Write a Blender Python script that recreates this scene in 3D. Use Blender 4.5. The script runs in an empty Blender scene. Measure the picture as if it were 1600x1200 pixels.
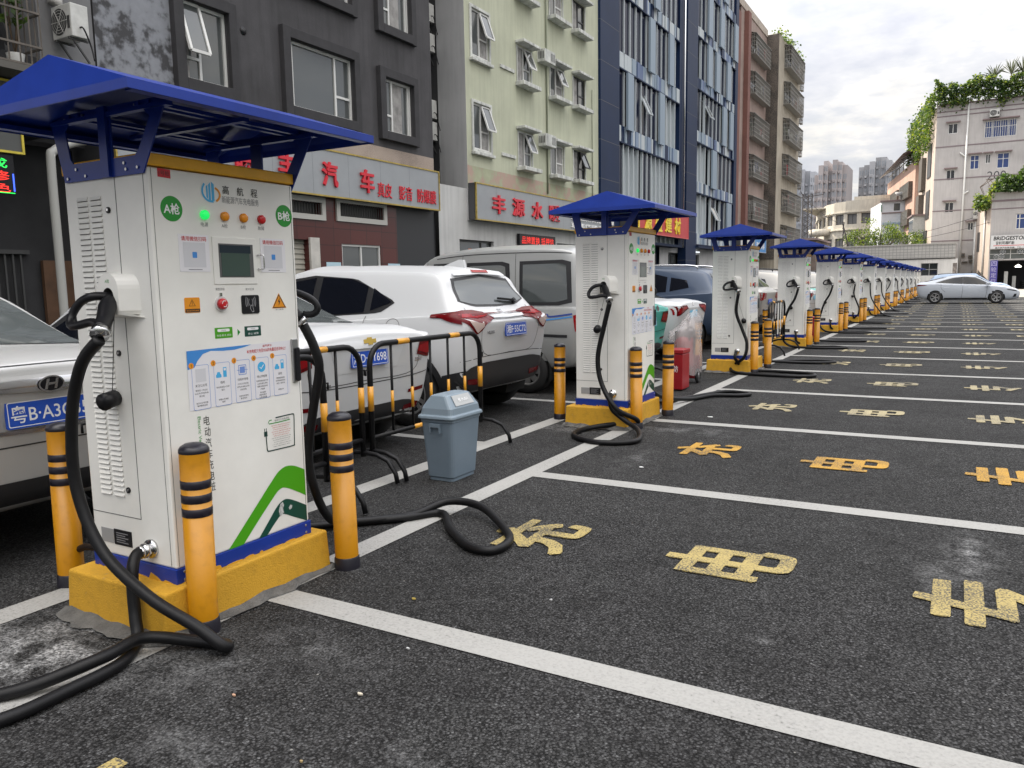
import bpy, bmesh, math, random
from mathutils import Vector, Matrix
from mathutils.bvhtree import BVHTree
R = math.radians
random.seed(7)
scene = bpy.context.scene
COL = scene.collection

# ------------------------------------------------------------------ camera
YAW, PITCH, ROLL, EYE = R(29.6486), R(7.2295), R(-1.0026), 1.3895
fw = Vector((-math.sin(YAW)*math.cos(PITCH), math.cos(YAW)*math.cos(PITCH), -math.sin(PITCH)))
rt = Vector((math.cos(YAW), math.sin(YAW), 0)); up = rt.cross(fw)
r2 = rt*math.cos(ROLL)+up*math.sin(ROLL); u2 = up*math.cos(ROLL)-rt*math.sin(ROLL)
cam = bpy.data.cameras.new('camera'); camo = bpy.data.objects.new('camera', cam); COL.objects.link(camo)
mw = Matrix((r2, u2, -fw)).transposed().to_4x4(); mw.translation = (0, 0, EYE)
camo.matrix_world = mw
cam.sensor_width = 36; cam.lens = 36*1220.84/1600; cam.clip_start = .05; cam.clip_end = 3000
scene.camera = camo

# ------------------------------------------------------------------ light
SUN_EL, SUN_DIR = R(50), Vector((-.93, .37, 0)).normalized()      # towards the sun: left, a little ahead
w = bpy.data.worlds.new('World'); scene.world = w; w.use_nodes = True
nt = w.node_tree; nt.nodes.clear(); N = nt.nodes.new; L = nt.links.new
out = N('ShaderNodeOutputWorld'); bg = N('ShaderNodeBackground'); bg.inputs[1].default_value = .092
sky = N('ShaderNodeTexSky'); sky.sky_type = 'NISHITA'; sky.sun_disc = False
sky.sun_elevation = SUN_EL; sky.sun_rotation = math.atan2(SUN_DIR.x, SUN_DIR.y); sky.dust_density = 3.0; sky.air_density = 1.0
tc = N('ShaderNodeTexCoord'); sep = N('ShaderNodeSeparateXYZ'); L(tc.outputs['Generated'], sep.inputs[0])
def mth(op, a, b=None):
    n = N('ShaderNodeMath'); n.operation = op
    for i, v in enumerate((a, b)):
        if v is None: continue
        if isinstance(v, (int, float)): n.inputs[i].default_value = v
        else: L(v, n.inputs[i])
    return n.outputs[0]
zc = mth('ADD', mth('MAXIMUM', sep.outputs[2], 0.0), .16)
cmb = N('ShaderNodeCombineXYZ'); L(mth('DIVIDE', sep.outputs[0], zc), cmb.inputs[0]); L(mth('DIVIDE', sep.outputs[1], zc), cmb.inputs[1])
def noise(scale, detail, rough=.55, vec=cmb.outputs[0]):
    n = N('ShaderNodeTexNoise'); n.inputs['Scale'].default_value = scale; n.inputs['Detail'].default_value = detail
    n.inputs['Roughness'].default_value = rough; L(vec, n.inputs['Vector']); return n.outputs[0]
def ramp(fac, *st):
    n = N('ShaderNodeValToRGB'); L(fac, n.inputs[0]); e = n.color_ramp.elements
    while len(e) < len(st): e.new(.5)
    for el, (p, c) in zip(e, st): el.position = p; el.color = (*c, 1) if len(c) == 3 else c
    return n.outputs[0]
cl = mth('ADD', mth('MULTIPLY', noise(.75, 7, .6), .7), mth('MULTIPLY', noise(2.2, 5), .3))
mask = ramp(cl, (.32, (.42,)*3), (.54, (1,)*3))
ccol = ramp(noise(1.3, 6, .62), (.36, (6.5, 6.7, 7.5)), (.5, (8.6, 8.6, 8.8)), (.60, (12.0, 11.3, 10.3)))
mix = N('ShaderNodeMix'); mix.data_type = 'RGBA'; L(mask, mix.inputs[0]); L(sky.outputs[0], mix.inputs[6]); L(ccol, mix.inputs[7])
zup = mth('MAXIMUM', sep.outputs[2], 0.0); vault = mth('ADD', mth('MULTIPLY', mth('MULTIPLY', zup, zup), 2.6), .58)
vm = N('ShaderNodeVectorMath'); vm.operation = 'SCALE'; L(mix.outputs[2], vm.inputs[0]); L(vault, vm.inputs['Scale'])
L(vm.outputs[0], bg.inputs[0]); L(bg.outputs[0], out.inputs[0])
sl = bpy.data.lights.new('sun', 'SUN'); sl.energy = 5; sl.angle = R(.6); sl.color = (1, .90, .76)
so = bpy.data.objects.new('sun', sl); COL.objects.link(so)
sd = Vector((SUN_DIR.x*math.cos(SUN_EL), SUN_DIR.y*math.cos(SUN_EL), math.sin(SUN_EL)))
so.rotation_euler = sd.to_track_quat('Z', 'Y').to_euler()
scene.view_settings.view_transform = 'Standard'; scene.view_settings.look = 'None'
scene.view_settings.exposure = .85; scene.view_settings.gamma = 1
scene.cycles.max_bounces = 8; scene.cycles.use_denoising = True

# ------------------------------------------------------------------ materials
MATS = {}
def M(name, col, rough=.5, metal=0, spec=.5, coat=0, var=0, vscale=3, bump=0, bscale=60, emit=None, alpha=1, trans=0, var2=None, streak=0):
    if name in MATS: return MATS[name]
    m = bpy.data.materials.new(name); m.use_nodes = True; t = m.node_tree; b = t.nodes['Principled BSDF']
    I = b.inputs
    I['Base Color'].default_value = (*col, 1); I['Roughness'].default_value = rough; I['Metallic'].default_value = metal
    I['Specular IOR Level'].default_value = spec; I['Coat Weight'].default_value = coat; I['Coat Roughness'].default_value = .06
    I['Alpha'].default_value = alpha; I['Transmission Weight'].default_value = trans
    if emit: I['Emission Color'].default_value = (*col, 1); I['Emission Strength'].default_value = emit
    if var or bump:
        g = t.nodes.new('ShaderNodeNewGeometry')
        def nz(s, d=6):
            n = t.nodes.new('ShaderNodeTexNoise'); n.inputs['Scale'].default_value = s; n.inputs['Detail'].default_value = d
            n.inputs['Roughness'].default_value = .62; t.links.new(g.outputs['Position'], n.inputs['Vector']); return n.outputs[0]
        if var:
            r = t.nodes.new('ShaderNodeValToRGB'); t.links.new(nz(vscale), r.inputs[0])
            c2 = var2 or tuple(max(0, c*(1-var)) for c in col); c1 = tuple(min(1, c*(1+var*.35)) for c in col)
            r.color_ramp.elements[0].position = .33; r.color_ramp.elements[0].color = (*c2, 1)
            r.color_ramp.elements[1].position = .62; r.color_ramp.elements[1].color = (*c1, 1)
            last = r.outputs[0]
            if streak:
                mp = t.nodes.new('ShaderNodeMapping'); mp.inputs['Scale'].default_value = (7, 7, .5); t.links.new(g.outputs['Position'], mp.inputs[0])
                n2 = t.nodes.new('ShaderNodeTexNoise'); n2.inputs['Scale'].default_value = 1; n2.inputs['Detail'].default_value = 6; t.links.new(mp.outputs[0], n2.inputs['Vector'])
                r3 = t.nodes.new('ShaderNodeValToRGB'); t.links.new(n2.outputs[0], r3.inputs[0]); r3.color_ramp.elements[0].position = .34; r3.color_ramp.elements[0].color = (*[1-streak]*3, 1); r3.color_ramp.elements[1].position = .56
                mu = t.nodes.new('ShaderNodeMix'); mu.data_type = 'RGBA'; mu.blend_type = 'MULTIPLY'; mu.inputs[0].default_value = 1; t.links.new(last, mu.inputs[6]); t.links.new(r3.outputs[0], mu.inputs[7]); last = mu.outputs[2]
            t.links.new(last, I['Base Color'])
        if bump:
            bp = t.nodes.new('ShaderNodeBump'); bp.inputs['Strength'].default_value = bump; bp.inputs['Distance'].default_value = .01
            t.links.new(nz(bscale), bp.inputs['Height']); t.links.new(bp.outputs[0], I['Normal'])
    MATS[name] = m; return m

def worn(name, col, under, amount, scale=90, rough=.75, big=2.0, bump=.35):
    """a painted coat with fine specks and patches of what lies under it"""
    m = bpy.data.materials.new(name); m.use_nodes = True; t = m.node_tree; b = t.nodes['Principled BSDF']; b.inputs['Roughness'].default_value = rough
    g = t.nodes.new('ShaderNodeNewGeometry')
    def nz(s, d=5):
        n = t.nodes.new('ShaderNodeTexNoise'); n.inputs['Scale'].default_value = s; n.inputs['Detail'].default_value = d
        t.links.new(g.outputs['Position'], n.inputs['Vector']); return n.outputs[0]
    def ma(op, a, c):
        n = t.nodes.new('ShaderNodeMath'); n.operation = op
        for i, v in enumerate((a, c)):
            if isinstance(v, (int, float)): n.inputs[i].default_value = v
            else: t.links.new(v, n.inputs[i])
        return n.outputs[0]
    f = ma('ADD', ma('MULTIPLY', nz(scale, 3), .62), ma('MULTIPLY', nz(big, 6), .38))
    r = t.nodes.new('ShaderNodeValToRGB'); e = r.color_ramp.elements
    e[0].position = amount-.05; e[0].color = (*under, 1); e[1].position = amount+.05; e[1].color = (*[c*.86 for c in col], 1)
    x = e.new(min(.99, amount+.2)); x.color = (*col, 1)
    t.links.new(f, r.inputs[0]); t.links.new(r.outputs[0], b.inputs['Base Color'])
    bp = t.nodes.new('ShaderNodeBump'); bp.inputs['Strength'].default_value = bump; bp.inputs['Distance'].default_value = .006
    t.links.new(nz(140, 3), bp.inputs['Height']); t.links.new(bp.outputs[0], b.inputs['Normal'])
    MATS[name] = m; return m

def asphalt():
    m = bpy.data.materials.new('asphalt'); m.use_nodes = True; t = m.node_tree; b = t.nodes['Principled BSDF']
    b.inputs['Roughness'].default_value = .9; b.inputs['Specular IOR Level'].default_value = .22
    g = t.nodes.new('ShaderNodeNewGeometry'); P = g.outputs['Position']
    def nz(s, d=5, ro=.6):
        n = t.nodes.new('ShaderNodeTexNoise'); n.inputs['Scale'].default_value = s; n.inputs['Detail'].default_value = d; n.inputs['Roughness'].default_value = ro
        t.links.new(P, n.inputs['Vector']); return n.outputs[0]
    def ma(op, a, c, clamp=False):
        n = t.nodes.new('ShaderNodeMath'); n.operation = op; n.use_clamp = clamp
        for i, v in enumerate((a, c)):
            if isinstance(v, (int, float)): n.inputs[i].default_value = v
            else: t.links.new(v, n.inputs[i])
        return n.outputs[0]
    def rp(f, *st):
        r = t.nodes.new('ShaderNodeValToRGB'); e = r.color_ramp.elements; t.links.new(f, r.inputs[0])
        while len(e) < len(st): e.new(.5)
        for el, (p, c) in zip(e, st): el.position = p; el.color = (*c, 1)
        return r.outputs[0]
    def mx(f, a, c, mode='MIX'):
        n = t.nodes.new('ShaderNodeMix'); n.data_type = 'RGBA'; n.blend_type = mode
        for i, v in ((0, f), (6, a), (7, c)):
            if isinstance(v, (int, float)): n.inputs[i].default_value = v
            elif isinstance(v, tuple): n.inputs[i].default_value = (*v, 1)
            else: t.links.new(v, n.inputs[i])
        return n.outputs[2]
    v = t.nodes.new('ShaderNodeTexVoronoi'); v.inputs['Scale'].default_value = 112; t.links.new(P, v.inputs['Vector'])
    stone = rp(v.outputs['Color'], (.0, (.014, .014, .0145)), (.5, (.036, .0355, .035)), (.9, (.080, .080, .081)), (1, (.15, .15, .15)))
    v2 = t.nodes.new('ShaderNodeTexVoronoi'); v2.inputs['Scale'].default_value = 190; t.links.new(P, v2.inputs['Vector'])
    fine = rp(v2.outputs['Color'], (0, (.55,)*3), (.6, (1,)*3), (1, (1.7,)*3))
    base = mx(1.0, stone, fine, 'MULTIPLY')
    gap = rp(v.outputs['Distance'], (.0, (1.1,)*3), (.42, (1,)*3), (.72, (.16,)*3))
    base = mx(1.0, base, gap, 'MULTIPLY')
    base = mx(1.0, base, rp(nz(.55, 6), (.3, (.72,)*3), (.7, (1.25,)*3)), 'MULTIPLY')
    base = mx(1.0, base, rp(nz(2.6, 7, .7), (.30, (.62,)*3), (.46, (1,)*3), (.75, (1.18,)*3)), 'MULTIPLY')
    # pale cement dust and scuffs left round the chargers and here and there on the bays
    sp = t.nodes.new('ShaderNodeSeparateXYZ'); t.links.new(P, sp.inputs[0])
    def blob(x, y, rx, ry):
        a = ma('DIVIDE', ma('SUBTRACT', sp.outputs[0], x), rx); c = ma('DIVIDE', ma('SUBTRACT', sp.outputs[1], y), ry)
        return ma('SUBTRACT', 1.0, ma('SQRT', ma('ADD', ma('MULTIPLY', a, a), ma('MULTIPLY', c, c)), 0), True)
    s = None
    for x, y, rx, ry, k in ((-3.05, 1.6, .62, .42, 2.0), (-2.40, 1.8, .42, .26, .5), (-2.15, 2.12, .5, .16, .38), (-1.95, 1.42, .36, .12, .45), (-2.2, 7.1, .7, .3, .6), (-2.15, 5.75, .16, .5, .42), (-3.2, 6.8, .7, .3, 1.0), (.12, 4.4, .17, .5, 1.15), (-.02, 4.0, .12, .3, .8), (-1.30, 1.75, .22, .12, .40), (-1.05, 1.6, .12, .08, .6), (-2.9, 2.9, .5, .3, .4), (-.6, 3.0, .12, .06, .5)):
        q = ma('MULTIPLY', blob(x, y, rx, ry), k); s = q if s is None else ma('MAXIMUM', s, q)
    dust = ma('MULTIPLY', ma('ADD', s, .05), ma('MULTIPLY', rp(nz(7, 8, .72), (.42, (0,)*3), (.72, (1,)*3)), rp(nz(70, 3), (.38, (.1,)*3), (.62, (1,)*3))), True)
    base = mx(dust, base, (.42, .42, .42))
    fl = t.nodes.new('ShaderNodeTexVoronoi'); fl.inputs['Scale'].default_value = 5.5; t.links.new(P, fl.inputs['Vector'])
    base = mx(rp(fl.outputs['Distance'], (.0, (.9,)*3), (.018, (.8,)*3), (.03, (0,)*3)), base, (.30, .29, .27))
    t.links.new(base, b.inputs['Base Color'])
    bp = t.nodes.new('ShaderNodeBump'); bp.inputs['Strength'].default_value = .9; bp.inputs['Distance'].default_value = .006
    t.links.new(ma('ADD', ma('MULTIPLY', v.outputs['Distance'], -1.0), ma('MULTIPLY', nz(160, 2), .5)), bp.inputs['Height'])
    t.links.new(bp.outputs[0], b.inputs['Normal']); return m

ASPH = asphalt()
CONC = M('concrete_sunlit', (.25, .235, .21), .85, var=.35, vscale=.5, bump=.3, bscale=30)
LINE = worn('line_paint', (.33, .325, .308), (.13, .128, .12), .355, 80, big=1.4)
YEL_ROAD2 = worn('stencil_paint_fresh', (.50, .275, .03), (.08, .06, .035), .455, 110, big=3)
YEL_ROAD3 = worn('stencil_paint_faded', (.42, .355, .20), (.09, .085, .075), .47, 110, big=3)
YEL_ROAD = worn('stencil_paint', (.42, .325, .115), (.06, .055, .045), .475, 110, big=3)
WHITE = M('cabinet_white', (.80, .79, .75), .34, var=.09, vscale=2.2)
WHITE_SIDE = WHITE
BLUE = M('canopy_blue', (.010, .036, .27), .36, spec=.35, var=.14, vscale=6)
BAND = M('band_yellow', (.82, .41, .012), .45, var=.12, vscale=8)
BOLL = worn('bollard_yellow', (.50, .215, .003), (.20, .12, .04), .30, 26, .38, big=5, bump=.06)
BLK = M('black_plastic', (.009, .009, .011), .38, spec=.3)
RUB = M('cable_rubber', (.007, .007, .008), .45, spec=.25, var=.3, vscale=9, bump=.1)
CHROME = M('chrome', (.62, .62, .63), .18, 1)
STEEL = M('brushed_steel', (.5, .5, .5), .35, 1)
SEAM = M('seam_dark', (.10, .10, .10), .7)
PLINTH = worn('plinth_yellow', (.56, .30, .018), (.30, .29, .27), .315, 28, big=6, bump=.6)
MORTAR = M('mortar', (.115, .112, .106), .9, var=.4, vscale=12, bump=.8, bscale=70)
PAPER = M('paper', (.74, .73, .76), .45)
PRED = M('print_red', (.50, .015, .02), .45); PBLK = M('print_black', (.015, .015, .015), .45)
PGRN = M('print_green', (.008, .26, .02), .42); PGRN2 = M('print_leaf_green', (.06, .33, .005), .42); PDGR = M('print_dark_green', (.003, .058, .040), .42)
PBLU = M('print_blue', (.05, .24, .62), .45); PSKY = M('print_sky', (.06, .40, .72), .45); PORG = M('print_orange', (.75, .28, .01), .45); PWHT = M('print_white', (.8, .8, .8), .45)
PGRY = M('print_grey', (.2, .2, .21), .5); PLIN = M('print_line', (.16, .27, .60), .5)
GLASS = M('window_glass', (.085, .092, .092), .04, spec=.9)
DGLASS = M('dark_glass', (.012, .014, .018), .05, spec=.7)

# ------------------------------------------------------------------ builders
def cr(p0, p1, p2, p3, t):
    return .5*((2*p1)+(p2-p0)*t+(2*p0-5*p1+4*p2-p3)*t*t+(3*p1-p0-3*p2+p3)*t**3)
def smooth(pts, n=6):
    pts = [Vector(p) for p in pts]; o = []
    for i in range(len(pts)-1):
        a = pts[max(0, i-1)]; d = pts[min(len(pts)-1, i+2)]
        o += [cr(a, pts[i], pts[i+1], d, k/n) for k in range(n)]
    return o+[pts[-1]]
class MB:
    def __init__(s, *mats): s.v = []; s.f = []; s.mi = []; s.m = 0; s.mats = list(mats); s.sm = []; s.smooth = False
    def mat(s, m):
        if m not in s.mats: s.mats.append(m)
        s.m = s.mats.index(m); return s
    def add(s, vs, fs):
        o = len(s.v); s.v += [tuple(x) for x in vs]
        for f in fs: s.f.append([o+i for i in f]); s.mi.append(s.m); s.sm.append(s.smooth)
        return s
    def hexa(s, c): return s.add(c, [(0, 3, 2, 1), (4, 5, 6, 7), (0, 1, 5, 4), (1, 2, 6, 5), (2, 3, 7, 6), (3, 0, 4, 7)])
    def box(s, x0, x1, y0, y1, z0, z1):
        return s.hexa([(x0, y0, z0), (x1, y0, z0), (x1, y1, z0), (x0, y1, z0), (x0, y0, z1), (x1, y0, z1), (x1, y1, z1), (x0, y1, z1)])
    def pbox(s, P, a0, a1, z0, z1, d0, d1):
        return s.hexa([P(a0, z0, d0), P(a1, z0, d0), P(a1, z0, d1), P(a0, z0, d1), P(a0, z1, d0), P(a1, z1, d0), P(a1, z1, d1), P(a0, z1, d1)])
    def prect(s, P, a0, a1, z0, z1, d): return s.add([P(a0, z0, d), P(a1, z0, d), P(a1, z1, d), P(a0, z1, d)], [(0, 1, 2, 3)])
    def poly(s, P, pts, d0, d1):
        n = len(pts); vs = [P(a, z, d0) for a, z in pts]+[P(a, z, d1) for a, z in pts]
        return s.add(vs, [list(range(n))[::-1], list(range(n, 2*n))]+[(i, (i+1) % n, n+(i+1) % n, n+i) for i in range(n)])
    def disc(s, P, a, z, r, d0, d1, n=20): return s.poly(P, [(a+r*math.cos(k*2*math.pi/n), z+r*math.sin(k*2*math.pi/n)) for k in range(n)], d0, d1)
    def tube(s, pts, r, n=8, close=False, caps=True):
        pts = [Vector(p) for p in pts]; k = len(pts); rs = r if isinstance(r, (list, tuple)) else [r]*k
        old = s.smooth; s.smooth = True; vs = []; u = None
        for i, p in enumerate(pts):
            a = pts[(i-1) % k] if close or i else p; b = pts[(i+1) % k] if close or i < k-1 else p
            t = (b-a).normalized()
            if u is None: u = t.orthogonal().normalized()
            else:
                u = u-t*u.dot(t)
                u = u.normalized() if u.length > 1e-6 else t.orthogonal().normalized()
            w_ = t.cross(u)
            vs += [p+(u*math.cos(j*2*math.pi/n)+w_*math.sin(j*2*math.pi/n))*rs[i] for j in range(n)]
        fs = [(i*n+j, i*n+(j+1) % n, ((i+1) % k)*n+(j+1) % n, ((i+1) % k)*n+j) for i in range(k if close else k-1) for j in range(n)]
        if caps and not close: fs += [list(range(n))[::-1], list(range((k-1)*n, k*n))]
        s.add(vs, fs); s.smooth = old; return s
    def bar(s, p, q, w_, h=None, upv=(0, 0, 1)):
        p = Vector(p); q = Vector(q); t = (q-p).normalized(); u = Vector(upv); u = u-t*u.dot(t)
        u = (u.normalized() if u.length > 1e-4 else t.orthogonal().normalized())*(h or w_)/2; b = t.cross(u).normalized()*w_/2
        return s.hexa([p-u-b, p-u+b, p+u+b, p+u-b, q-u-b, q-u+b, q+u+b, q+u-b])
    def lathe(s, cx, cy, prof, n=24):
        old = s.smooth; s.smooth = True
        vs = [(cx+r*math.cos(j*2*math.pi/n), cy+r*math.sin(j*2*math.pi/n), z) for r, z in prof for j in range(n)]
        fs = [(i*n+j, i*n+(j+1) % n, (i+1)*n+(j+1) % n, (i+1)*n+j) for i in range(len(prof)-1) for j in range(n)]
        s.add(vs, fs); s.smooth = old; return s
    def text(s, body, P, a, z, w_=None, h=None, d=0.0, depth=0.0, bold=0.0, rot=0):
        """lettering centred on (a, z) of the plane P, fitted to w_ x h"""
        vs, fs = glyphs(body, bool(depth), bold)
        x0 = min(v[0] for v in vs); x1 = max(v[0] for v in vs); y0 = min(v[1] for v in vs); y1 = max(v[1] for v in vs)
        sx = w_/(x1-x0) if w_ else h/(y1-y0); sy = h/(y1-y0) if h else w_/(x1-x0)
        o = []
        for x, y, zz in vs:
            x = (x-(x0+x1)/2)*sx; y = (y-(y0+y1)/2)*sy
            if rot: x, y = y, -x
            o.append(P(a+x, z+y, d+(depth if zz > 0 else 0)))
        return s.add(o, fs)
    def build(s, name, parent=None, world=False, bevel=0, seg=2, solid=False, auto=None):
        me = bpy.data.meshes.new(name); me.from_pydata(s.v, [], s.f)
        for m in s.mats: me.materials.append(m)
        me.polygons.foreach_set('material_index', s.mi); me.polygons.foreach_set('use_smooth', s.sm)
        me.update()
        o = bpy.data.objects.new(name, me); COL.objects.link(o)
        if parent:
            o.parent = parent
            if world and not parent.parent: o.location = -parent.location
        if bevel:
            b = o.modifiers.new('bevel', 'BEVEL'); b.width = bevel; b.segments = seg; b.limit_method = 'ANGLE'; b.angle_limit = R(50)
        return o
_gl = {}
def glyphs(body, ext, bold):
    k = (body, ext, bold)
    if k in _gl: return _gl[k]
    cu = bpy.data.curves.new('lettering', 'FONT'); cu.body = body; cu.size = 1; cu.extrude = .02 if ext else 0; cu.offset = bold; cu.resolution_u = 3
    o = bpy.data.objects.new('lettering', cu); COL.objects.link(o); bpy.context.view_layer.update()
    me = bpy.data.meshes.new_from_object(o.evaluated_get(bpy.context.evaluated_depsgraph_get()))
    r = ([tuple(v.co) for v in me.vertices], [list(p.vertices) for p in me.polygons])
    bpy.data.objects.remove(o); bpy.data.curves.remove(cu); bpy.data.meshes.remove(me)
    _gl[k] = r; return r
def tag(o, label=None, cat=None, group=None, kind=None):
    if label: o['label'] = label
    if cat: o['category'] = cat
    if group: o['group'] = group
    if kind: o['kind'] = kind
    return o
def thing(name, label, cat, loc=(0, 0, 0), group=None):
    o = bpy.data.objects.new(name, None); COL.objects.link(o); o.location = loc; o.empty_display_size = .2
    return tag(o, label, cat, group)
def copy_tree(o, parent=None, loc=None, label=None, skip=()):
    c = o.copy(); COL.objects.link(c); c.parent = parent
    if loc is not None: c.location = loc
    if label: c['label'] = label
    for ch in o.children:
        if ch.name.split('.')[0] not in skip: copy_tree(ch, c)
    return c
def PX(X0, sgn=1): return lambda a, z, d: (X0+d*sgn, a, z)
def PYn(Y0): return lambda a, z, d: (a, Y0-d, z)
def ground_plane(a, z, d): return (a, z, d)
ORD = ['first', 'second', 'third', 'fourth', 'fifth', 'sixth', 'seventh', 'eighth', 'ninth', 'tenth', 'eleventh', 'twelfth', 'thirteenth', 'fourteenth', 'fifteenth']

# ------------------------------------------------------------------ ground and painted markings
g = MB(ASPH); g.add([(-400, -60, 0), (400, -60, 0), (400, 900, 0), (-400, 900, 0)], [(0, 1, 2, 3)])
tag(g.build('ground'), 'dark grey asphalt of the car park', 'ground', kind='structure')
def strip(name, x0, x1, y0, y1, label, grp, z=.004):
    m = MB(LINE); n = max(2, int(max(x1-x0, y1-y0)/.25))
    for i in range(n):
        if x1-x0 > y1-y0: xa = x0+(x1-x0)*i/n; xb = x0+(x1-x0)*(i+1)/n; m.add([(xa, y0, z), (xb, y0, z), (xb, y1, z), (xa, y1, z)], [(0, 1, 2, 3)])
        else: ya = y0+(y1-y0)*i/n; yb = y0+(y1-y0)*(i+1)/n; m.add([(x0, ya, z), (x1, ya, z), (x1, yb, z), (x0, yb, z)], [(0, 1, 2, 3)])
    return tag(m.build(name), label, 'road marking', grp, 'structure')
strip('front_row_marking', -2.785, -2.63, -3, 75, 'long white line running past the front of the chargers', None)
strip('rear_row_marking', -3.62, -3.455, -3, 75, 'long white line behind the chargers where the parked cars end', None)
for k in range(23):
    y = 2.44+2.535*k
    strip('bay_marking', -2.63, 3.4, y-.075, y+.075, 'white line between two charging bays', 'bay lines')
for k in range(-1, 12):
    y = 3.28+2.5*k
    strip('rear_bay_marking', -8.8, -3.62, y-.06, y+.06, 'white line between the parked cars', 'rear bay lines')
m = MB(CONC); m.add([(-2.3, 62, .003), (14, 62, .003), (14, 99.5, .003), (-2.3, 99.5, .003)], [(0, 1, 2, 3)]); tag(m.build('sunlit_pavement'), 'pale concrete sheet lightened for the sunlit ground before the tyre shop', 'road', kind='structure')  # pale sheet added so the sunlit stretch of ground shows bright
rp = lambda a, z, d: (-z, a, d)      # characters stand with their heads towards the chargers
for k in range(20):
    yc = (1.03 if k == 0 else 1.22+2.535*k)
    m = MB(YEL_ROAD if k < 2 else YEL_ROAD2 if k == 2 else YEL_ROAD3); j = random.Random(k)
    for ch, x, w_, h in (('充', 1.95, .48, .47), ('电', .945, .41, .58), ('专', -.20, .50, .60), ('用', -1.3, .48, .58)):
        if k > 1: x -= .23
        jx, jy = j.uniform(-.04, .04), j.uniform(-.03, .03)
        for q, (ox, oy) in enumerate(((0, 0), (.018, 0), (-.018, 0), (0, .014), (0, -.014), (.015, .012), (-.015, .012), (.015, -.012), (-.015, -.012))): m.text(ch, rp, yc+jx+ox, x+jy+oy, w_, h, d=.0045+.0004*q)
    tag(m.build('bay_lettering'), 'yellow stencilled characters 充电专用 painted on a charging bay', 'road lettering', 'stencilled bay words', 'structure')

# ------------------------------------------------------------------ charger (local frame: front near bottom corner at the origin, front faces +X)
W_, D_ = .751, .54
FP = lambda a, z, d: (d, a, z)                 # front face
SP = lambda a, z, d: (a, -d, z)                # near side face
SP2 = lambda a, z, d: (a, W_+d, z)             # far side face
def rrect(x0, x1, z0, z1, r, n=4):
    o = []
    for cx, cz, a0 in ((x1-r, z1-r, 0), (x0+r, z1-r, 90), (x0+r, z0+r, 180), (x1-r, z0+r, 270)):
        o += [(cx+r*math.cos(R(a0+90*k/n)), cz+r*math.sin(R(a0+90*k/n))) for k in range(n+1)]
    return o
def ring(m, P, pts, t, d):
    """thin outline along a closed polyline"""
    n = len(pts)
    cx = sum(p[0] for p in pts)/n; cz = sum(p[1] for p in pts)/n
    hx = max(abs(p[0]-cx) for p in pts); hz = max(abs(p[1]-cz) for p in pts)
    inn = [(cx+(x-cx)*(1-t/hx), cz+(z-cz)*(1-t/hz)) for x, z in pts]
    m.add([P(x, z, d) for x, z in pts]+[P(x, z, d) for x, z in inn], [(i, (i+1) % n, n+(i+1) % n, n+i) for i in range(n)])
def stroke(m, P, pts, t, d, n=6, crv=True):
    pts = [Vector((a, z, 0)) for a, z in pts]
    if crv: pts = smooth(pts, n)
    l, r_ = [], []
    for i, p in enumerate(pts):
        q = (pts[min(i+1, len(pts)-1)]-pts[max(i-1, 0)]).normalized(); nn = Vector((-q.y, q.x, 0))*t/2
        l.append(P(p.x+nn.x, p.y+nn.y, d)); r_.append(P(p.x-nn.x, p.y-nn.y, d))
    k = len(pts); m.add(l+r_, [(i, i+1, k+i+1, k+i) for i in range(k-1)])

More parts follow.
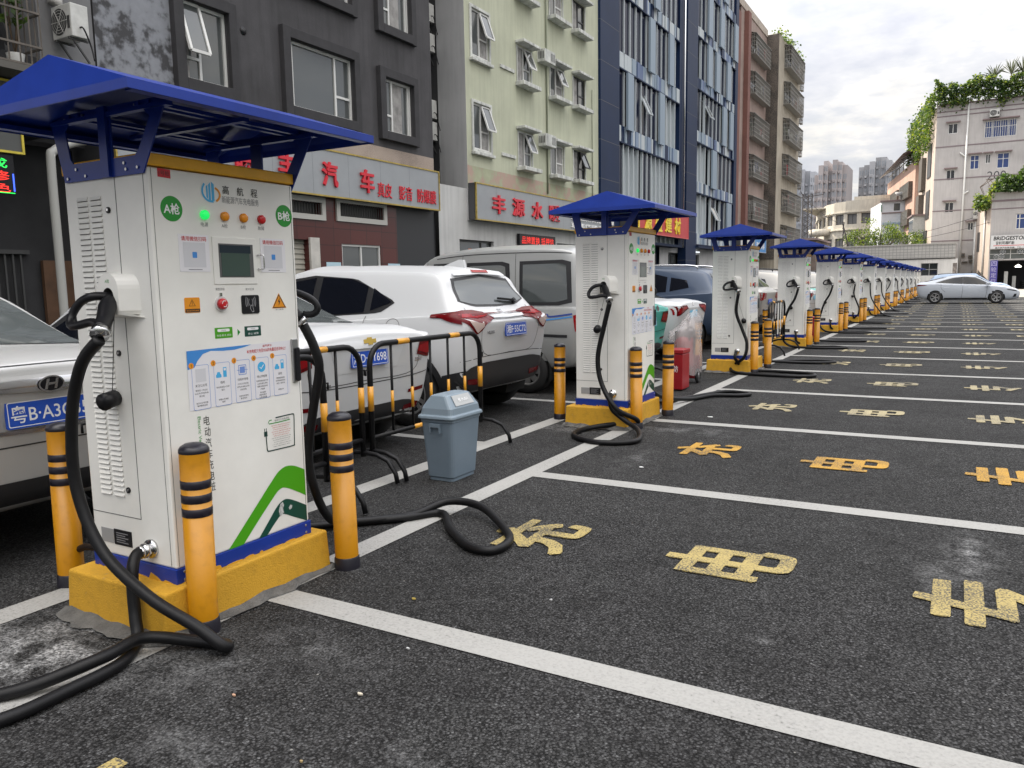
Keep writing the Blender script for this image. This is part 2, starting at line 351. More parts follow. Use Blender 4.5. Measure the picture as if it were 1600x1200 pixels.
def make_charger(full=True):
    root = thing('charging_station', '', 'charger', (0, 0, 0), 'charging cabinets in a row')
    c = MB(WHITE); c.box(-D_, 0, 0, W_, .262, 1.864); c.build('cabinet', root, bevel=.008)
    s = MB(SEAM)
    for sp in (SP, SP2):
        s.pbox(sp, -.206, -.203, .446, 1.86, 0, .0012); s.pbox(sp, -.535, -.203, .444, .447, 0, .0012); s.pbox(sp, -.030, -.028, .27, 1.86, 0, .0012)
    s.pbox(FP, .013, .0145, .27, 1.86, 0, .0012); s.pbox(FP, W_-.016, W_-.0145, .27, 1.86, 0, .0012)
    s.build('door_seam', root)
    b = MB(BAND); b.box(-D_-.006, .008, -.006, W_+.006, 1.868, 1.916); b.build('top_band', root, bevel=.006)
    k = MB(BLUE); k.box(-D_-.006, .006, -.006, W_+.006, .199, .262)
    k.mat(STEEL)
    for a in (.03, W_-.03): k.disc(FP, a, .247, .006, .006, .010, 8); k.disc(FP, a, .213, .006, .006, .010, 8)
    k.build('skirt', root, bevel=.003)
    dr = MB(M('paint_drip', (.56, .30, .018), .5)); rnd = random.Random(5); a = .02
    while a < .72:
        l = rnd.uniform(.02, .10); h = rnd.uniform(.004, .016)*(1 if rnd.random() < .6 else .4)
        dr.poly(FP, [(a, .199), (a+l, .199), (a+l*.9, .199+h), (a+l*.5, .199+h*1.3), (a+l*.1, .199+h*.7)], .006, .0075)
        dr.poly(SP, [(-a*.7, .199), (-a*.7-l, .199), (-a*.7-l*.8, .199+h*1.8), (-a*.7-l*.3, .199+h)], .006, .0075); a += l+rnd.uniform(.0, .05)
    dr.build('paint_drip', root)
    # louvred side panels
    for sp in (SP, SP2):
        lv = MB(WHITE); hole = M('louvre_slit', (.10, .10, .10), .8)
        for i in range(57):
            z = 1.768-.0219*i
            for a0, a1 in ((-.46, -.386), (-.372, -.298)):
                lv.mat(WHITE); lv.add([sp(a0, z+.006, .0005), sp(a1, z+.006, .0005), sp(a1-.003, z-.009, .007), sp(a0+.003, z-.009, .007)], [(0, 1, 2, 3)])
                lv.add([sp(a0, z+.006, .0005), sp(a0+.003, z-.009, .007), sp(a0+.003, z-.010, .0005)], [(0, 1, 2)]); lv.add([sp(a1, z+.006, .0005), sp(a1-.003, z-.009, .007), sp(a1-.003, z-.010, .0005)], [(0, 1, 2)])
                lv.mat(hole); lv.add([sp(a0+.002, z-.0092, .001), sp(a1-.002, z-.0092, .001), sp(a1-.002, z-.0118, .001), sp(a0+.002, z-.0118, .001)], [(0, 1, 2, 3)])
        lv.build('louvre_panel', root)
        for zz, a in ((1.714, -.256), (1.14, -.262), (.563, -.272)):
            l = MB(BLK); l.disc(sp, a, zz, .0125, 0, .006, 14); l.mat(CHROME); l.disc(sp, a+.002, zz+.001, .006, .006, .010, 10); l.build('cam_lock', root)
    pl = MB(M('plate_grey', (.30, .30, .30), .4)); pl.pbox(SP, -.485, -.40, .314, .376, 0, .002); pl.mat(BLK); pl.pbox(SP, -.395, -.277, .312, .380, 0, .003)
    pl.mat(PGRY)
    for i in range(5): pl.pbox(SP, -.38, -.30-.02*(i % 2), .323+.01*i, .327+.01*i, .003, .0035)
    pl.build('rating_plate', root)
    # plug holsters, plugs and dust caps, both sides
    for sp, kk in ((SP, 0), (SP2, 1)):
        h = MB(WHITE)
        arch = [(-.286, 1.30), (-.286, 1.40)]+[(-.222+.064*math.cos(R(180-15*i)), 1.40+.064*math.sin(R(180-15*i))) for i in range(1, 12)]+[(-.158, 1.40), (-.158, 1.315), (-.168, 1.30)]
        inn = [(-.256, 1.30), (-.256, 1.372)]+[(-.222+.034*math.cos(R(180-15*i)), 1.372+.034*math.sin(R(180-15*i))) for i in range(1, 12)]+[(-.188, 1.372), (-.188, 1.315), (-.188, 1.30)]
        n = len(arch); h.smooth = False
        h.add([sp(a, z, .055) for a, z in arch]+[sp(a, z, .055) for a, z in inn], [(i, i+1, n+i+1, n+i) for i in range(n-1)])
        back = [(a*1.0+(.06 if a > -.2 else .0), z) for a, z in arch]
        h.add([sp(a, z, .055) for a, z in arch]+[sp(a, z, 0) for a, z in back], [(i, i+1, n+i+1, n+i) for i in range(n-1)])
        h.add([sp(-.168, 1.30, .055), sp(-.158, 1.315, .055), sp(-.10, 1.285, 0), sp(-.075, 1.285, 0), sp(-.286, 1.30, .055), sp(-.286, 1.285, 0)], [(0, 1, 3, 2), (0, 2, 5, 4)])
        h.mat(SEAM); h.add([sp(a, z, .004) for a, z in inn], [list(range(n))]); h.add([sp(a, z, .055) for a, z in inn]+[sp(a, z, .004) for a, z in inn], [(i, i+1, n+i+1, n+i) for i in range(n-1)])
        h.mat(PGRN); h.text('A枪' if kk == 0 else 'B枪', sp, -.222, 1.432, h=.016, d=.0556)
        h.build('plug_holster', root)
    def plug(sp, body0, body1, loop):
        p = MB(BLK); p.tube([sp(*q) for q in body0], [.034, .036, .034, .031, .030, .034], 12); p.build_parent = None
        o = p.build('charging_plug', root)
        l = MB(BLK); l.tube(smooth([sp(*q) for q in loop], 4), .017, 8); l.build('plug_handle', o)
        e = MB(CHROME); e.tube([sp(*q) for q in body1], .035, 14); e.build('plug_collar', o)
    plug(SP, [(-.222, 1.352, .0), (-.215, 1.350, .05), (-.19, 1.325, .085), (-.155, 1.285, .12), (-.130, 1.255, .15), (-.117, 1.243, .165)],
         [(-.117, 1.243, .165), (-.104, 1.228, .18)], [(-.222, 1.372, .05), (-.255, 1.372, .10), (-.305, 1.350, .12), (-.335, 1.300, .14), (-.315, 1.262, .16), (-.26, 1.262, .165), (-.19, 1.275, .15), (-.13, 1.262, .155)])
    plug(SP2, [(-.222, 1.352, .0), (-.215, 1.350, .05), (-.19, 1.325, .085), (-.165, 1.285, .115), (-.150, 1.255, .14), (-.142, 1.240, .15)],
         [(-.142, 1.240, .15), (-.134, 1.222, .165)], [(-.222, 1.372, .05), (-.20, 1.375, .11), (-.15, 1.37, .15), (-.09, 1.335, .19), (-.07, 1.29, .205), (-.09, 1.262, .19), (-.13, 1.262, .165)])
    gl = MB(CHROME); gl.tube([SP(-.147, .33, 0), SP(-.147, .33, .012)], .040, 16); gl.tube([SP(-.147, .33, .012), SP(-.147, .33, .045)], .031, 6); gl.tube([SP(-.147, .33, .045), SP(-.147, .328, .06)], .027, 16)
    gl.build('cable_gland', root); gl = MB(CHROME); gl.tube([SP2(-.147, .33, 0), SP2(-.147, .33, .06)], .031, 12); gl.build('cable_gland', root)
    # canopy: hipped blue sheet roof on two side brackets
    x0, x1, y0, y1, ze, zr, xr = -.655, .385, -.33, .885, 2.036, 2.212, -.075
    r = MB(BLUE)
    def roof(dz, ins):
        X0, X1, Y0, Y1 = x0+ins, x1-ins, y0+ins, y1-ins
        return [(X0, Y0, ze+.032+dz), (X1, Y0, ze+.032+dz), (X1, Y1, ze+.032+dz), (X0, Y1, ze+.032+dz), (xr, y0+.03+ins, zr+dz), (xr, y1-.03-ins, zr+dz)]
    top = roof(0, 0); bot = roof(-.004, .003)
    tf = [(1, 2, 5, 4), (3, 0, 4, 5), (0, 1, 4), (2, 3, 5)]
    r.add(top, tf); r.add(bot, [f[::-1] for f in tf])
    for a, b_ in ((0, 1), (1, 2), (2, 3), (3, 0)):
        A, B = Vector(top[a]), Vector(top[b_]); r.hexa([A+Vector((0, 0, -.032)), B+Vector((0, 0, -.032)), Vector(bot[b_])+Vector((0, 0, -.03)), Vector(bot[a])+Vector((0, 0, -.03)), A, B, Vector(bot[b_]), Vector(bot[a])])
    r.build('canopy', root)
    f = MB(BLUE)
    for a in (-.46, -.40, -.02, .04): f.box(a, a+.022, -.02, W_+.02, 2.085, 2.10)
    for y in (-.02, .34, W_-.012): f.box(-.57, .16, y, y+.03, 2.068, 2.084)
    f.box(-.64, -.60, -.3, .86, ze+.002, ze+.02); f.box(.33, .37, -.3, .86, ze+.002, ze+.02)
    f.build('canopy_frame', root)
    for sp in (SP, SP2):
        k = MB(BLUE)
        bx0, bx1, tx0, tx1, zb, zt = -.515, -.012, -.588, .155, 1.838, 2.105
        outer = [(bx0, zb), (bx1, zb), (tx1, zt), (tx0, zt)]
        def lerp(z, s_): t = (z-zb)/(zt-zb); return (bx0+(tx0-bx0)*t) if s_ == 0 else (bx1+(tx1-bx1)*t)
        zw0, zw1 = 1.908, 2.072; mid0, mid1 = -.262, -.190
        d0, d1 = .004, .010
        k.poly(sp, [(bx0, zb), (bx1, zb), (lerp(zw0, 1), zw0), (lerp(zw0, 0), zw0)], d0, d1)
        k.poly(sp, [(lerp(zw1, 0), zw1), (lerp(zw1, 1), zw1), (tx1, zt), (tx0, zt)], d0, d1)
        k.poly(sp, [(lerp(zw0, 0), zw0), (lerp(zw0, 0)+.085, zw0), (lerp(zw0, 0)+.067, zw0+.02), (lerp(zw1, 0)+.09, zw1-.03), (lerp(zw1, 0)+.12, zw1), (lerp(zw1, 0), zw1)], d0, d1)
        k.poly(sp, [(lerp(zw0, 1), zw0), (lerp(zw1, 1), zw1), (lerp(zw1, 1)-.12, zw1), (lerp(zw1, 1)-.085, zw1-.03), (lerp(zw0, 1)-.06, zw0+.02), (lerp(zw0, 1)-.085, zw0)], d0, d1)
        k.pbox(sp, mid0, mid1, zw0, zw1, d0, d1); k.pbox(sp, mid0+.012, mid1-.012, zb, zt, d1, .024)
        k.mat(STEEL)
        for a, z in ((-.49, 1.852), (-.37, 1.855), (-.11, 1.86), (-.04, 1.862), (-.43, 1.885), (-.12, 1.884), (-.48, 2.085), (-.36, 2.09), (-.03, 2.09)): k.disc(sp, a, z, .006, d1, .015, 8)
        k.build('canopy_bracket', root)
    # ---- front: lamps, screen, notices, lettering
    for i, (a, mt, tx) in enumerate(((.247, M('lamp_green', (.01, .62, .10), .25, emit=.55), '电源'), (.349, M('lamp_amber', (.78, .27, .01), .25), 'A枪'), (.450, M('lamp_amber', (.78, .27, .01), .25), 'B枪'), (.550, M('lamp_red', (.55, .012, .015), .25), '故障'))):
        o = MB(mt); o.tube([FP(a, 1.697, 0), FP(a, 1.697, .012), FP(a, 1.697, .017), FP(a, 1.697, .0185)], [.0195, .0195, .016, .008], 16); ob = o.build('indicator_lamp', root)
        t_ = MB(PGRY); t_.text(tx, FP, a, 1.659, h=.018, d=.0012); t_.build('lamp_caption', ob)
    o = MB(WHITE)
    o.poly(FP, rrect(.277, .511, 1.413, 1.611, .004), 0, .004); fr = o.build('screen_frame', root, bevel=.002)
    o = MB(SEAM); o.pbox(FP, .306, .492, 1.442, 1.584, .004, .0046); o.build('screen_recess', fr)
    o = MB(M('screen_glass', (.055, .085, .075), .12, spec=.6)); o.pbox(FP, .318, .47, 1.447, 1.545, .0046, .006); o.mat(M('screen_dark', (.02, .03, .045), .15)); o.pbox(FP, .312, .478, 1.545, 1.578, .0046, .0055); o.build('screen', fr)
    o = MB(CHROME); o.tube(smooth([FP(.516, 1.54, .004), FP(.534, 1.54, .02), FP(.536, 1.51, .022), FP(.534, 1.48, .02), FP(.516, 1.48, .004)], 4), .0035, 8); o.build('screen_handle', fr)
    for a0, a1 in ((.115, .262), (.539, .686)):
        q = MB(PAPER); q.pbox(FP, a0, a1, 1.465, 1.615, 0, .0015); q.mat(PRED); q.text('请用微信扫码', FP, (a0+a1)/2, 1.598, w_=.122, h=.019, d=.002, bold=.012)
        q.mat(M('notice_blank', (.60, .60, .63), .5)); q.prect(FP, a0+.02, a1-.02, 1.483, 1.583, .002)
        q.mat(PBLU); q.poly(FP, rrect((a0+a1)/2-.011, (a0+a1)/2+.011, 1.521, 1.545, .003), .002, .0025)
        q.mat(PGRY); q.prect(FP, a0+.04, a1-.04, 1.4725, 1.4755, .002); q.build('scan_notice', root)
    for a, t in ((.095, 'A枪'), (.691, 'B枪')):
        q = MB(PGRN); q.disc(FP, a, 1.711 if a < .3 else 1.722, .0495, 0, .0015, 36); q.mat(PWHT); q.text(t, FP, a, 1.711 if a < .3 else 1.722, w_=.074, h=.044, d=.002, bold=.018); q.build('plug_sign', root)
    # company mark and name
    q = MB(PSKY)
    q.poly(FP, [(.293, 1.835), (.306, 1.826), (.306, 1.757), (.293, 1.757)], 0, .0012); q.poly(FP, [(.278, 1.822), (.288, 1.832), (.288, 1.757), (.278, 1.760)], 0, .0012)
    q.poly(FP, [(.266, 1.815), (.274, 1.821), (.274, 1.765), (.266, 1.770)], 0, .0012)
    stroke(q, FP, [(.258, 1.825), (.248, 1.806), (.247, 1.786), (.257, 1.768), (.275, 1.757), (.30, 1.755)], .009, .0014)
    q.mat(PORG); stroke(q, FP, [(.311, 1.812), (.328, 1.800), (.334, 1.784), (.327, 1.768), (.314, 1.757)], .009, .0014)
    q.mat(PBLK)
    for i, ch in enumerate('高航程'): q.text(ch, FP, .366+.077*i, 1.808, h=.036, d=.0014, bold=.01)
    q.mat(PGRY); q.text('新能源汽车充电服务', FP, .4435, 1.768, w_=.20, h=.030, d=.0014); q.build('company_name', root)
    q = MB(PORG); q.poly(FP, rrect(.124, .198, 1.299, 1.361, .006), 0, .0014); q.mat(PBLK); q.poly(FP, [(.126, 1.301), (.196, 1.301), (.196, 1.315), (.126, 1.315)], .0014, .0017)
    ring(q, FP, [(.144, 1.326), (.176, 1.326), (.160, 1.354)], .003, .0018); q.prect(FP, .1588, .1612, 1.335, 1.346, .0018); q.prect(FP, .1588, .1612, 1.330, 1.333, .0018); q.mat(PORG); q.text('高压危险请勿触碰', FP, .161, 1.308, w_=.06, h=.007, d=.0019); q.build('warning_label', root)
    q = MB(M('stop_clear', (.60, .60, .60), .15)); q.disc(FP, .305, 1.331, .032, 0, .006, 26); q.mat(M('stop_red', (.52, .012, .02), .3)); q.tube([FP(.303, 1.331, .006), FP(.303, 1.331, .018), FP(.303, 1.331, .024), FP(.303, 1.331, .026)], [.023, .023, .02, .012], 20)
    q.mat(PWHT); stroke(q, FP, [(.290, 1.331), (.297, 1.343), (.309, 1.343)], .003, .0265); stroke(q, FP, [(.316, 1.331), (.309, 1.320), (.297, 1.320)], .003, .0265); q.mat(CHROME); q.pbox(FP, .299, .311, 1.363, 1.378, 0, .006); q.build('emergency_stop', root)
    q = MB(PGRY); q.text('紧急按钮', FP, .305, 1.3935, h=.011, d=.0012); q.text('刷卡区域', FP, .465, 1.391, h=.011, d=.0012); q.build('control_caption', root)
    q = MB(BLK); q.poly(FP, rrect(.414, .512, 1.284, 1.365, .009), 0, .004); q.mat(M('reader_print', (.35, .35, .36), .5))
    for k in (.012, .020, .028):
        for sg in (-1, 1): stroke(q, FP, [(.463+sg*(k-.004), 1.342+k*.55), (.463+sg*k, 1.333), (.463+sg*(k-.004), 1.324-k*.35)], .0024, .0045, 4)
    ring(q, FP, [(.462, 1.323), (.474, 1.318), (.480, 1.292), (.470, 1.290), (.458, 1.306)], .003, .0045); q.build('card_reader', root)
    q = MB(PORG); q.poly(FP, [(.589, 1.302), (.676, 1.302), (.633, 1.370)], 0, .0012); q.mat(PBLK); ring(q, FP, [(.592, 1.304), (.673, 1.304), (.633, 1.367)], .007, .0016)
    q.poly(FP, [(.636, 1.350), (.626, 1.331), (.632, 1.331), (.629, 1.312), (.640, 1.335), (.634, 1.335)], .0012, .0018); q.mat(PGRY); q.text('当心触电', FP, .633, 1.296, w_=.05, h=.006, d=.0012); q.build('shock_label', root)
    q = MB(PGRN2); q.pbox(FP, .264, .356, 1.186, 1.231, 0, .0012); q.mat(PDGR); q.pbox(FP, .423, .515, 1.184, 1.229, 0, .0012); q.mat(PGRN); q.poly(FP, [(.384, 1.192), (.398, 1.206), (.384, 1.220)], 0, .0012)
    q.mat(PWHT); q.poly(FP, rrect(.277, .341, 1.213, 1.225, .005), .0012, .0016); q.poly(FP, rrect(.437, .501, 1.211, 1.223, .005), .0012, .0016)
    q.text('充值 刷卡 启动', FP, .310, 1.198, w_=.075, h=.009, d=.0016); q.text('停止 结算', FP, .470, 1.196, w_=.06, h=.009, d=.0016); q.mat(PGRY); q.text('充电开始', FP, .309, 1.219, h=.006, d=.0019); q.text('充电结束', FP, .469, 1.217, h=.006, d=.0019); q.build('instruction_label', root)
    # five step poster
    q = MB(PAPER); q.add([FP(.114, .898, .0015), FP(.672, .905, .0015), FP(.688, 1.150, .0015), FP(.116, 1.145, .0015)], [(0, 1, 2, 3)])
    q.mat(PBLU); q.add([FP(a, z, .002) for a, z in [(.116, 1.145), (.1158, 1.068), (.150, 1.075), (.166, 1.10), (.195, 1.127), (.235, 1.137), (.30, 1.132), (.36, 1.132), (.42, 1.140), (.455, 1.148)]], [list(range(10))])
    q.mat(PRED); q.text('温馨提示', FP, .545, 1.136, w_=.055, h=.010, d=.002, bold=.01); q.text('本充电桩只充至95%的电量后自动停止!', FP, .541, 1.117, w_=.23, h=.017, d=.002, bold=.01)
    T5 = [('关注公众号', ('微信扫一扫关注', '公众号,开始充电', '更方便'), ('关注公众号可查', '询余额和记录')), ('插枪', ('将充电枪插入车辆', '插口'), ('请确认充电枪', '插紧')), ('扫码并充电', ('打开公众号扫码', '选择充电枪,点击', '启动充电'), ('启动后请等待', '握手完成')), ('停止并结算', ('充电完成后在手机', '上点击停止充电', '或刷卡结束充电', '并结算'), ('请先结算', '再拔枪离开', '以免误扣费')), ('拔枪', ('将枪放回枪座', '并把线缆挂好,', '祝您一路平安'), ('谢谢合作',))]
    for i, (hd, b1, b2) in enumerate(T5):
        a0 = .134+.1095*i; a1 = a0+.086; z1 = 1.083+.001*i; z0 = z1-.186; c = (a0+a1)/2
        q.mat(PLIN); ring(q, FP, rrect(a0, a1, z0, z1, .008, 3), .0016, .002)
        q.mat(PORG); q.disc(FP, a0, z1, .0125, .0015, .0025, 18); q.mat(PBLK); q.text(str(i+1), FP, a0, z1, h=.013, d=.003)
        q.text(hd, FP, c, z1-.085, w_=min(.058, .012*len(hd)), h=.0115, d=.002)
        for j, t in enumerate(b1): q.text(t, FP, c, z1-.105-.0125*j, w_=.0085*len(t), h=.0078, d=.002)
        for j, t in enumerate(b2): q.text(t, FP, c, z1-.158-.011*j, w_=.0085*len(t), h=.0075, d=.002)
        q.mat(PSKY)
        if i in (1, 4):
            q.poly(FP, rrect(c-.032, c-.004, z1-.064, z1-.050, .004), .0015, .002); q.poly(FP, [(c-.028, z1-.05), (c-.008, z1-.05), (c-.012, z1-.040), (c-.024, z1-.040)], .0015, .002); q.pbox(FP, c+.006, c+.024, z1-.064, z1-.022, .0015, .002)
            q.mat(PAPER); q.prect(FP, c+.009, c+.021, z1-.036, z1-.026, .0023)
        if i == 2:
            q.mat(PLIN); q.pbox(FP, c-.014, c+.014, z1-.058, z1-.030, .0015, .002); ring(q, FP, rrect(c-.022, c+.022, z1-.066, z1-.022, .004), .003, .002); q.pbox(FP, c-.030, c+.030, z1-.0455, z1-.0435, .0015, .0021)
        if i == 3:
            q.disc(FP, c, z1-.043, .023, .0015, .002, 24); q.mat(PWHT); stroke(q, FP, [(c-.011, z1-.043), (c-.003, z1-.051), (c+.012, z1-.034)], .004, .0024, crv=False)
        if i == 0:
            q.mat(M('notice_blank', (.60, .60, .63), .5)); q.prect(FP, a0+.018, a1-.016, z1-.070, z1-.016, .002)
    q.build('step_poster', root)
    q = MB(PBLK)
    for i, ch in enumerate('电动汽车充电桩'): q.text(ch, FP, .1925+.0014*i, .848-.0475*i, w_=.029, h=.040, d=.0012)
    q.mat(PGRN); q.text('Electric Vehicle Charging', FP, .154, .745, w_=.25, h=.020, d=.0012, rot=1); q.build('vertical_lettering', root)
    q = MB(M('cord_print', (.004, .035, .028), .45)); stroke(q, FP, [(.572, .800), (.660, .802), (.680, .801), (.687, .792), (.684, .72), (.681, .660), (.674, .651), (.60, .651), (.528, .652), (.516, .655), (.512, .665), (.510, .725)], .0055, .0014, 5)
    q.pbox(FP, .499, .518, .723, .745, 0, .0016); q.pbox(FP, .502, .505, .745, .760, 0, .0014); q.pbox(FP, .512, .515, .745, .760, 0, .0014)
    q.mat(PGRN); stroke(q, FP, [(.548, .793), (.534, .793), (.528, .785), (.532, .777), (.60, .777), (.66, .779)], .004, .0014, 4, False); q.mat(PGRY); q.text('电动汽车充电须知', FP, .61, .788, w_=.09, h=.011, d=.0014)
    for i in range(11):
        q.mat(PRED if i < 6 else PGRY); q.text(('使用前请检查充电接口', '请勿淋湿插头', '严禁非专业人员打开', '请勿在雷雨时使用', '充电时请勿移动车辆', '请确认枪头插紧后启动', '结束后请放回枪座', '如遇故障请按急停', '充电车位请勿占用', '儿童请勿靠近', '谢谢配合')[i], FP, .602, .765-.0098*i, w_=.12-.012*(i % 3), h=.0042, d=.0014)
    q.build('cord_notice', root)
    # green swooshes
    q = MB(PGRN2)
    def band(m, outer, inner, n=9):
        o_ = smooth([Vector((a, z, 0)) for a, z in outer], n); i_ = smooth([Vector((a, z, 0)) for a, z in inner], n); k = len(o_)
        m.add([FP(p.x, p.y, .0012) for p in o_]+[FP(p.x, p.y, .0012) for p in i_], [(i, i+1, k+i+1, k+i) for i in range(k-1)])
    band(q, [(.262, .264), (.42, .41), (.545, .525), (.585, .552), (.625, .561), (.675, .551), (.738, .520)], [(.345, .264), (.45, .36), (.545, .442), (.572, .459), (.600, .463), (.65, .442), (.738, .392)])
    q.mat(PDGR); band(q, [(.432, .264), (.49, .322), (.545, .378), (.575, .398), (.61, .405), (.66, .386), (.738, .343)], [(.482, .264), (.52, .298), (.56, .330), (.578, .338), (.60, .334), (.66, .303), (.738, .265)])
    q.mat(M('chipped_print', (.5, .51, .50), .6, var=.5, vscale=90)); q.add([FP(a, z, .0016) for a, z in [(.560, .36), (.572, .392), (.588, .396), (.594, .38), (.586, .366), (.592, .345), (.578, .337), (.566, .332)]], [list(range(8))]); q.add([FP(a, z, .0016) for a, z in [(.622, .36), (.634, .372), (.645, .366), (.642, .352), (.628, .348)]], [list(range(5))])
    q.build('green_swoosh', root)
    q = MB(STEEL); q.pbox(FP, .690, .728, .952, 1.156, 0, .012); q.mat(BLK); q.poly(FP, rrect(.702, .726, .956, 1.115, .008), .012, .024); q.build('door_handle', root, bevel=.003)
    return root

def num_tag(root, n):
    q = MB(M('tag_red', (.55, .02, .03), .5)); q.add([FP(.042, 1.829, .0012), FP(.100, 1.827, .0012), FP(.100, 1.860, .0012), FP(.042, 1.863, .0012)], [(0, 1, 2, 3)])
    q.mat(PBLK); q.text('%d号桩' % n, FP, .071, 1.845, w_=.046, h=.018, d=.0016); q.build('number_tag', root)

def cable(root, pts, n=7, r=.0235, collar=None):
    c = MB(RUB); c.tube(smooth(pts, n), r, 10); o = c.build('charging_cable', root)
    return o
X0c, Y0c, PITCHc, NCH = -2.7144, 1.9823, 5.0, 15
def loc(pts): return [(x-X0c, y-Y0c, z) for x, y, z in pts]
station = make_charger()
SMALL = ('scan_notice', 'warning_label', 'instruction_label', 'control_caption', 'step_poster', 'vertical_lettering', 'cord_notice', 'shock_label', 'company_name', 'paint_drip', 'cam_lock', 'door_seam', 'rating_plate', 'emergency_stop', 'indicator_lamp', 'plug_sign')
CA1 = loc([(-2.818, 1.80, 1.21), (-2.925, 1.785, 1.11), (-3.005, 1.78, .905), (-3.018, 1.78, .62), (-2.90, 1.79, .375), (-2.66, 1.81, .222), (-2.47, 1.865, .12), (-2.372, 1.905, .045), (-2.405, 1.945, .026), (-2.53, 1.905, .03), (-2.655, 1.775, .07), (-2.635, 1.60, .075), (-2.72, 1.41, .04), (-2.80, 1.30, .026), (-2.90, 1.16, .026), (-2.88, 1.02, .026), (-2.74, 1.05, .026), (-2.62, 1.23, .026), (-2.605, 1.45, .028), (-2.63, 1.66, .026), (-2.74, 1.80, .03), (-2.79, 1.835, .10), (-2.815, 1.85, .19), (-2.83, 1.865, .275), (-2.853, 1.90, .325), (-2.861, 1.94, .33)])
CB1 = loc([(-2.85, 2.90, 1.21), (-2.815, 2.93, 1.10), (-2.805, 2.95, .98), (-2.86, 2.95, .77), (-2.91, 2.95, .52), (-2.90, 2.98, .32), (-2.95, 3.12, .14), (-3.03, 3.33, .045), (-2.90, 3.50, .03), (-2.77, 3.66, .035), (-2.657, 3.848, .08), (-2.43, 3.86, .075), (-2.143, 3.66, .03), (-2.03, 3.50, .026), (-2.035, 3.34, .026), (-2.18, 3.34, .026), (-2.43, 3.54, .026), (-2.655, 3.775, .026), (-2.80, 3.60, .026), (-3.04, 3.36, .026), (-3.2, 3.10, .06), (-3.05, 2.86, .22), (-2.90, 2.80, .32), (-2.861, 2.79, .33)])
C2A = [(-.104, -.18, 1.21), (-.165, -.17, .99), (-.232, -.165, .69), (-.19, -.17, .44), (-.03, -.20, .22), (.10, -.02, .10), (.06, .04, .035), (-.10, -.10, .05), (-.30, -.33, .026), (-.25, -.66, .026), (.06, -.84, .026), (.34, -.66, .026), (.22, -.28, .045), (.05, -.16, .10), (-.09, -.15, .20), (-.12, -.13, .29), (-.147, -.06, .33)]
C2B = [(-.134, W_+.165, 1.22), (-.09, .97, 1.05), (-.16, .98, .75), (-.20, 1.0, .45), (-.16, 1.25, .16), (.0, 1.85, .035), (.18, 2.3, .03), (.46, 2.45, .026), (.53, 2.62, .026), (.22, 2.72, .026), (.06, 2.30, .028), (-.1, 1.9, .026), (-.25, 1.35, .06), (-.2, .93, .26), (-.147, W_+.06, .33)]
C3A = [(-.104, -.18, 1.21), (-.137, -.16, .93), (-.05, -.15, .68), (.03, -.17, .46), (-.01, -.18, .25), (-.22, -.05, .10), (-.12, -.25, .035), (.25, -.35, .026), (.75, -.40, .026), (1.0, -.25, .026), (.85, .05, .026), (.35, .15, .03), (-.02, .03, .06), (-.13, -.17, .22), (-.14, -.14, .31), (-.147, -.06, .33)]
C3B = [(-.134, W_+.165, 1.22), (-.12, .95, 1.0), (-.18, .97, .7), (-.15, 1.02, .4), (-.05, 1.3, .1), (.35, 1.6, .03), (.8, 1.65, .026), (1.05, 1.85, .026), (.7, 2.05, .026), (.2, 1.8, .026), (-.1, 1.4, .04), (-.17, .95, .25), (-.147, W_+.06, .33)]
C4A = [(-.104, -.18, 1.21), (-.17, -.17, 1.0), (-.27, -.18, .82), (-.36, -.17, .55), (-.40, -.19, .25), (-.25, -.22, .06), (.1, -.3, .026), (.62, -.28, .026), (.85, -.1, .026), (.6, .12, .026), (.15, .1, .03), (-.1, -.12, .12), (-.13, -.14, .26), (-.147, -.06, .33)]
C7A = [(-.104, -.18, 1.21), (-.10, -.18, 1.0), (-.05, -.22, .7), (.12, -.30, .4), (.35, -.38, .12), (.55, -.35, .026), (.62, -.15, .026), (.3, .02, .026), (0, -.1, .06), (-.12, -.14, .22), (-.147, -.06, .33)]
def dust_cap(root, a, z):
    q = MB(BLK); q.tube([SP(a, z, .01), SP(a+.02, z-.01, .075)], [.034, .036], 14); q.tube([SP(a+.002, z+.03, .02), SP(-.2, 1.30, .05)], .0016, 4); q.build('plug_dust_cap', root)
dust_cap(station, -.30, .955)
names = ['nearest of the row', 'second nearest of the row']
def charger_label(k):
    if k == 0: return 'tall white charging cabinet with blue canopy, largest and nearest of the row'
    if k == NCH-1: return 'last small charging cabinet in the row, beside the white saloon'
    return 'white charging cabinet with blue canopy, %s counting from the nearest one' % ORD[k]
CABLES = {0: (CA1, CB1), 1: (C2A, C2B), 2: (C3A, C3B), 3: (C4A, C3B), 4: (C4A, C3B), 5: (C3A, None), 6: (C7A, C3B), 7: (C7A, None)}
CAPS = {1: (-.30, .96), 2: (-.06, .80), 3: (-.27, .83), 4: (-.3, .8), 5: (-.2, .85)}
cabproto = {}
for k in range(NCH):
    if k == 0: st = station
    else: st = copy_tree(station, None, (0, 0, 0), skip=('charging_cable', 'number_tag', 'plug_dust_cap')+(SMALL if k >= 6 else ()))
    st.location = (X0c, Y0c+PITCHc*k, 0); st['label'] = charger_label(k)
for k in range(NCH):
    st = [o for o in COL.objects if o.name.startswith('charging_station') and abs(o.location.y-(Y0c+PITCHc*k)) < .01][0]
    if k < 5: num_tag(st, k+1)
    if k in CAPS: dust_cap(st, *CAPS[k])
    a, b = CABLES.get(k, (C7A if k % 2 else C4A, None))
    for pts in (a, b):
        if pts is None: continue
        key = id(pts)
        if key in cabproto: c = cabproto[key].copy(); COL.objects.link(c); c.parent = st
        else: cabproto[key] = cable(st, pts)
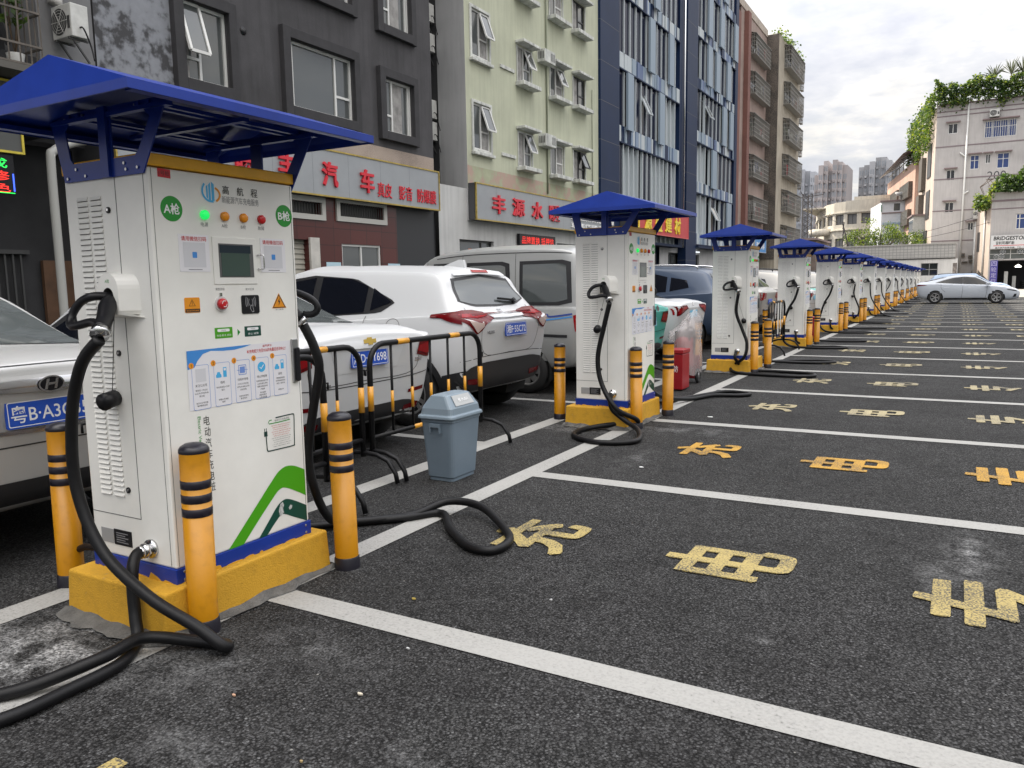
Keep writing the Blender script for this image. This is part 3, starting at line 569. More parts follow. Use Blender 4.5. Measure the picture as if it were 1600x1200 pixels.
for k in range(NCH):
    st = [o for o in COL.objects if o.name.startswith('charging_station') and abs(o.location.y-(Y0c+PITCHc*k)) < .01][0]
    if k: j = random.Random(k*7+1); st.rotation_euler = (0, 0, R(j.uniform(-1.2, 1.2))); st.location.x += j.uniform(-.012, .012); st.location.y += j.uniform(-.009, .009)
# plinths
def make_plinth():
    m = MB(PLINTH); m.hexa([(-.605, -.11, .006), (.052, -.11, .006), (.052, .838, .006), (-.605, .838, .006), (-.597, -.10, .199), (.045, -.10, .199), (.045, .828, .199), (-.597, .828, .199)])
    return m.build('charger_plinth', bevel=.012, seg=3)
def make_skirt():
    m = MB(MORTAR); rnd = random.Random(3); pts = []
    for i in range(60):
        t = i/60*4; e = int(t); f = t-e
        A = [(-.62, -.125), (.066, -.125), (.066, .852), (-.62, .852)]; a, b = Vector(A[e]), Vector(A[(e+1) % 4]); p = a.lerp(b, f)
        nn = Vector(((0, -1), (1, 0), (0, 1), (-1, 0))[e]); q = .022+.012*math.sin(t*9)+.012*math.sin(t*23+1)+.008*math.sin(t*57)+(.04*math.sin(f*math.pi)**.6 if e == 0 else 0)
        pts.append((p+nn*q, p-nn*.016))
    n = len(pts); m.add([(*a, .0075) for a, b in pts]+[(*b, .030+.006*math.sin(i*1.7)+.005*math.sin(i*.6)) for i, (a, b) in enumerate(pts)], [(i, (i+1) % n, n+(i+1) % n, n+i) for i in range(n)])
    return m.build('mortar_bed')
pl0 = tag(make_plinth(), 'x', 'plinth', 'concrete plinths under the chargers'); sk0 = make_skirt(); sk0.parent = pl0
for k in range(NCH):
    o = pl0 if k == 0 else copy_tree(pl0)
    o.location = (X0c, Y0c+PITCHc*k, 0); o['label'] = 'chipped yellow concrete plinth under the %s charging cabinet of the row' % ('nearest' if k == 0 else ORD[k] if k < NCH-1 else 'last')
# bollards
def make_bollard():
    root = thing('bollard', 'x', 'bollard', (0, 0, 0), 'yellow bollards round the chargers')
    r = .058; H = .79; root.scale = (1, 1, 1.05)
    m = MB(BOLL); m.lathe(0, 0, [(r, .055), (r, .462), (r, .462), (r, .715)], 28); m.build('post', root)
    m = MB(M('band_black', (.012, .010, .018), .35))
    for z in (.578, .524, .470): m.lathe(0, 0, [(r, z), (r+.0012, z+.001), (r+.0012, z+.032), (r, z+.033)], 28)
    m.build('black_band', root)
    m = MB(M('cap_black', (.014, .013, .02), .35)); m.lathe(0, 0, [(r, .714), (r+.0015, .716), (r+.001, .728), (r*.9, .738), (r*.6, .748), (0, .752)], 28); m.build('cap', root)
    m = MB(M('cap_black', (.014, .013, .02), .35)); m.lathe(0, 0, [(r+.006, 0), (r+.004, .05), (r, .058)], 28); m.build('foot', root)
    return root
bo = make_bollard(); first = True
for k in range(NCH):
    y = Y0c+PITCHc*k; o_ = 'nearest' if k == 0 else ORD[k] if k < NCH-1 else 'last'
    for x, yy, wh in ((-2.628, y+.045, 'near front corner'), (-2.60, y+.885, 'far front corner'), ((-3.635, y+.10, 'rear corner') if k == 0 else (-3.53, y+.21, 'rear corner'))):
        if k > 8 and wh == 'rear corner': continue
        b = bo if first else copy_tree(bo); first = False
        b.location = (x, yy, 0); b['label'] = 'yellow black-banded bollard at the %s of the %s charging cabinet' % (wh, o_)
        b.rotation_euler = (R(random.uniform(-.8, .8)), R(random.uniform(-.8, .8)), random.uniform(0, 6))

# ------------------------------------------------------------------ buildings
def wall(m, P, a0, a1, z0, z1, holes=(), depth=.12, d=0.0):
    A = sorted({a0, a1}|{h[0] for h in holes}|{h[1] for h in holes}); Z = sorted({z0, z1}|{h[2] for h in holes}|{h[3] for h in holes})
    for i in range(len(A)-1):
        for j in range(len(Z)-1):
            ca, cz = (A[i]+A[i+1])/2, (Z[j]+Z[j+1])/2
            if any(h[0] < ca < h[1] and h[2] < cz < h[3] for h in holes): continue
            m.prect(P, A[i], A[i+1], Z[j], Z[j+1], d)
    for b0, b1, c0, c1 in holes:
        m.add([P(b0, c0, d), P(b1, c0, d), P(b1, c1, d), P(b0, c1, d), P(b0, c0, d-depth), P(b1, c0, d-depth), P(b1, c1, d-depth), P(b0, c1, d-depth)], [(0, 1, 5, 4), (1, 2, 6, 5), (2, 3, 7, 6), (3, 0, 4, 7)])
FWHT = M('frame_white', (.62, .62, .60), .4); FDRK = M('frame_dark', (.03, .03, .032), .4)
CURT = M('curtain', (.30, .29, .28), .8, var=.4, vscale=4)
def window(bld, P, a0, a1, z0, z1, d=-.09, fm=FWHT, gm=GLASS, vm=(.5,), hm=None, open_=None, t=.05, hrange=None, curtain=None, name='window'):
    f = MB(fm)
    f.pbox(P, a0, a0+t, z0, z1, d, d+.05); f.pbox(P, a1-t, a1, z0, z1, d, d+.05); f.pbox(P, a0+t, a1-t, z0, z0+t, d, d+.05); f.pbox(P, a0+t, a1-t, z1-t, z1, d, d+.05)
    w_ = a1-a0; xs = [a0+t]
    for v in vm: x = a0+w_*v; f.pbox(P, x-t*.45, x+t*.45, z0+t, z1-t, d, d+.045)
    if hm:
        for v, b0, b1 in hm: z = z0+(z1-z0)*v; f.pbox(P, a0+w_*b0+t*.45, a0+w_*b1-t*.45, z-t*.45, z+t*.45, d, d+.043)
    o = f.build(name, bld, True)
    p = MB(gm)
    p.prect(P, a0+t*.5, a1-t*.5, z0+t*.5, z1-t*.5, d+.012); p.build('pane', o, True)
    if curtain:
        c = MB(CURT); b0, b1 = a0+w_*curtain[0], a0+w_*curtain[1]; n = 12
        c.add([P(b0+(b1-b0)*i/n, z, d+.013+.002*(i % 2)) for z in (z0+t, z1-t) for i in range(n+1)], [(i, i+1, n+2+i, n+1+i) for i in range(n)]); c.build('curtain', o, True)
    if open_:
        b0, b1, c0, c1, lean = open_; b0, b1 = a0+w_*b0, a0+w_*b1; c0, c1 = z0+(z1-z0)*c0, z0+(z1-z0)*c1
        s = MB(fm); q = [Vector(P(b0, c0, d+.05+lean)), Vector(P(b1, c0, d+.05+lean)), Vector(P(b1, c1, d+.06)), Vector(P(b0, c1, d+.06))]
        for i in range(4): s.bar(q[i], q[(i+1) % 4], t*.9)
        so_ = s.build('sash', o, True)
        s = MB(GLASS); s.add([tuple(x) for x in q], [(0, 1, 2, 3)]); s.build('sash_pane', so_, True) if False else s.build('pane', o, True)
    return o
def part(bld, name, m, bevel=0): return m.build(name, bld, True, bevel=bevel)
AC_W = M('unit_white', (.52, .52, .50), .45, var=.15, vscale=6); AC_D = M('unit_dark', (.05, .05, .05), .6)
def aircon(P, a0, a1, z0, z1, d0, d1, label, fan='front', group='air conditioner units on the walls'):
    c = P((a0+a1)/2, z0, d0); r = thing('air_conditioner', label, 'air conditioner', c, group)
    m = MB(AC_W); m.pbox(P, a0, a1, z0, z1, d0, d1); part(r, 'casing', m, .012)
    m = MB(AC_D); ca = a0+(a1-a0)*.38; cz = (z0+z1)/2; rr = min(a1-a0, z1-z0)*.40
    m.disc(P, ca, cz, rr, d1, d1+.004, 22); m.mat(AC_W)
    for k in range(1, 5): ring(m, P, [(ca+rr*k/4.6*math.cos(t*math.pi/8), cz+rr*k/4.6*math.sin(t*math.pi/8)) for t in range(16)], .008, d1+.008)
    for k in range(6): m.bar(P(ca, cz, d1+.007), P(ca+rr*math.cos(k*math.pi/3), cz+rr*math.sin(k*math.pi/3), d1+.007), .008)
    part(r, 'fan_grille', m)
    m = MB(AC_D); m.pbox(P, a0+(a1-a0)*.80, a1-.04, z0+.25*(z1-z0), z0+.62*(z1-z0), d1, d1+.006); part(r, 'service_cover', m)
    m = MB(AC_D)
    for a in (a0+.08, a1-.08): m.bar(P(a, z0-.02, d0-.02), P(a, z0-.02, d1+.02), .03); m.bar(P(a, z0-.35, d0-.02), P(a, z0-.02, d1-.05), .025)
    part(r, 'bracket', m)
    m = MB(BLK); m.tube(smooth([P(a1-.02, z0+.3*(z1-z0), (d0+d1)/2), P(a1+.08, z0+.25*(z1-z0), (d0+d1)/2), P(a1+.06, z0-.1, d0+.03), P(a1+.12, z0-.35, d0+.02)], 4), .014, 6); part(r, 'hose', m)
    return r
XF = -13.0; FX = PX(XF)  # unseen tops of the nearer blocks raised to keep the bays shaded
# --- dark grey block with the car shop
CHAR = M('render_charcoal', (.058, .056, .060), .85, var=.28, vscale=.9, streak=0.2, bump=.3, bscale=25)
PATCH = worn('patched_plaster', (.24, .25, .275), (.050, .050, .054), .47, 5.5, .9, big=.75)
b = thing('apartment_building', 'charcoal grey block above the silver car accessory shop sign', 'building', (XF, 13, 0))
W1 = [(10.42, 11.52, 5.40, 6.85), (13.15, 15.28, 5.38, 6.82), (16.42, 17.66, 5.36, 6.70), (10.42, 11.52, 8.1, 9.5), (13.15, 15.28, 8.06, 9.5), (16.42, 17.66, 7.98, 9.35), (16.42, 17.66, 10.7, 12), (13.15, 15.28, 10.8, 12.2), (10.42, 11.52, 10.8, 12.2)]
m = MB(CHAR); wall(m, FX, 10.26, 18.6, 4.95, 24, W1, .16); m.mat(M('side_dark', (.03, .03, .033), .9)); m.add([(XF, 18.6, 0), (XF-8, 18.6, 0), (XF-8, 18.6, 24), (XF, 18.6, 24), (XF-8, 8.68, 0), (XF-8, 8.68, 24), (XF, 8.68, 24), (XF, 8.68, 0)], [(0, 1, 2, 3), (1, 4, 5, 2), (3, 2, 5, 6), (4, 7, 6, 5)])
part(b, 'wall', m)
m = MB(PATCH); wall(m, FX, 8.68, 10.26, 4.2, 24); part(b, 'patched_wall', m)
m = MB(worn('gravel_render', (.40, .33, .28), (.20, .16, .14), .42, 55, .95, big=1.2, bump=.8)); wall(m, FX, 10.26, 18.6, 4.2, 4.95); part(b, 'pebbledash_strip', m)
CH2 = M('surround_black', (.030, .029, .032), .8, var=.2, vscale=4)
for i, (a0, a1, z0, z1) in enumerate(W1):
    m = MB(CH2); e = .22
    m.pbox(FX, a0-e, a0, z0-e, z1+e, 0, .14); m.pbox(FX, a1, a1+e*.9, z0-e, z1+e, 0, .10); m.pbox(FX, a0, a1, z0-e, z0, 0, .14); m.pbox(FX, a0, a1, z1, z1+e, 0, .12); part(b, 'window_surround', m, .008)
    if a1-a0 > 1.8: window(b, FX, a0, a1, z0, z1, -.10, vm=(.09, .74), hm=((.28, 0, .09), (.36, .74, 1)), t=.06, curtain=(.02, .08))
    elif a0 < 12: window(b, FX, a0, a1, z0, z1, -.10, vm=(.42,), hm=((.30, 0, .42),), open_=(.03, .42, .34, .98, .28), t=.06, curtain=(.03, .2))
    else: window(b, FX, a0, a1, z0, z1, -.10, vm=(.36, .92), hm=((.33, 0, .36),), t=.06, curtain=(.40, .72))
m = MB(BLK); m.tube([FX(11.95, 6.65, 0), FX(11.95, 6.65, .012)], .08, 16); part(b, 'vent_pipe', m)
# ground floor: tiled shop front
MAR = bpy.data.materials.new('maroon_tile'); MAR.use_nodes = True
_t = MAR.node_tree; _b = _t.nodes['Principled BSDF']; _b.inputs['Roughness'].default_value = .28
_g = _t.nodes.new('ShaderNodeNewGeometry'); _s = _t.nodes.new('ShaderNodeSeparateXYZ'); _c = _t.nodes.new('ShaderNodeCombineXYZ'); _t.links.new(_g.outputs['Position'], _s.inputs[0]); _t.links.new(_s.outputs[1], _c.inputs[0]); _t.links.new(_s.outputs[2], _c.inputs[1])
_k = _t.nodes.new('ShaderNodeTexBrick'); _k.inputs['Scale'].default_value = 1; _k.offset = 0; _k.inputs['Brick Width'].default_value = .6; _k.inputs['Row Height'].default_value = .4; _k.inputs['Mortar Size'].default_value = .008
for i, c in ((1, (.085, .016, .013)), (2, (.065, .013, .011)), (3, (.02, .006, .006))): _k.inputs[i].default_value = (*c, 1)
_t.links.new(_c.outputs[0], _k.inputs['Vector']); _t.links.new(_k.outputs[0], _b.inputs['Base Color'])
m = MB(MAR); HG = [(13.0, 13.55, 0, 2.5), (14.67, 16.15, 1.0, 2.45), (12.9, 14.0, 3.08, 3.36), (14.62, 16.28, 3.1, 3.42)]
wall(m, FX, 12.2, 16.84, 0, 3.5, HG, .2, -.02); part(b, 'tiled_wall', m)
m = MB(M('dark_panel', (.022, .023, .026), .5)); m.prect(FX, 16.84, 18.6, 0, 3.5, -.03); m.mat(CHAR); m.prect(FX, 8.68, 12.2, 0, 4.2, -.6); m.mat(AC_D)
for a in (9.0, 9.7, 10.4, 11.1, 11.8): m.pbox(FX, a, a+.04, 0, 2.6, -.58, -.54)
m.pbox(FX, 8.68, 12.2, 2.6, 2.68, -.58, -.52); part(b, 'shop_front', m)
m = MB(M('shutter', (.36, .34, .29), .5))
for i in range(22): m.hexa([FX(13.0, i*.115, -.16), FX(13.55, i*.115, -.16), FX(13.55, i*.115, -.20), FX(13.0, i*.115, -.20), FX(13.0, i*.115+.112, -.19), FX(13.55, i*.115+.112, -.19), FX(13.55, i*.115+.112, -.22), FX(13.0, i*.115+.112, -.22)])
part(b, 'roller_shutter', m)
m = MB(M('pillar_white', (.5, .48, .44), .6, var=.2)); m.pbox(FX, 13.55, 13.85, 0, 2.55, -.02, .04); part(b, 'door_post', m)
window(b, FX, 14.67, 16.15, 1.0, 2.45, -.10, vm=(.5,), t=.05)
for a0, a1, z0, z1 in HG[2:]:
    m = MB(M('vent_white', (.45, .44, .41), .6)); e = .12
    m.pbox(FX, a0-e, a0, z0-e, z1+e, -.02, .03); m.pbox(FX, a1, a1+e, z0-e, z1+e, -.02, .03); m.pbox(FX, a0, a1, z0-e, z0, -.02, .03); m.pbox(FX, a0, a1, z1, z1+e, -.02, .03); m.mat(AC_D); m.prect(FX, a0, a1, z0, z1, -.2)
    x = a0+.06
    while x < a1: m.bar(FX(x, z0, -.03), FX(x, z1, -.03), .018); x += .09
    part(b, 'vent_grille', m)
for a0, lab in ((14.1, 'left'), (16.42, 'right')):
    m = MB(M('notice_pale_blue', (.42, .58, .66), .5)); m.pbox(FX, a0, a0+.5, 1.55, 2.0, -.02, -.01); m.mat(PGRY)
    for i in range(5): m.prect(FX, a0+.06, a0+.42-.05*(i % 2), 1.63+.06*i, 1.65+.06*i, -.008)
    o = part(b, 'notice_board', m)
# shop sign of the dark block
SILV = M('sign_silver', (.30, .315, .33), .42, .25, var=.06, vscale=2); GOLD = M('sign_gold', (.42, .31, .08), .35, .5, var=.3, vscale=10); RED = M('sign_red', (.56, .012, .028), .35)
def signboard(name, label, P, a0, a1, z0, z1, d1, face, edge, panels=1.2):
    s = thing(name, label, 'sign', P(a0, z0, 0))
    m = MB(M('sign_side', (.06, .06, .065), .6)); m.pbox(P, a0+.01, a1-.01, z0+.01, z1-.01, .0, d1-.055); m.mat(face); m.pbox(P, a0+.03, a1-.03, z0+.03, z1-.03, d1-.05, d1); m.mat(SEAM); x = a0+panels
    while x < a1-.2: m.prect(P, x, x+.006, z0+.04, z1-.04, d1+.001); x += panels
    part(s, 'board', m)
    m = MB(edge); t = .035
    m.pbox(P, a0, a1, z0, z0+t, d1-.05, d1+.02); m.pbox(P, a0, a1, z1-t, z1, d1-.05, d1+.02); m.pbox(P, a0, a0+t, z0+t, z1-t, d1-.03, d1+.02); m.pbox(P, a1-t, a1, z0+t, z1-t, d1-.03, d1+.02); part(s, 'frame', m)
    return s
s = signboard('shop_sign', 'long silver shop sign with red characters ending in 防爆膜', FX, 8.72, 18.5, 3.48, 4.56, .24, SILV, GOLD)
m = MB(RED)
for ch, y, z, h in (('新', 10.4, 4.0, .52), ('映', 11.56, 4.02, .52), ('丰', 12.72, 4.03, .55), ('汽', 14.05, 3.99, .56), ('车', 15.37, 3.97, .56)): m.text(ch, FX, y, z, .50, h, d=.245, depth=.05, bold=.022)
part(s, 'large_lettering', m)
m = MB(RED)
for tx, y, w_ in (('真皮', 16.06, .56), ('影音', 16.93, .56), ('防爆膜', 17.88, .86)): m.text(tx, FX, y, 3.82, w_, .36, d=.245, depth=.02, bold=.004)
part(s, 'small_lettering', m)
# --- left dark block with light pillar, opening, cage balcony
PIL = M('render_pillar', (.17, .17, .175), .85, var=.2, vscale=1.5)
b = thing('apartment_building', 'black fronted building with caged balcony at the far left', 'building', (XF, 6, 0))
m = MB(PIL); m.pbox(FX, 7.72, 8.66, 4.3, 24, -1, -.02); part(b, 'pillar', m)
BLKW = M('render_black', (.030, .030, .032), .9, var=.3, vscale=1.2)
m = MB(BLKW); m.pbox(FX, -22, 7.70, 7.6, 24, -6, -.06); m.pbox(FX, -2, 7.70, 3.9, 5.15, -6, -.06); m.prect(FX, -2, 8.66, 0, 3.9, -.9); m.prect(FX, -2, 7.7, 5.15, 7.6, -1.2); m.prect(FX, 7.72, 8.66, 3.9, 4.3, -.5); part(b, 'wall', m)
m = MB(FDRK); 
for i in range(3): m.pbox(FX, 6.6+.35*i, 6.66+.35*i, 5.2, 7.5, -1.15, -1.1)
m.pbox(FX, 6.5, 7.6, 6.3, 6.36, -1.15, -1.1); m.bar(FX(7.35, 7.4, -1.1), FX(7.55, 5.4, -.6), .05); part(b, 'window', m)
m = MB(AC_D)
for i in range(16): m.pbox(FX, 5.6+.13*i, 5.63+.13*i, 0, 2.05, -.86, -.83)
m.pbox(FX, 5.5, 7.7, 2.05, 2.12, -.88, -.8); part(b, 'gate', m)
m = MB(M('plywood', (.10, .05, .025), .7, var=.3, vscale=3)); m.pbox(FX, 7.9, 8.6, 0, 1.95, -.86, -.78); part(b, 'board', m)
pp = MB(M('pipe_grey', (.33, .33, .31), .5)); pp.tube(smooth([FX(7.68, .02, .08), FX(7.68, 2.0, .08), FX(7.68, 3.45, .08), FX(7.75, 3.68, .06), FX(8.1, 3.86, .0), FX(8.4, 3.95, -.1)], 5), .07, 12)
tag(pp.build('downpipe'), 'pale grey downpipe with a bent top on the dark wall', 'pipe')
dk = MB(M('duct_grey', (.40, .39, .37), .5)); dk.tube(smooth([FX(7.95, 6.0, .12), FX(7.97, 6.4, .12), FX(7.92, 6.9, .1), FX(7.95, 7.6, .08), FX(7.95, 9, .08)], 6), .11, 12); tag(dk.build('exhaust_duct'), 'ribbed grey duct rising above the air conditioner on the pillar', 'duct')
aircon(PYn(8.20), XF+.06, XF+.58, 5.44, 5.95, .0, .29, 'large grime streaked air conditioner on the pillar beside the dark opening', group=None)
# cage balcony with plants
CAGE = M('cage_steel', (.12, .105, .09), .6, .4, var=.3, vscale=6)
bc = thing('balcony_cage', 'rusty caged balcony with potted plants above the yellow framed sign', 'balcony', (XF+.5, 6.5, 4.8))
m = MB(CAGE)
for i in range(16): y = 4.9+.165*i; m.bar((XF+.62, y, 4.82), (XF+.62, y, 7.6), .018)
for i in range(5): x = XF+.05+.14*i; m.bar((x, 7.38, 4.82), (x, 7.38, 7.6), .018)
for z in (4.82, 5.1, 5.6, 6.5): m.bar((XF+.62, 4.9, z), (XF+.62, 7.38, z), .03); m.bar((XF, 7.38, z), (XF+.62, 7.38, z), .03)
part(bc, 'bars', m)
m = MB(M('slab', (.10, .095, .085), .9)); m.box(XF-.05, XF+.64, 4.88, 7.4, 4.70, 4.80); part(bc, 'floor', m)
def leafmat(name, c, tr):
    m = M(name, c, .5, var=.4, vscale=5); t = m.node_tree; o = t.nodes['Material Output']; b = t.nodes['Principled BSDF']; x = t.nodes.new('ShaderNodeBsdfTranslucent'); x.inputs[0].default_value = (*tr, 1)
    k = t.nodes.new('ShaderNodeMixShader'); k.inputs[0].default_value = .45; t.links.new(b.outputs[0], k.inputs[1]); t.links.new(x.outputs[0], k.inputs[2]); t.links.new(k.outputs[0], o.inputs[0]); return m
LEAF = leafmat('leaf_green', (.05, .095, .024), (.09, .15, .018)); LEAF2 = leafmat('leaf_light', (.12, .18, .03), (.26, .32, .03)); LEAFD = leafmat('leaf_dark', (.03, .065, .02), (.06, .12, .015))
def leaf(m, p, s_, rnd, droop=.3, long=1.0):
    a = rnd.uniform(0, 6.283); e = rnd.uniform(-.9, .7)-droop
    d = Vector((math.cos(a)*math.cos(e), math.sin(a)*math.cos(e), math.sin(e))); n = Vector((rnd.uniform(-1, 1), rnd.uniform(-1, 1), rnd.uniform(-.4, 1)))
    t = d.cross(n); t = t.normalized() if t.length > 1e-3 else d.orthogonal().normalized(); p = Vector(p); L_ = s_*long
    m.add([p, p+d*L_*.45+t*s_*.32, p+d*L_, p+d*L_*.45-t*s_*.32], [(0, 1, 2, 3)])
def pot_plant(y, z, h, lab):
    t = thing('potted_plant', lab, 'plant', (XF+.3, y, z), 'potted plants in the caged balcony'); rnd = random.Random(int(y*100))
    m = MB(M('pot_white', (.4, .4, .38), .6)); m.lathe(XF+.3, y, [(.09, z), (.13, z+.22), (.12, z+.22), (.0, z+.2)], 14); part(t, 'pot', m)
    m = MB(M('stem_brown', (.09, .06, .035), .8)); l = MB(LEAF)
    for k in range(7):
        q = [Vector((XF+.3, y, z+.2))]
        for j in range(5): q.append(q[-1]+Vector((rnd.uniform(-.06, .08), rnd.uniform(-.07, .07), h/5)))
        m.tube(q, .008, 5)
        for j in range(22): leaf(l, q[rnd.randint(2, 5)]+Vector((rnd.uniform(-.1, .1), rnd.uniform(-.12, .12), rnd.uniform(-.15, .1))), .11, rnd)
    part(t, 'stem', m); part(t, 'foliage', l)
pot_plant(7.15, 4.8, 1.5, 'tall straggly plant in white pot at the corner of the caged balcony'); pot_plant(6.6, 4.8, 1.9, 'bushy plant behind the corner pot in the caged balcony')
s = signboard('shop_sign', 'blank dark sign with yellow border under the caged balcony', FX, 3.5, 7.25, 3.55, 4.66, .12, M('sign_slate', (.075, .078, .075), .5), M('sign_yellow', (.62, .50, .05), .5, var=.2, vscale=6))
s = thing('led_sign', 'small vertical LED sign with green and red characters at far left', 'sign', FX(6.8, 2.95, .1))
m = MB(BLK); m.pbox(FX, 5.6, 7.08, 2.93, 3.52, .02, .10); part(s, 'panel', m)
m = MB(M('led_red', (.9, .03, .02), .5, emit=.55)); m.text('修', FX, 6.86, 3.20, .28, .15, d=.104, bold=.01); m.text('色', FX, 6.86, 3.02, .28, .14, d=.104, bold=.01); part(s, 'red_lettering', m)
m = MB(M('led_green', (.02, .8, .10), .5, emit=.55)); m.text('成', FX, 6.84, 3.39, .28, .15, d=.104, bold=.01); m.pbox(FX, 5.6, 7.06, 2.935, 2.95, .1, .106); part(s, 'green_lettering', m)
m = MB(M('led_blue', (.05, .12, 1), .5, emit=.9)); m.pbox(FX, 7.045, 7.065, 2.97, 3.24, .1, .106); part(s, 'blue_edge', m)
# --- pale green block
GRN = M('render_green', (.45, .465, .35), .85, var=.10, vscale=.7, streak=0.09, bump=.2, bscale=20); GWH = M('render_white', (.50, .50, .49), .8, var=.12, vscale=.8, streak=.12)
TRIM = M('trim_white', (.56, .57, .54), .75, var=.22, vscale=4, streak=0.35); GSD = M('side_grey', (.40, .40, .405), .8, var=.10, vscale=.8, streak=0.12)
b = thing('apartment_building', 'pale green block with white ledged windows above the plumbing shop', 'building', (XF, 25, 0))
GW = []
for r_ in range(5):
    dz = 2.73*r_
    GW += [('A', 20.72, 21.72, 5.52+dz, 6.88+dz), ('B', 23.55, 24.5, 5.33+dz, 6.5+dz), ('C', 25.95, 27.0, 5.33+dz, 6.42+dz), ('D', 27.88, 28.95, 5.36+dz, 6.46+dz)]
m = MB(GRN); wall(m, FX, 20.36, 30.28, 5.0, 24, [g_[1:] for g_ in GW], .10); part(b, 'wall', m)
m = MB(worn('pink_patch', (.40, .42, .29), (.40, .29, .24), .50, 3.5, .9, big=.6, bump=.2)); wall(m, FX, 20.36, 30.28, 4.3, 5.0); part(b, 'patched_wall', m)
m = MB(GSD); m.add([(XF, 20.36, 3.35), (XF-1.0, 20.36, 3.35), (XF-1.0, 20.36, 24), (XF, 20.36, 24)], [(0, 1, 2, 3)]); m.mat(M('alley_shade', (.035, .035, .037), .9)); m.add([(XF-1.0, 20.36, 0), (XF-9, 20.36, 0), (XF-9, 20.36, 24), (XF-1.0, 20.36, 24)], [(0, 1, 2, 3)]); part(b, 'side_wall', m)  # inner stretch of this wall painted dark as alley shade
m = MB(M('alley_shaded_wall', (.02, .02, .022), .9)); m.add([(XF-3, 18.6, 0), (XF-3, 20.36, 0), (XF-3, 20.36, 24), (XF-3, 18.6, 24)], [(0, 1, 2, 3)]); tag(m.build('alley_shaded_wall'), 'end wall painted black as shade in the gap between charcoal and green blocks', 'wall')  # the end wall's black is the alley shade put into its colour
m = MB(GWH); HGR = [(19.9, 21.9, 1.6, 2.78), (26.5, 28.4, 0, 2.9)]; wall(m, FX, 18.85, 30.28, 0, 3.4, HGR, .25, -.05); m.prect(FX, 18.85, 30.28, 3.4, 4.3, -.05); part(b, 'ground_floor_wall', m)
m = MB(M('doorway_dark', (.02, .02, .02), .8)); m.prect(FX, 26.5, 28.4, 0, 2.9, -.3); m.mat(AC_W); m.tube(smooth([FX(26.7, 2.3, -.25), FX(26.9, 2.75, -.25), FX(27.6, 2.6, -.25), FX(28.2, 2.6, -.25)], 5), .06, 8); part(b, 'doorway', m)
window(b, FX, 19.9, 21.9, 1.6, 2.78, -.2, FDRK, vm=(.7,), t=.06)
m = MB(M('poster_orange', (.6, .12, .02), .5)); m.pbox(FX, 20.6, 21.1, 2.28, 2.52, -.19, -.18); part(b, 'window_poster', m)
for i, (kd, a0, a1, z0, z1) in enumerate(GW):
    o = window(b, FX, a0, a1, z0, z1, -.07, FWHT if kd != 'D' else FDRK, vm=(.5,), hm=((.42, .5, 1),), open_=((.52, .98, .44, .97, .26) if kd in 'AB' or i % 3 == 0 else None), t=.05, curtain=((.06, .44) if i % 2 else (.56, .94)))
    m = MB(TRIM)
    if kd == 'A': e = .09; m.pbox(FX, a0-e, a0, z0-e, z1+e, 0, .05); m.pbox(FX, a1, a1+e, z0-e, z1+e, 0, .05); m.pbox(FX, a0, a1, z0-e, z0, 0, .05); m.pbox(FX, a0, a1, z1, z1+e, 0, .05); m.pbox(FX, a0-.12, a1+.1, z0-e-.09, z0-e, 0, .14)
    else: m.pbox(FX, a0-.14, a1+.14, z0-.15, z0-.02, 0, .34); m.pbox(FX, a0-.12, a1+.14, z1+.03, z1+.12, 0, .34); m.pbox(FX, a0-.06, a0, z0, z1, 0, .03); m.pbox(FX, a1, a1+.06, z0, z1, 0, .03)
    m.build('window_ledge', o, True, bevel=.012)
for r_ in range(2):
    m = MB(TRIM); z = 6.15+2.73*r_; m.pbox(FX, 22.4, 23.3, z-.62, z-.52, 0, .05); part(b, 'blocked_sill', m)
m = MB(M('pipe_thin', (.25, .27, .2), .6)); m.tube([FX(25.62, 4.6, .04), FX(25.62, 18, .04)], .03, 8); m.tube([FX(29.6, 4.6, .04), FX(29.6, 9, .04)], .02, 8); part(b, 'rain_pipe', m)
for r_, z in ((0, 6.18), (1, 9.0), (2, 11.75)):
    dct = thing('duct_box', 'cream ventilation box between windows of the green block, %s up' % ('lowest', 'second', 'topmost')[r_], 'duct', FX(25.3, z, 0), 'cream ventilation boxes on the green block')
    m = MB(TRIM); m.pbox(FX, 24.98, 25.78, z, z+.42, 0, .32); part(dct, 'casing', m, .01); m = MB(AC_D)
    for k in range(4): m.pbox(PYn(24.98), XF+.06+.06*k, XF+.09+.06*k, z+.1, z+.34, 0, .004); m.pbox(FX, 25.44+.08*k, 25.47+.08*k, z+.08, z+.34, .32, .325)
    part(dct, 'slots', m)
s = signboard('shop_sign', 'silver shop sign with four red characters 丰源水暖', FX, 20.36, 31.2, 3.36, 4.47, .28, SILV, GOLD)
m = MB(RED)
for ch, y in (('丰', 21.68), ('源', 22.95), ('水', 24.28), ('暖', 25.6)): m.text(ch, FX, y, 3.9, .80, .58, d=.285, depth=.05, bold=.02)
part(s, 'red_lettering', m)
m = MB(PWHT); m.text('经营批发:水管 阀门 洁具 大水泵', FX, 29.1, 3.88, 4.2, .20, d=.285, depth=.03, bold=.02); m.text('五金电料 暖气配件 安装维修', FX, 28.9, 3.58, 3.8, .20, d=.285, depth=.03, bold=.02); part(s, 'white_lettering', m)
s = thing('led_sign', 'black LED sign with red moving text over the van roof', 'sign', FX(24.6, 2.7, 0))
m = MB(BLK); m.pbox(FX, 23.4, 26.1, 2.70, 3.10, -.02, .08); part(s, 'panel', m); m = MB(M('led_red', (.9, .03, .02), .5, emit=.55)); m.text('品牌置换 抵押信', FX, 24.75, 2.9, 2.4, .25, d=.084, bold=0); part(s, 'lettering', m)
PS20 = PYn(20.36)
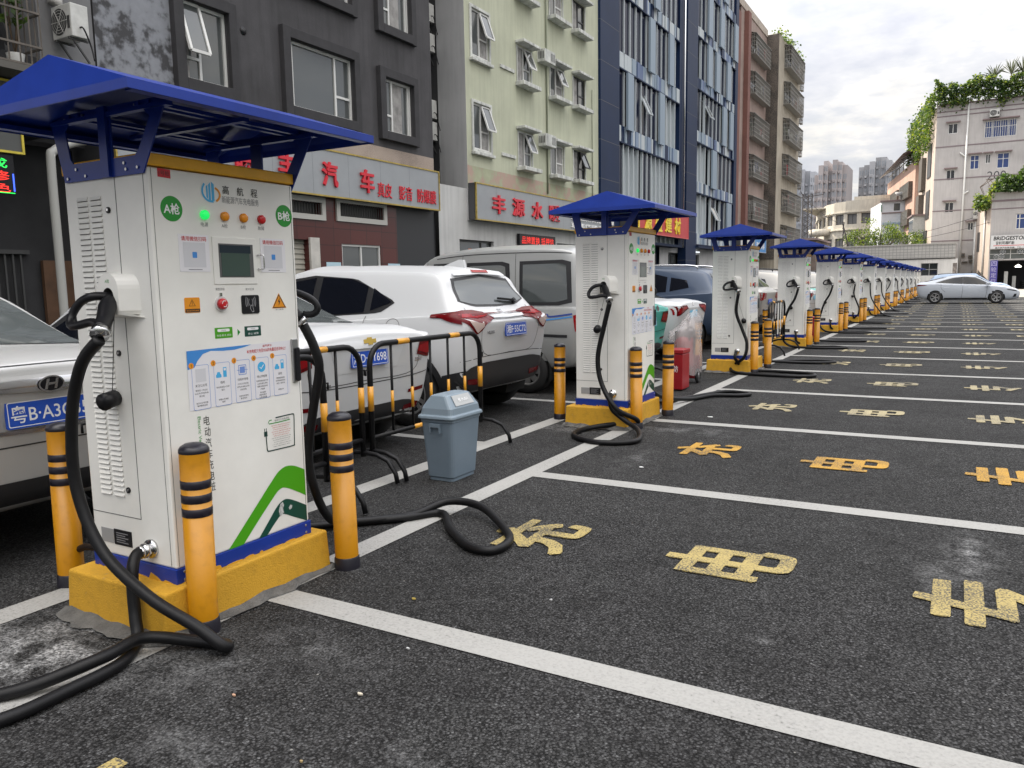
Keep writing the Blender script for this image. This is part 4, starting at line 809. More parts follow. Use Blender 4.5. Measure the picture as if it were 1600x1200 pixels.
for i, (z, zz) in enumerate(((5.78, .62), (6.42, .62), (8.35, .6), (9.2, .6))):
    aircon(lambda a, z_, d: (a, 20.36-d, z_), XF-1.75, XF-1.02, z, z+zz-.08, .05, .38, 'air conditioner in the alley gap, %s counted from the bottom' % ORD[i], group='air conditioner units in the alley gap')
# --- two navy panelled blocks
NAVY = M('panel_navy', (.010, .022, .060), .45, 0, spec=.12, var=.15, vscale=.6); PALE = M('panel_pale', (.22, .28, .345), .5); PALE2 = M('panel_white', (.42, .46, .48), .5); MIDB = M('panel_blue', (.07, .11, .22), .45); LITB = M('panel_light_blue', (.17, .23, .33), .45)
NGLS = M('navy_glass', (.008, .011, .030), .15, spec=.12)
def navy_block(name, lab, y0, f0, f1, y1, bands, top, rows, soffit, seed):
    b = thing('office_building', lab, 'building', (XF, (y0+y1)/2, 0)); rnd = random.Random(seed)
    m = MB(NAVY); m.pbox(FX, y0, f0-.02, 0, top, -6, .10); m.pbox(FX, f1+.02, y1, soffit, top, -6, .04); m.mat(SEAM)
    z = 1.0
    while z < top: m.prect(FX, y0+.02, f0-.04, z, z+.02, .102); m.pbox(PYn(y0), XF-2, XF+.1, z, z+.02, 0, .002); z += 1.55
    part(b, 'side_panel', m)
    m = MB(M('panel_back', (.02, .03, .06), .6, spec=.1)); m.prect(FX, f0, f1, soffit, top, -.45); m.pbox(FX, f0, f1, soffit-.12, soffit, -3, .25); part(b, 'back_wall', m)
    zs = [soffit]+[z for bd in bands for z in bd]+[top]
    m = MB(PALE, PALE2, MIDB, LITB, NAVY)
    for z0, z1 in bands:
        y = f0
        while y < f1-.05:
            w_ = min(f1-y, rnd.choice((.14, .22, .22, .36, .5))); m.mat(rnd.choice((PALE, PALE, PALE2, PALE2, MIDB, LITB, NAVY))); m.pbox(FX, y, y+w_-.015, z0, z1, -.3, rnd.choice((.0, .02, .05))); y += w_
        m.mat(NAVY); m.pbox(FX, f0, f1, z0-.06, z0-.005, -.3, .10)
    part(b, 'striped_band', m)
    for ri, row in enumerate(rows):
        z0, z1 = zs[2*ri], zs[2*ri+1]-.06; n = len(row); w_ = (f1-f0)/n
        fr = MB(PALE); rc = MB(PALE2)
        for i, c in enumerate(row):
            a0, a1 = f0+w_*i, f0+w_*(i+1)
            fr.mat(PALE2); fr.pbox(FX, a0, a0+.07, z0, z1, -.10, .03)
            if c == 'F': fr.mat(PALE); fr.pbox(FX, a0+.06, a1+.05, z0-.15, z1-.05, .10, .20)
            elif c == 'W': rc.pbox(FX, a0+.07, a1, z0, z1, -.44, -.25)
            if c in 'DFO':
                g_ = MB(NGLS); g_.prect(FX, a0+.07, a1, z0+.02, z1-.02, -.04)
                o = part(b, 'window', g_)
                if c == 'O':
                    s_ = MB(PALE2); q = [Vector(FX(a0+.1, z0+.9, .35)), Vector(FX(a1-.05, z0+.9, .35)), Vector(FX(a1-.05, z1-.3, -.15)), Vector(FX(a0+.1, z1-.3, -.15))]
                    for k in range(4): s_.bar(q[k], q[(k+1) % 4], .06)
                    s_.mat(GLASS); s_.add([tuple(x) for x in q], [(0, 1, 2, 3)]); s_.build('sash', o, True)
        part(b, 'fin_panels', fr)
        if rc.v: part(b, 'recessed_panels', rc)
    return b
b = navy_block('office_building', 'navy and white finned office block beside the pale green block', 30.3, 32.35, 40.75, 41.9, [(4.5, 5.1), (7.45, 8.15), (10.5, 11.2), (13.55, 14.2), (16.6, 17.2)], 24, ['DWWWWDWWWWWW', 'DWWWWDDWWWWDWW', 'DFMDODDFWWWW'.replace('M', 'D'), 'DDDDDFDDDFWW', 'DDFDDDFDDDDD', 'DDDFDDDDDFDD'], 3.3, 11)
m = MB(NAVY); m.prect(FX, 30.3, 41.9, 0, 3.2, -.5); m.mat(AC_D); m.prect(FX, 32.6, 38.8, .0, 2.9, -.48); part(b, 'ground_floor_wall', m)
m = MB(CHROME); m.tube([FX(41.3, 3.2, .14), FX(41.3, 20.5, .14)], .05, 8); part(b, 'corner_pipe', m)
b2 = navy_block('office_building', 'navy and white finned office block beside the pinkish caged block', 41.9, 43.8, 52.2, 52.9, [(3.5, 4.1), (6.35, 6.95), (9.1, 9.72), (11.95, 12.55), (14.7, 15.25), (17.4, 18.0)], 19.5, ['WW', 'WWWOWDFD', 'WWWFDDDDD', 'DWODDDFDFD', 'WDFDFDDFDD', 'DDFDDFDDDF', 'DDDDDDFDDD'], 3.4, 23)
WG = M('ground_white', (.46, .46, .46), .75, var=.12, vscale=1, streak=.12)
m = MB(WG); H2 = [(40.3, 41.9, .9, 2.95), (44.2, 46.0, .9, 2.95)]; wall(m, FX, 38.9, 52.9, 0, 3.3, H2, .2, -.35); part(b2, 'ground_floor_wall', m)
for h in H2: window(b2, FX, *h, d=-.5, fm=FDRK, vm=(.5,), hm=((.35, 0, .5),), t=.08)
m = MB(M('lamp_strip', (.85, .9, .95), .5, emit=.6)); m.pbox(FX, 44.0, 45.6, 3.05, 3.12, -.3, -.2); part(b2, 'strip_light', m)
s = signboard('shop_sign', 'red shop sign with yellow characters 源盛建材', FX, 32.6, 41.2, 3.62, 4.78, .45, M('sign_scarlet', (.46, .022, .03), .4), M('sign_pinkish', (.55, .10, .10), .4), panels=3)
m = MB(M('sign_yellow_text', (.75, .58, .03), .4))
for ch, y in (('同', 33.3), ('源', 34.95), ('盛', 36.4), ('建', 37.85), ('材', 39.3)): m.text(ch, FX, y, 4.2, .95, .82, d=.455, depth=.04, bold=.02)
part(s, 'lettering', m)
# --- pinkish caged block
PINK = M('render_pink', (.30, .225, .195), .85, var=.22, vscale=.6, streak=0.22); OXB = M('render_oxblood', (.17, .075, .06), .8, var=.2, vscale=.6)
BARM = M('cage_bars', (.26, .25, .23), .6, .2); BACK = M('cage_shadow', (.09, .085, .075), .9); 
CLOTH = [M('cloth_'+n, c, .85) for n, c in (('white', (.55, .55, .55)), ('red', (.28, .02, .03)), ('blue', (.06, .09, .2)), ('pale', (.35, .37, .34)))]
def cage(bld, P, a0, a1, z0, z1, d, seed):
    
    if a1-a0 > 2: z1 -= .25; a0 += .35; a1 -= .35; d *= .8
    rnd = random.Random(seed)
    m = MB(BARM); n = int((a1-a0)/.24)
    for i in range(n+1): a = a0+(a1-a0)*i/n; m.bar(P(a, z0, d), P(a, z1, d), .022)
    for i in range(5):
        for a in (a0, a1): m.bar(P(a, z0, d*i/4), P(a, z1, d*i/4), .022)
    for k in range(6): z = z0+(z1-z0)*k/5; m.bar(P(a0, z, d), P(a1, z, d), .03); m.bar(P(a0, z, 0), P(a0, z, d), .03); m.bar(P(a1, z, 0), P(a1, z, d), .03)
    m.hexa([P(a0-.05, z1, d+.05), P(a1+.05, z1, d+.05), P(a1+.05, z1+.14, .0), P(a0-.05, z1+.14, .0), P(a0-.05, z1+.03, d+.05), P(a1+.05, z1+.03, d+.05), P(a1+.05, z1+.17, .0), P(a0-.05, z1+.17, .0)])
    m.pbox(P, a0, a1, z0-.05, z0, 0, d)
    o = part(bld, 'window_cage', m)
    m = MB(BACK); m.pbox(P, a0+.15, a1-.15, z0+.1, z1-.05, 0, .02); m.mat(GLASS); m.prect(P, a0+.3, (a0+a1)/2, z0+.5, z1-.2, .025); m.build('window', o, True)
    m = MB(CLOTH[0])
    for k in range(rnd.randint(3, 6)):
        m.mat(rnd.choice(CLOTH)); a = rnd.uniform(a0+.2, a1-.7); w_ = rnd.uniform(.25, .6); h = rnd.uniform(.3, .8); z = rnd.uniform(z0+.1+h, z1-.1); dd = rnd.uniform(.2, .8)*d
        m.add([P(a, z, dd), P(a+w_, z, dd+.03), P(a+w_*.9, z-h, dd), P(a+.03, z-h*.93, dd+.04)], [(0, 1, 2, 3)])
    m.build('laundry', o, True)
b = thing('apartment_building', 'pinkish block with rusty cages and an oxblood corner stripe', 'building', (XF, 57, 0))
m = MB(PINK); m.pbox(FX, 53.6, 61.5, 3.6, 19.0, -6, 0); part(b, 'wall', m)
m = MB(OXB); m.pbox(FX, 52.95, 53.6, 0, 18.6, -6, .02); m.pbox(FX, 54.5, 55.2, 3.6, 18.9, 0, .30); part(b, 'corner_stripe', m)
m = MB(M('dim_shop', (.10, .085, .07), .8, var=.5, vscale=.8)); m.prect(FX, 53.6, 61.5, 0, 3.6, -.4); m.mat(M('dim_red', (.22, .03, .02), .6)); m.pbox(FX, 54.5, 57.5, 2.5, 3.2, -.4, -.2); m.mat(AC_D); m.prect(FX, 55, 60, .0, 2.3, -.38); part(b, 'ground_floor', m)
for i, (z0, z1) in enumerate(((5.6, 7.4), (8.5, 10.15), (11.2, 12.9), (14.0, 15.6), (16.6, 18.1))): cage(b, FX, 55.6, 61.2, z0, z1, .55, 40+i)
m = MB(worn('parapet', (.42, .36, .30), (.2, .17, .15), .42, 10)); m.pbox(FX, 52.95, 61.5, 19.0, 19.5, -6, .05); part(b, 'parapet', m)
s = signboard('shop_sign', 'white shop sign with dark characters on the pinkish block', FX, 53.0, 56.6, 3.5, 4.7, .4, M('sign_white', (.62, .62, .62), .45), M('sign_edge', (.5, .5, .5), .4), panels=30)
m = MB(PBLK); m.text('五金交电', FX, 54.8, 4.2, 2.6, .55, d=.406, bold=.02); m.text('水电安装', FX, 54.8, 3.75, 2.0, .25, d=.406); part(s, 'lettering', m)
s = signboard('shop_sign', 'blue shop sign with white characters on the pinkish block', FX, 57.0, 60.8, 3.4, 4.4, .4, M('sign_blue', (.05, .22, .50), .45), M('sign_edge', (.5, .5, .5), .4), panels=30)
m = MB(PWHT); m.text('汽车美容', FX, 58.9, 3.9, 2.8, .5, d=.406, bold=.02); part(s, 'lettering', m)
# --- beige block with dark pebbled flank
XB = -12.14; FB = PX(XB)
BEIGE = M('render_beige', (.36, .32, .255), .85, var=.25, vscale=.5, streak=0.25); PEB = worn('flank_pebble', (.15, .125, .105), (.055, .05, .045), .48, 16, .9, big=1.5)
b = thing('apartment_building', 'beige block with dark pebbled flank and caged balconies, end of the row', 'building', (XB, 66, 0))
m = MB(BEIGE); m.pbox(FB, 61.55, 70.3, 0, 19.2, -8, 0); part(b, 'wall', m)
m = MB(PEB); m.pbox(PYn(61.55), XB-8, XB-.02, 3.0, 19.15, 0, .06); part(b, 'flank_wall', m)
for i in range(6): z = 4.0+2.65*i; cage(b, FB, 63.2, 69.8, z, z+1.75, .6, 60+i); cage(b, PYn(70.3) if False else FB, 70.31, 70.9, z-.3, z+1.1, .2, 80+i)
rnd = random.Random(4)
def creeper(name, lab, pts, n, s_, mats, spread, group=None, cat='plant', stems=True):
    t = thing(name, lab, cat, pts[0], group); l = [MB(x) for x in mats]
    for k in range(n):
        p = Vector(pts[rnd.randrange(len(pts)-1)]) if len(pts) == 1 else None
        i = rnd.randrange(max(1, len(pts)-1)); a, c = Vector(pts[i]), Vector(pts[min(i+1, len(pts)-1)])
        p = a.lerp(c, rnd.random())+Vector((rnd.gauss(0, spread[0]), rnd.gauss(0, spread[1]), rnd.gauss(0, spread[2])))
        leaf(l[rnd.randrange(len(l))], p, s_*rnd.uniform(.7, 1.3), rnd)
    m = MB(M('stem_brown', (.09, .06, .035), .8)); m.tube([Vector(p)-Vector((0, 0, .1)) for p in pts], .03, 5) if len(pts) > 1 else None
    if m.v: part(t, 'stem', m)
    for m in l: part(t, 'foliage', m)
    return t
creeper('roof_plants', 'bushy plants along the roof edge of the beige block', [(XB-.1, 61.7, 19.4), (XB-.1, 64, 19.3), (XB-.1, 66, 19.5), (XB-.1, 69.9, 19.4)], 420, .22, (LEAF, LEAFD, LEAF2), (.25, .3, .14))
aircon(FB, 69.2, 70.2, 18.3, 19.0, .05, .4, 'air conditioner at the top corner of the beige block', group=None)
# --- far right: tall tiled block, shop, low tiled wall building
S_ = 1.163
def sx(x): return x*S_
def sz(z): return 1.39+(z-1.39)*S_
TILE = M('tile_grey', (.43, .41, .40), .7, var=.14, vscale=.35, streak=0.1); TSUN = M('tile_sunlit', (.46, .39, .34), .7, var=.12, vscale=.5, streak=0.1); STRP = M('band_mauve', (.19, .15, .16), .8); BLUG = M('blue_glass', (.02, .045, .16), .08, spec=.7); CANB = M('canopy_slab', (.20, .15, .15), .8)  # TSUN: same tile with the warm sunlight put into its colour
YT = 107.0; FT = PYn(YT)
b = thing('apartment_building', 'tall grey tiled block with ivy on its roof, far right', 'building', (0, YT, 0))
WT = [(-1.59, -.75, 15.62, 16.6), (1.56, 4.2, 14.9, 16.5), (.46, 1.24, 11.98, 13.35), (1.76, 2.2, 12.45, 13.35), (2.75, 3.76, 11.9, 13.35), (-1.56, -.80, 11.08, 12.1), (-1.56, -.76, 7.88, 8.9), (.54, 1.06, 6.02, 6.8)]
H = [(sx(a), sx(c), sz(d), sz(e)) for a, c, d, e in WT]
xl = -3.06
m = MB(TILE); wall(m, FT, xl, 9.5, 0, 21.2, H, .15); part(b, 'front_wall', m)
m = MB(TSUN); m.add([(xl, YT, 0), (-6.9, 133, 0), (-6.9, 133, 21.2), (xl, YT, 21.2)], [(0, 1, 2, 3)]); m.mat(TILE); m.add([(xl, YT, 21.2), (9.5, YT, 21.2), (9.5, 133, 21.2), (-6.9, 133, 21.2)], [(0, 1, 2, 3)]); m.add([(9.5, YT, 0), (9.5, 133, 0), (9.5, 133, 21.2), (9.5, YT, 21.2)], [(0, 1, 2, 3)]); part(b, 'side_wall', m)
m = MB(STRP)
for z in (20.4, 19.9, 16.45, 12.75, 9.1, 5.6): m.pbox(FT, xl-.02, 9.5, z, z+.12, 0, .03)
m.pbox(FT, xl-.1, 9.5, 21.2, 21.35, -.2, .12); part(b, 'band', m)
for i, h in enumerate(H):
    big = i == 1; blue = i in (1, 2, 4)
    o = window(b, FT, *h, d=-.12, fm=FWHT, gm=BLUG if blue else DGLASS, vm=(.25, .5, .75) if big else (.5,), hm=((.62, 0, 1),) if i in (1, 2, 4) else None, t=.07)
    m = MB(CANB); m.pbox(FT, h[0]-.25, h[1]+.25, h[3]+.1, h[3]+.22, 0, .35); m.build('window_canopy', o, True)
    if big:
        m = MB(FWHT)
        for k in range(15): a = h[0]+(h[1]-h[0])*k/14; m.bar(FT(a, h[2], .08), FT(a, h[3], .08), .03)
        m.build('window_bars', o, True)
m = MB(M('number_dark', (.06, .06, .065), .8)); m.text('200', FT, sx(2.78), sz(11.25), 1.85, .95, d=.006); part(b, 'painted_number', m)
m = MB(FWHT); m.tube([FT(sx(.10), sz(18.4), .12), FT(sx(-.02), 0.1, .12)], .10, 8); m.tube([FT(sx(.08), sz(13.2), .12), FT(sx(-.45), sz(13.7), .12)], .08, 6); m.tube([FT(sx(.05), sz(9.6), .12), FT(sx(.45), sz(9.9), .12)], .08, 6); m.tube([FT(sx(1.25), 0, .15), FT(sx(1.25), sz(7), .15)], .12, 8); part(b, 'drain_pipe', m)
# side wall fittings (a plane that recedes to the left)
dv = Vector((-6.9-xl, 133-YT, 0)).normalized(); nv = Vector((-dv.y, dv.x, 0))
FS = lambda a, z, d: (xl+dv.x*a+nv.x*d, YT+dv.y*a+nv.y*d, z)
for a, z0, z1, dd in ((3, 13.6, 17.5, .1), (8, 12.5, 16.5, .5), (3, 8.6, 12, .1), (9, 8.5, 12, .6), (4, 3.2, 7.2, .1)):
    m = MB(CAGE if dd > .3 else FDRK); m.pbox(FS, a, a+3.2, z0, z1, 0, dd); part(b, 'bay_window', m)
m = MB(AC_W); m.pbox(FS, 7, 12, 5.2, 9.2, 0, 1.3); m.mat(GLASS); m.pbox(FS, 7.2, 11.8, 7.0, 8.8, 1.3, 1.32); m.mat(CANB); m.pbox(FS, 6.8, 12.2, 9.2, 9.4, 0, 1.5); part(b, 'enclosed_balcony', m)
aircon(FT, sx(1.9), sx(2.72), sz(16.8), sz(17.5), .1, .6, 'white air conditioner above the wide barred window of the tall block', group=None)
IVY = (LEAF, LEAFD, LEAFD, LEAF2)
t = thing('ivy', 'thick ivy hanging over the roof edge of the tall grey tiled block', 'ivy', (0, YT, 21.3)); ls = [MB(x) for x in IVY]; rnd = random.Random(12)
for k in range(9500):
    x = rnd.uniform(xl-.3, 9.5); z = 21.25+2.5*rnd.random()**.8+.35*math.sin(x*1.3)+.2*math.sin(x*3.1); 
    if rnd.random() < .10: z -= rnd.uniform(.2, .9)
    if math.sin(x*5.3)+math.sin(z*6.1+x) > 1.35: continue
    leaf(ls[rnd.randrange(4)], (x, YT-.25+rnd.gauss(0, .35), z), .30, rnd)
for k in range(4200):
    a = rnd.uniform(0, 24)**1.0; top = 21.3; u = rnd.random(); z = top+1.6-u*(2.2+4.2*abs(math.sin(a*.33))*(1 if a > 1.5 else .4))
    p = Vector(FS(a, z, .25+abs(rnd.gauss(0, .35)))); leaf(ls[rnd.choice((0, 0, 3, 1))], p, .34, rnd)
m = MB(M('stem_brown', (.09, .06, .035), .8))
for k in range(60): x = rnd.uniform(xl, 9.4); m.tube([(x, YT-.1, 21.2), (x+rnd.uniform(-.5, .5), YT-.2, 22.2), (x+rnd.uniform(-.8, .8), YT-.3, 23.2)], .03, 4)
part(t, 'stem', m)
for m in ls: part(t, 'foliage', m)
def spiky(x, y, z, h, lab):
    t = thing('roof_palm', lab, 'plant', (x, y, z), 'spiky plants on the tall roof'); m = MB(M('spike_leaf', (.12, .14, .07), .6, var=.4, vscale=3)); s_ = MB(M('stem_brown', (.09, .06, .035), .8)); s_.tube([(x, y, z), (x, y, z+h*.4)], .06, 6); part(t, 'stem', s_)
    for k in range(26):
        a = rnd.uniform(0, 6.283); e = rnd.uniform(.35, 1.3); l_ = h*rnd.uniform(.6, 1); d = Vector((math.cos(a)*math.cos(e), math.sin(a)*math.cos(e), math.sin(e))); p = Vector((x, y, z+h*.35)); tt = d.cross(Vector((0, 0, 1))).normalized()*.05
        q = p+d*l_*.6; r_ = p+d*l_*.95+Vector((0, 0, -l_*.10)); m.add([p-tt, p+tt, q+tt, r_, q-tt], [(0, 1, 2, 3, 4)])
    part(t, 'leaves', m)
spiky(2.5, YT+.4, 23.0, 2.2, 'leftmost spiky plant on the ivy covered roof'); spiky(4.1, YT+.6, 23.1, 2.5, 'middle spiky plant on the ivy covered roof'); spiky(5.2, YT+.5, 23.1, 2.4, 'rightmost spiky plant on the ivy covered roof')
# tyre shop
YS = 100.0; FSH = PYn(YS); xs0 = 2.75
b = thing('shop_building', 'two storey grey building with the open tyre shop', 'building', (xs0, YS, 0))
HS = [(sx(4.32), sx(5.3), sz(5.65), sz(7.05)), (sx(3.1), 9.5, 0, sz(2.86)), (xs0+.1, 9.5, sz(2.98), sz(3.84))]
m = MB(TILE); wall(m, FSH, xs0, 9.5, 0, 10.3, HS, .2); part(b, 'front_wall', m)
m = MB(TSUN); m.add([(xs0, YS, 0), (1.45, YT, 0), (1.45, YT, 10.3), (xs0, YS, 10.3)], [(0, 1, 2, 3)]); m.mat(TILE); m.add([(xs0, YS, 10.3), (9.5, YS, 10.3), (9.5, YT, 10.3), (1.45, YT, 10.3)], [(0, 1, 2, 3)]); part(b, 'side_wall', m)
m = MB(STRP); m.pbox(FSH, xs0-.02, 9.5, 9.3, 9.5, 0, .03); m.pbox(FSH, xs0-.02, 9.5, 8.5, 8.6, 0, .03); m.mat(FDRK); dv2 = Vector((1.45-xs0, 7, 0)).normalized(); nv2 = Vector((-dv2.y, dv2.x, 0)); FS2 = lambda a, z, d: (xs0+dv2.x*a+nv2.x*d, YS+dv2.y*a+nv2.y*d, z); m.pbox(FS2, 4.6, 5.8, 4.2, 6.4, 0, .03); m.mat(FWHT); m.tube([FS2(2.2, 0, .1), FS2(2.2, 9, .1)], .09, 8); part(b, 'band', m)
window(b, FSH, *HS[0], d=-.12, fm=FWHT, gm=BLUG, vm=(.3,), hm=((.68, 0, 1),), t=.08)
m = MB(M('shop_dark', (.016, .017, .022), .8)); m.prect(FSH, sx(3.1), 9.5, 0, sz(2.86), -5); m.add([FSH(sx(3.1), 0, -.2), FSH(sx(3.1), 0, -5), FSH(sx(3.1), 3.2, -5), FSH(sx(3.1), 3.2, -.2)], [(0, 1, 2, 3)]); m.add([FSH(sx(3.1), 3.15, -.2), FSH(9.5, 3.15, -.2), FSH(9.5, 3.15, -5), FSH(sx(3.1), 3.15, -5)], [(0, 1, 2, 3)]); part(b, 'shop_interior', m)
m = MB(M('transom', (.10, .11, .105), .3)); m.prect(FSH, xs0+.1, 9.5, sz(2.98), sz(3.84), -.12); m.mat(FWHT); m.pbox(FSH, xs0+.1, 9.5, 3.75, 3.80, -.12, -.06)
for a in (4.7, 6.1): m.pbox(FSH, a, a+.06, sz(2.98), sz(3.84), -.12, -.06)
part(b, 'transom_window', m)
for i, (x, z) in enumerate(((4.0, 4.0), (3.9, 3.5), (5.55, 4.0), (6.0, 3.95), (3.45, 3.45))):
    m = MB(CHROME); m.tube([FSH(x+.26*math.cos(k*math.pi/8), z+.26*math.sin(k*math.pi/8), .03) for k in range(16)], .03, 6, close=True)
    for k in range(6): m.bar(FSH(x, z, .03), FSH(x+.25*math.cos(k*math.pi/3), z+.25*math.sin(k*math.pi/3), .03), .05)
    tag(m.build('wheel_rim'), 'polished wheel rim hung over the tyre shop opening, %s of five' % ('upper left', 'lower middle', 'upper right inner', 'rightmost', 'lower leftmost')[i], 'wheel rim', 'wheel rims over the tyre shop')
ln = thing('work_light', 'white lamp glowing inside the dark tyre shop', 'lamp', FSH(5.6, 2.5, -2)); m = MB(M('lamp_glow', (1, .93, .8), .5, emit=3)); m.lathe(5.6, YS+2, [(.05, 2.65), (.3, 2.45), (.3, 2.35), (0, 2.33)], 14); part(ln, 'shade', m); m = MB(AC_D); m.tube([(5.6, YS+2, 2.6), (5.6, YS+2, 3.15)], .015, 5); part(ln, 'cord', m)
for i, (x, z, yy) in enumerate(((4.3, 1.0, 1.0), (5.1, .8, 1.8), (6.2, .9, 2.2))):
    m = MB(AC_W if i < 2 else RUB); m.box(x, x+.35, YS+yy, YS+yy+.3, 0, 1.9-.5*i) if i < 2 else [m.lathe(x, YS+yy, [(.25, .22*k), (.34, .22*k+.03), (.34, .22*k+.19), (.25, .22*k+.22)], 16) for k in range(4)]
    tag(m.build(('tool_cabinet', 'tool_cabinet', 'tyre_stack')[i], bevel=.02), ('tall pale cabinet just inside the tyre shop', 'shorter pale cabinet inside the tyre shop', 'stack of black tyres deep in the tyre shop')[i], ('cabinet', 'cabinet', 'tyres')[i])
s = signboard('shop_sign', 'white tyre shop sign with black Latin lettering and red line', FSH, sx(2.42), 9.5, sz(3.9), sz(5.16), .35, M('sign_white', (.62, .62, .62), .45), M('sign_edge', (.5, .5, .5), .4), panels=30)
m = MB(PBLK); m.text('BRIDGESTONE', lambda a, z, d: FSH(a+.12*(z-5.4), z, d), 4.75, 5.42, 3.3, .42, d=.356, bold=.03); m.text('普利司通轮胎', FSH, 4.15, 4.93, 1.7, .36, d=.356, bold=.02); m.text('黄木岗汽车服务部', FSH, 4.15, 4.42, 1.75, .16, d=.356, bold=.02); m.text('TEL:1380', FSH, 5.75, 4.42, 1.0, .14, d=.356); m.mat(RED); m.prect(FSH, 3.1, 9.4, 4.62, 4.68, .356); part(s, 'lettering', m)
s = thing('shop_banner', 'vertical blue banner with white characters beside the tyre shop opening', 'banner', FSH(3.2, 0, 0)); m = MB(M('banner_blue', (.07, .06, .26), .5)); m.pbox(FSH, 2.93, 3.62, .25, 3.1, .02, .08); part(s, 'panel', m); m = MB(M('banner_text', (.45, .42, .62), .5))
for i, ch in enumerate('四轮定位'): m.text(ch, FSH, 3.27, 2.75-.62*i, .5, .5, d=.085)
part(s, 'lettering', m)
t = thing('roof_shrub', 'leafy vine shrub spilling over the roof of the tyre shop', 'shrub', (3, YS, 10.4)); ls = [MB(x) for x in (LEAF, LEAF2, LEAFD)]; rnd = random.Random(31)
for k in range(5200):
    u = rnd.random(); x = 1.2+7.5*u; zt = 10.5+1.3*min(1, u*2.2)+2.2*max(0, u-.18)*1.0+.5*math.sin(x*2.3); zb = 9.7 if x < 3.0 else 10.35
    z = zb+(zt-zb)*rnd.random(); 
    if x < 2.6: z -= rnd.random()*1.2
    leaf(ls[(1 if u < .25 else 0) if rnd.random() < .6 else 2], (x, YS+rnd.gauss(.2, .6)+(1.5-u*4 if u < .3 else 0), z), .34, rnd)
m = MB(M('stem_brown', (.09, .06, .035), .8))
for k in range(26): x = rnd.uniform(1.8, 8.5); m.tube([(x, YS+.3, 10.2), (x+rnd.uniform(-.6, .6), YS+.1, 11.0), (x+rnd.uniform(-1, 1), YS, 11.8)], .03, 4)
part(t, 'stem', m)
for m in ls: part(t, 'foliage', m)
aircon(FT, sx(.98), sx(1.42), sz(7.1), sz(8.1), .2, .7, 'air conditioner below the vine shrub at the tyre shop corner', group=None)
# meters and boxes at the foot of the tall block
for i, (x, z, w_, h) in enumerate(((.15, 3.9, .35, .45), (.75, 3.75, .4, .35), (.8, 3.2, .45, .4), (.2, 3.2, .6, .2), (1.1, 1.4, .5, .9))):
    m = MB(M('box_brown', (.12, .10, .08), .7)); m.pbox(FT, sx(x), sx(x)+w_, z-.2, z-.2+h, 0, .2); m.mat(AC_D); m.pbox(FT, sx(x)+.08, sx(x)+w_-.08, z-.1, z-.1+h*.5, .2, .22)
    tag(m.build('meter_box', bevel=.01), 'dark meter box on the foot of the tall block, %s of five' % ('upper left', 'upper right', 'middle right', 'middle left', 'lowest')[i], 'meter box', 'meter boxes behind the white saloon')
# low tiled building
YL = 97.7; FL = PYn(YL)
b = thing('low_building', 'long low building with grey tiled parapet and white wall below', 'building', (-8, YL, 0))
HL = [(sx(-3.15), sx(-1.72), sz(1.55), sz(2.74)), (-10.6, -9.0, 1.6, 2.9), (-.6, -.2, 1.2, 2.9)]
m = MB(M('low_white', (.60, .59, .57), .7, var=.08, vscale=.6, streak=.12)); wall(m, FL, -24, -.45+.3, 0, 3.38, HL, .2); part(b, 'wall', m)
LT = bpy.data.materials.new('parapet_tile'); LT.use_nodes = True; _t = LT.node_tree; _b = _t.nodes['Principled BSDF']; _b.inputs['Roughness'].default_value = .6
_g = _t.nodes.new('ShaderNodeNewGeometry'); _s = _t.nodes.new('ShaderNodeSeparateXYZ'); _c = _t.nodes.new('ShaderNodeCombineXYZ'); _t.links.new(_g.outputs['Position'], _s.inputs[0]); _t.links.new(_s.outputs[0], _c.inputs[0]); _t.links.new(_s.outputs[2], _c.inputs[1]); _k = _t.nodes.new('ShaderNodeTexBrick'); _k.offset = 0; _k.inputs['Brick Width'].default_value = .36; _k.inputs['Row Height'].default_value = .3; _k.inputs['Mortar Size'].default_value = .03; _k.inputs['Scale'].default_value = 1
for i, c in ((1, (.37, .36, .34)), (2, (.33, .32, .305)), (3, (.22, .22, .215))): _k.inputs[i].default_value = (*c, 1)
_t.links.new(_c.outputs[0], _k.inputs['Vector']); _t.links.new(_k.outputs[0], _b.inputs['Base Color'])
m = MB(LT); m.pbox(FL, -24, -.4, 3.5, 4.95, -8, .12); m.mat(M('coping', (.34, .33, .31), .8)); m.pbox(FL, -24, -.38, 4.95, 5.07, -8, .18); m.mat(AC_D); m.pbox(FL, -24, -.4, 3.38, 3.5, -8, .06); part(b, 'parapet', m)
for h in HL[:2]: window(b, FL, *h, d=-.12, fm=M('frame_alu', (.3, .3, .3), .4), gm=DGLASS, vm=(.5,), hm=((.5, 0, 1),), t=.06)
m = MB(M('door_mixed', (.25, .22, .2), .6, var=.7, vscale=4)); m.prect(FL, -.6, -.2, 1.2, 2.9, -.1); part(b, 'notice_board', m)
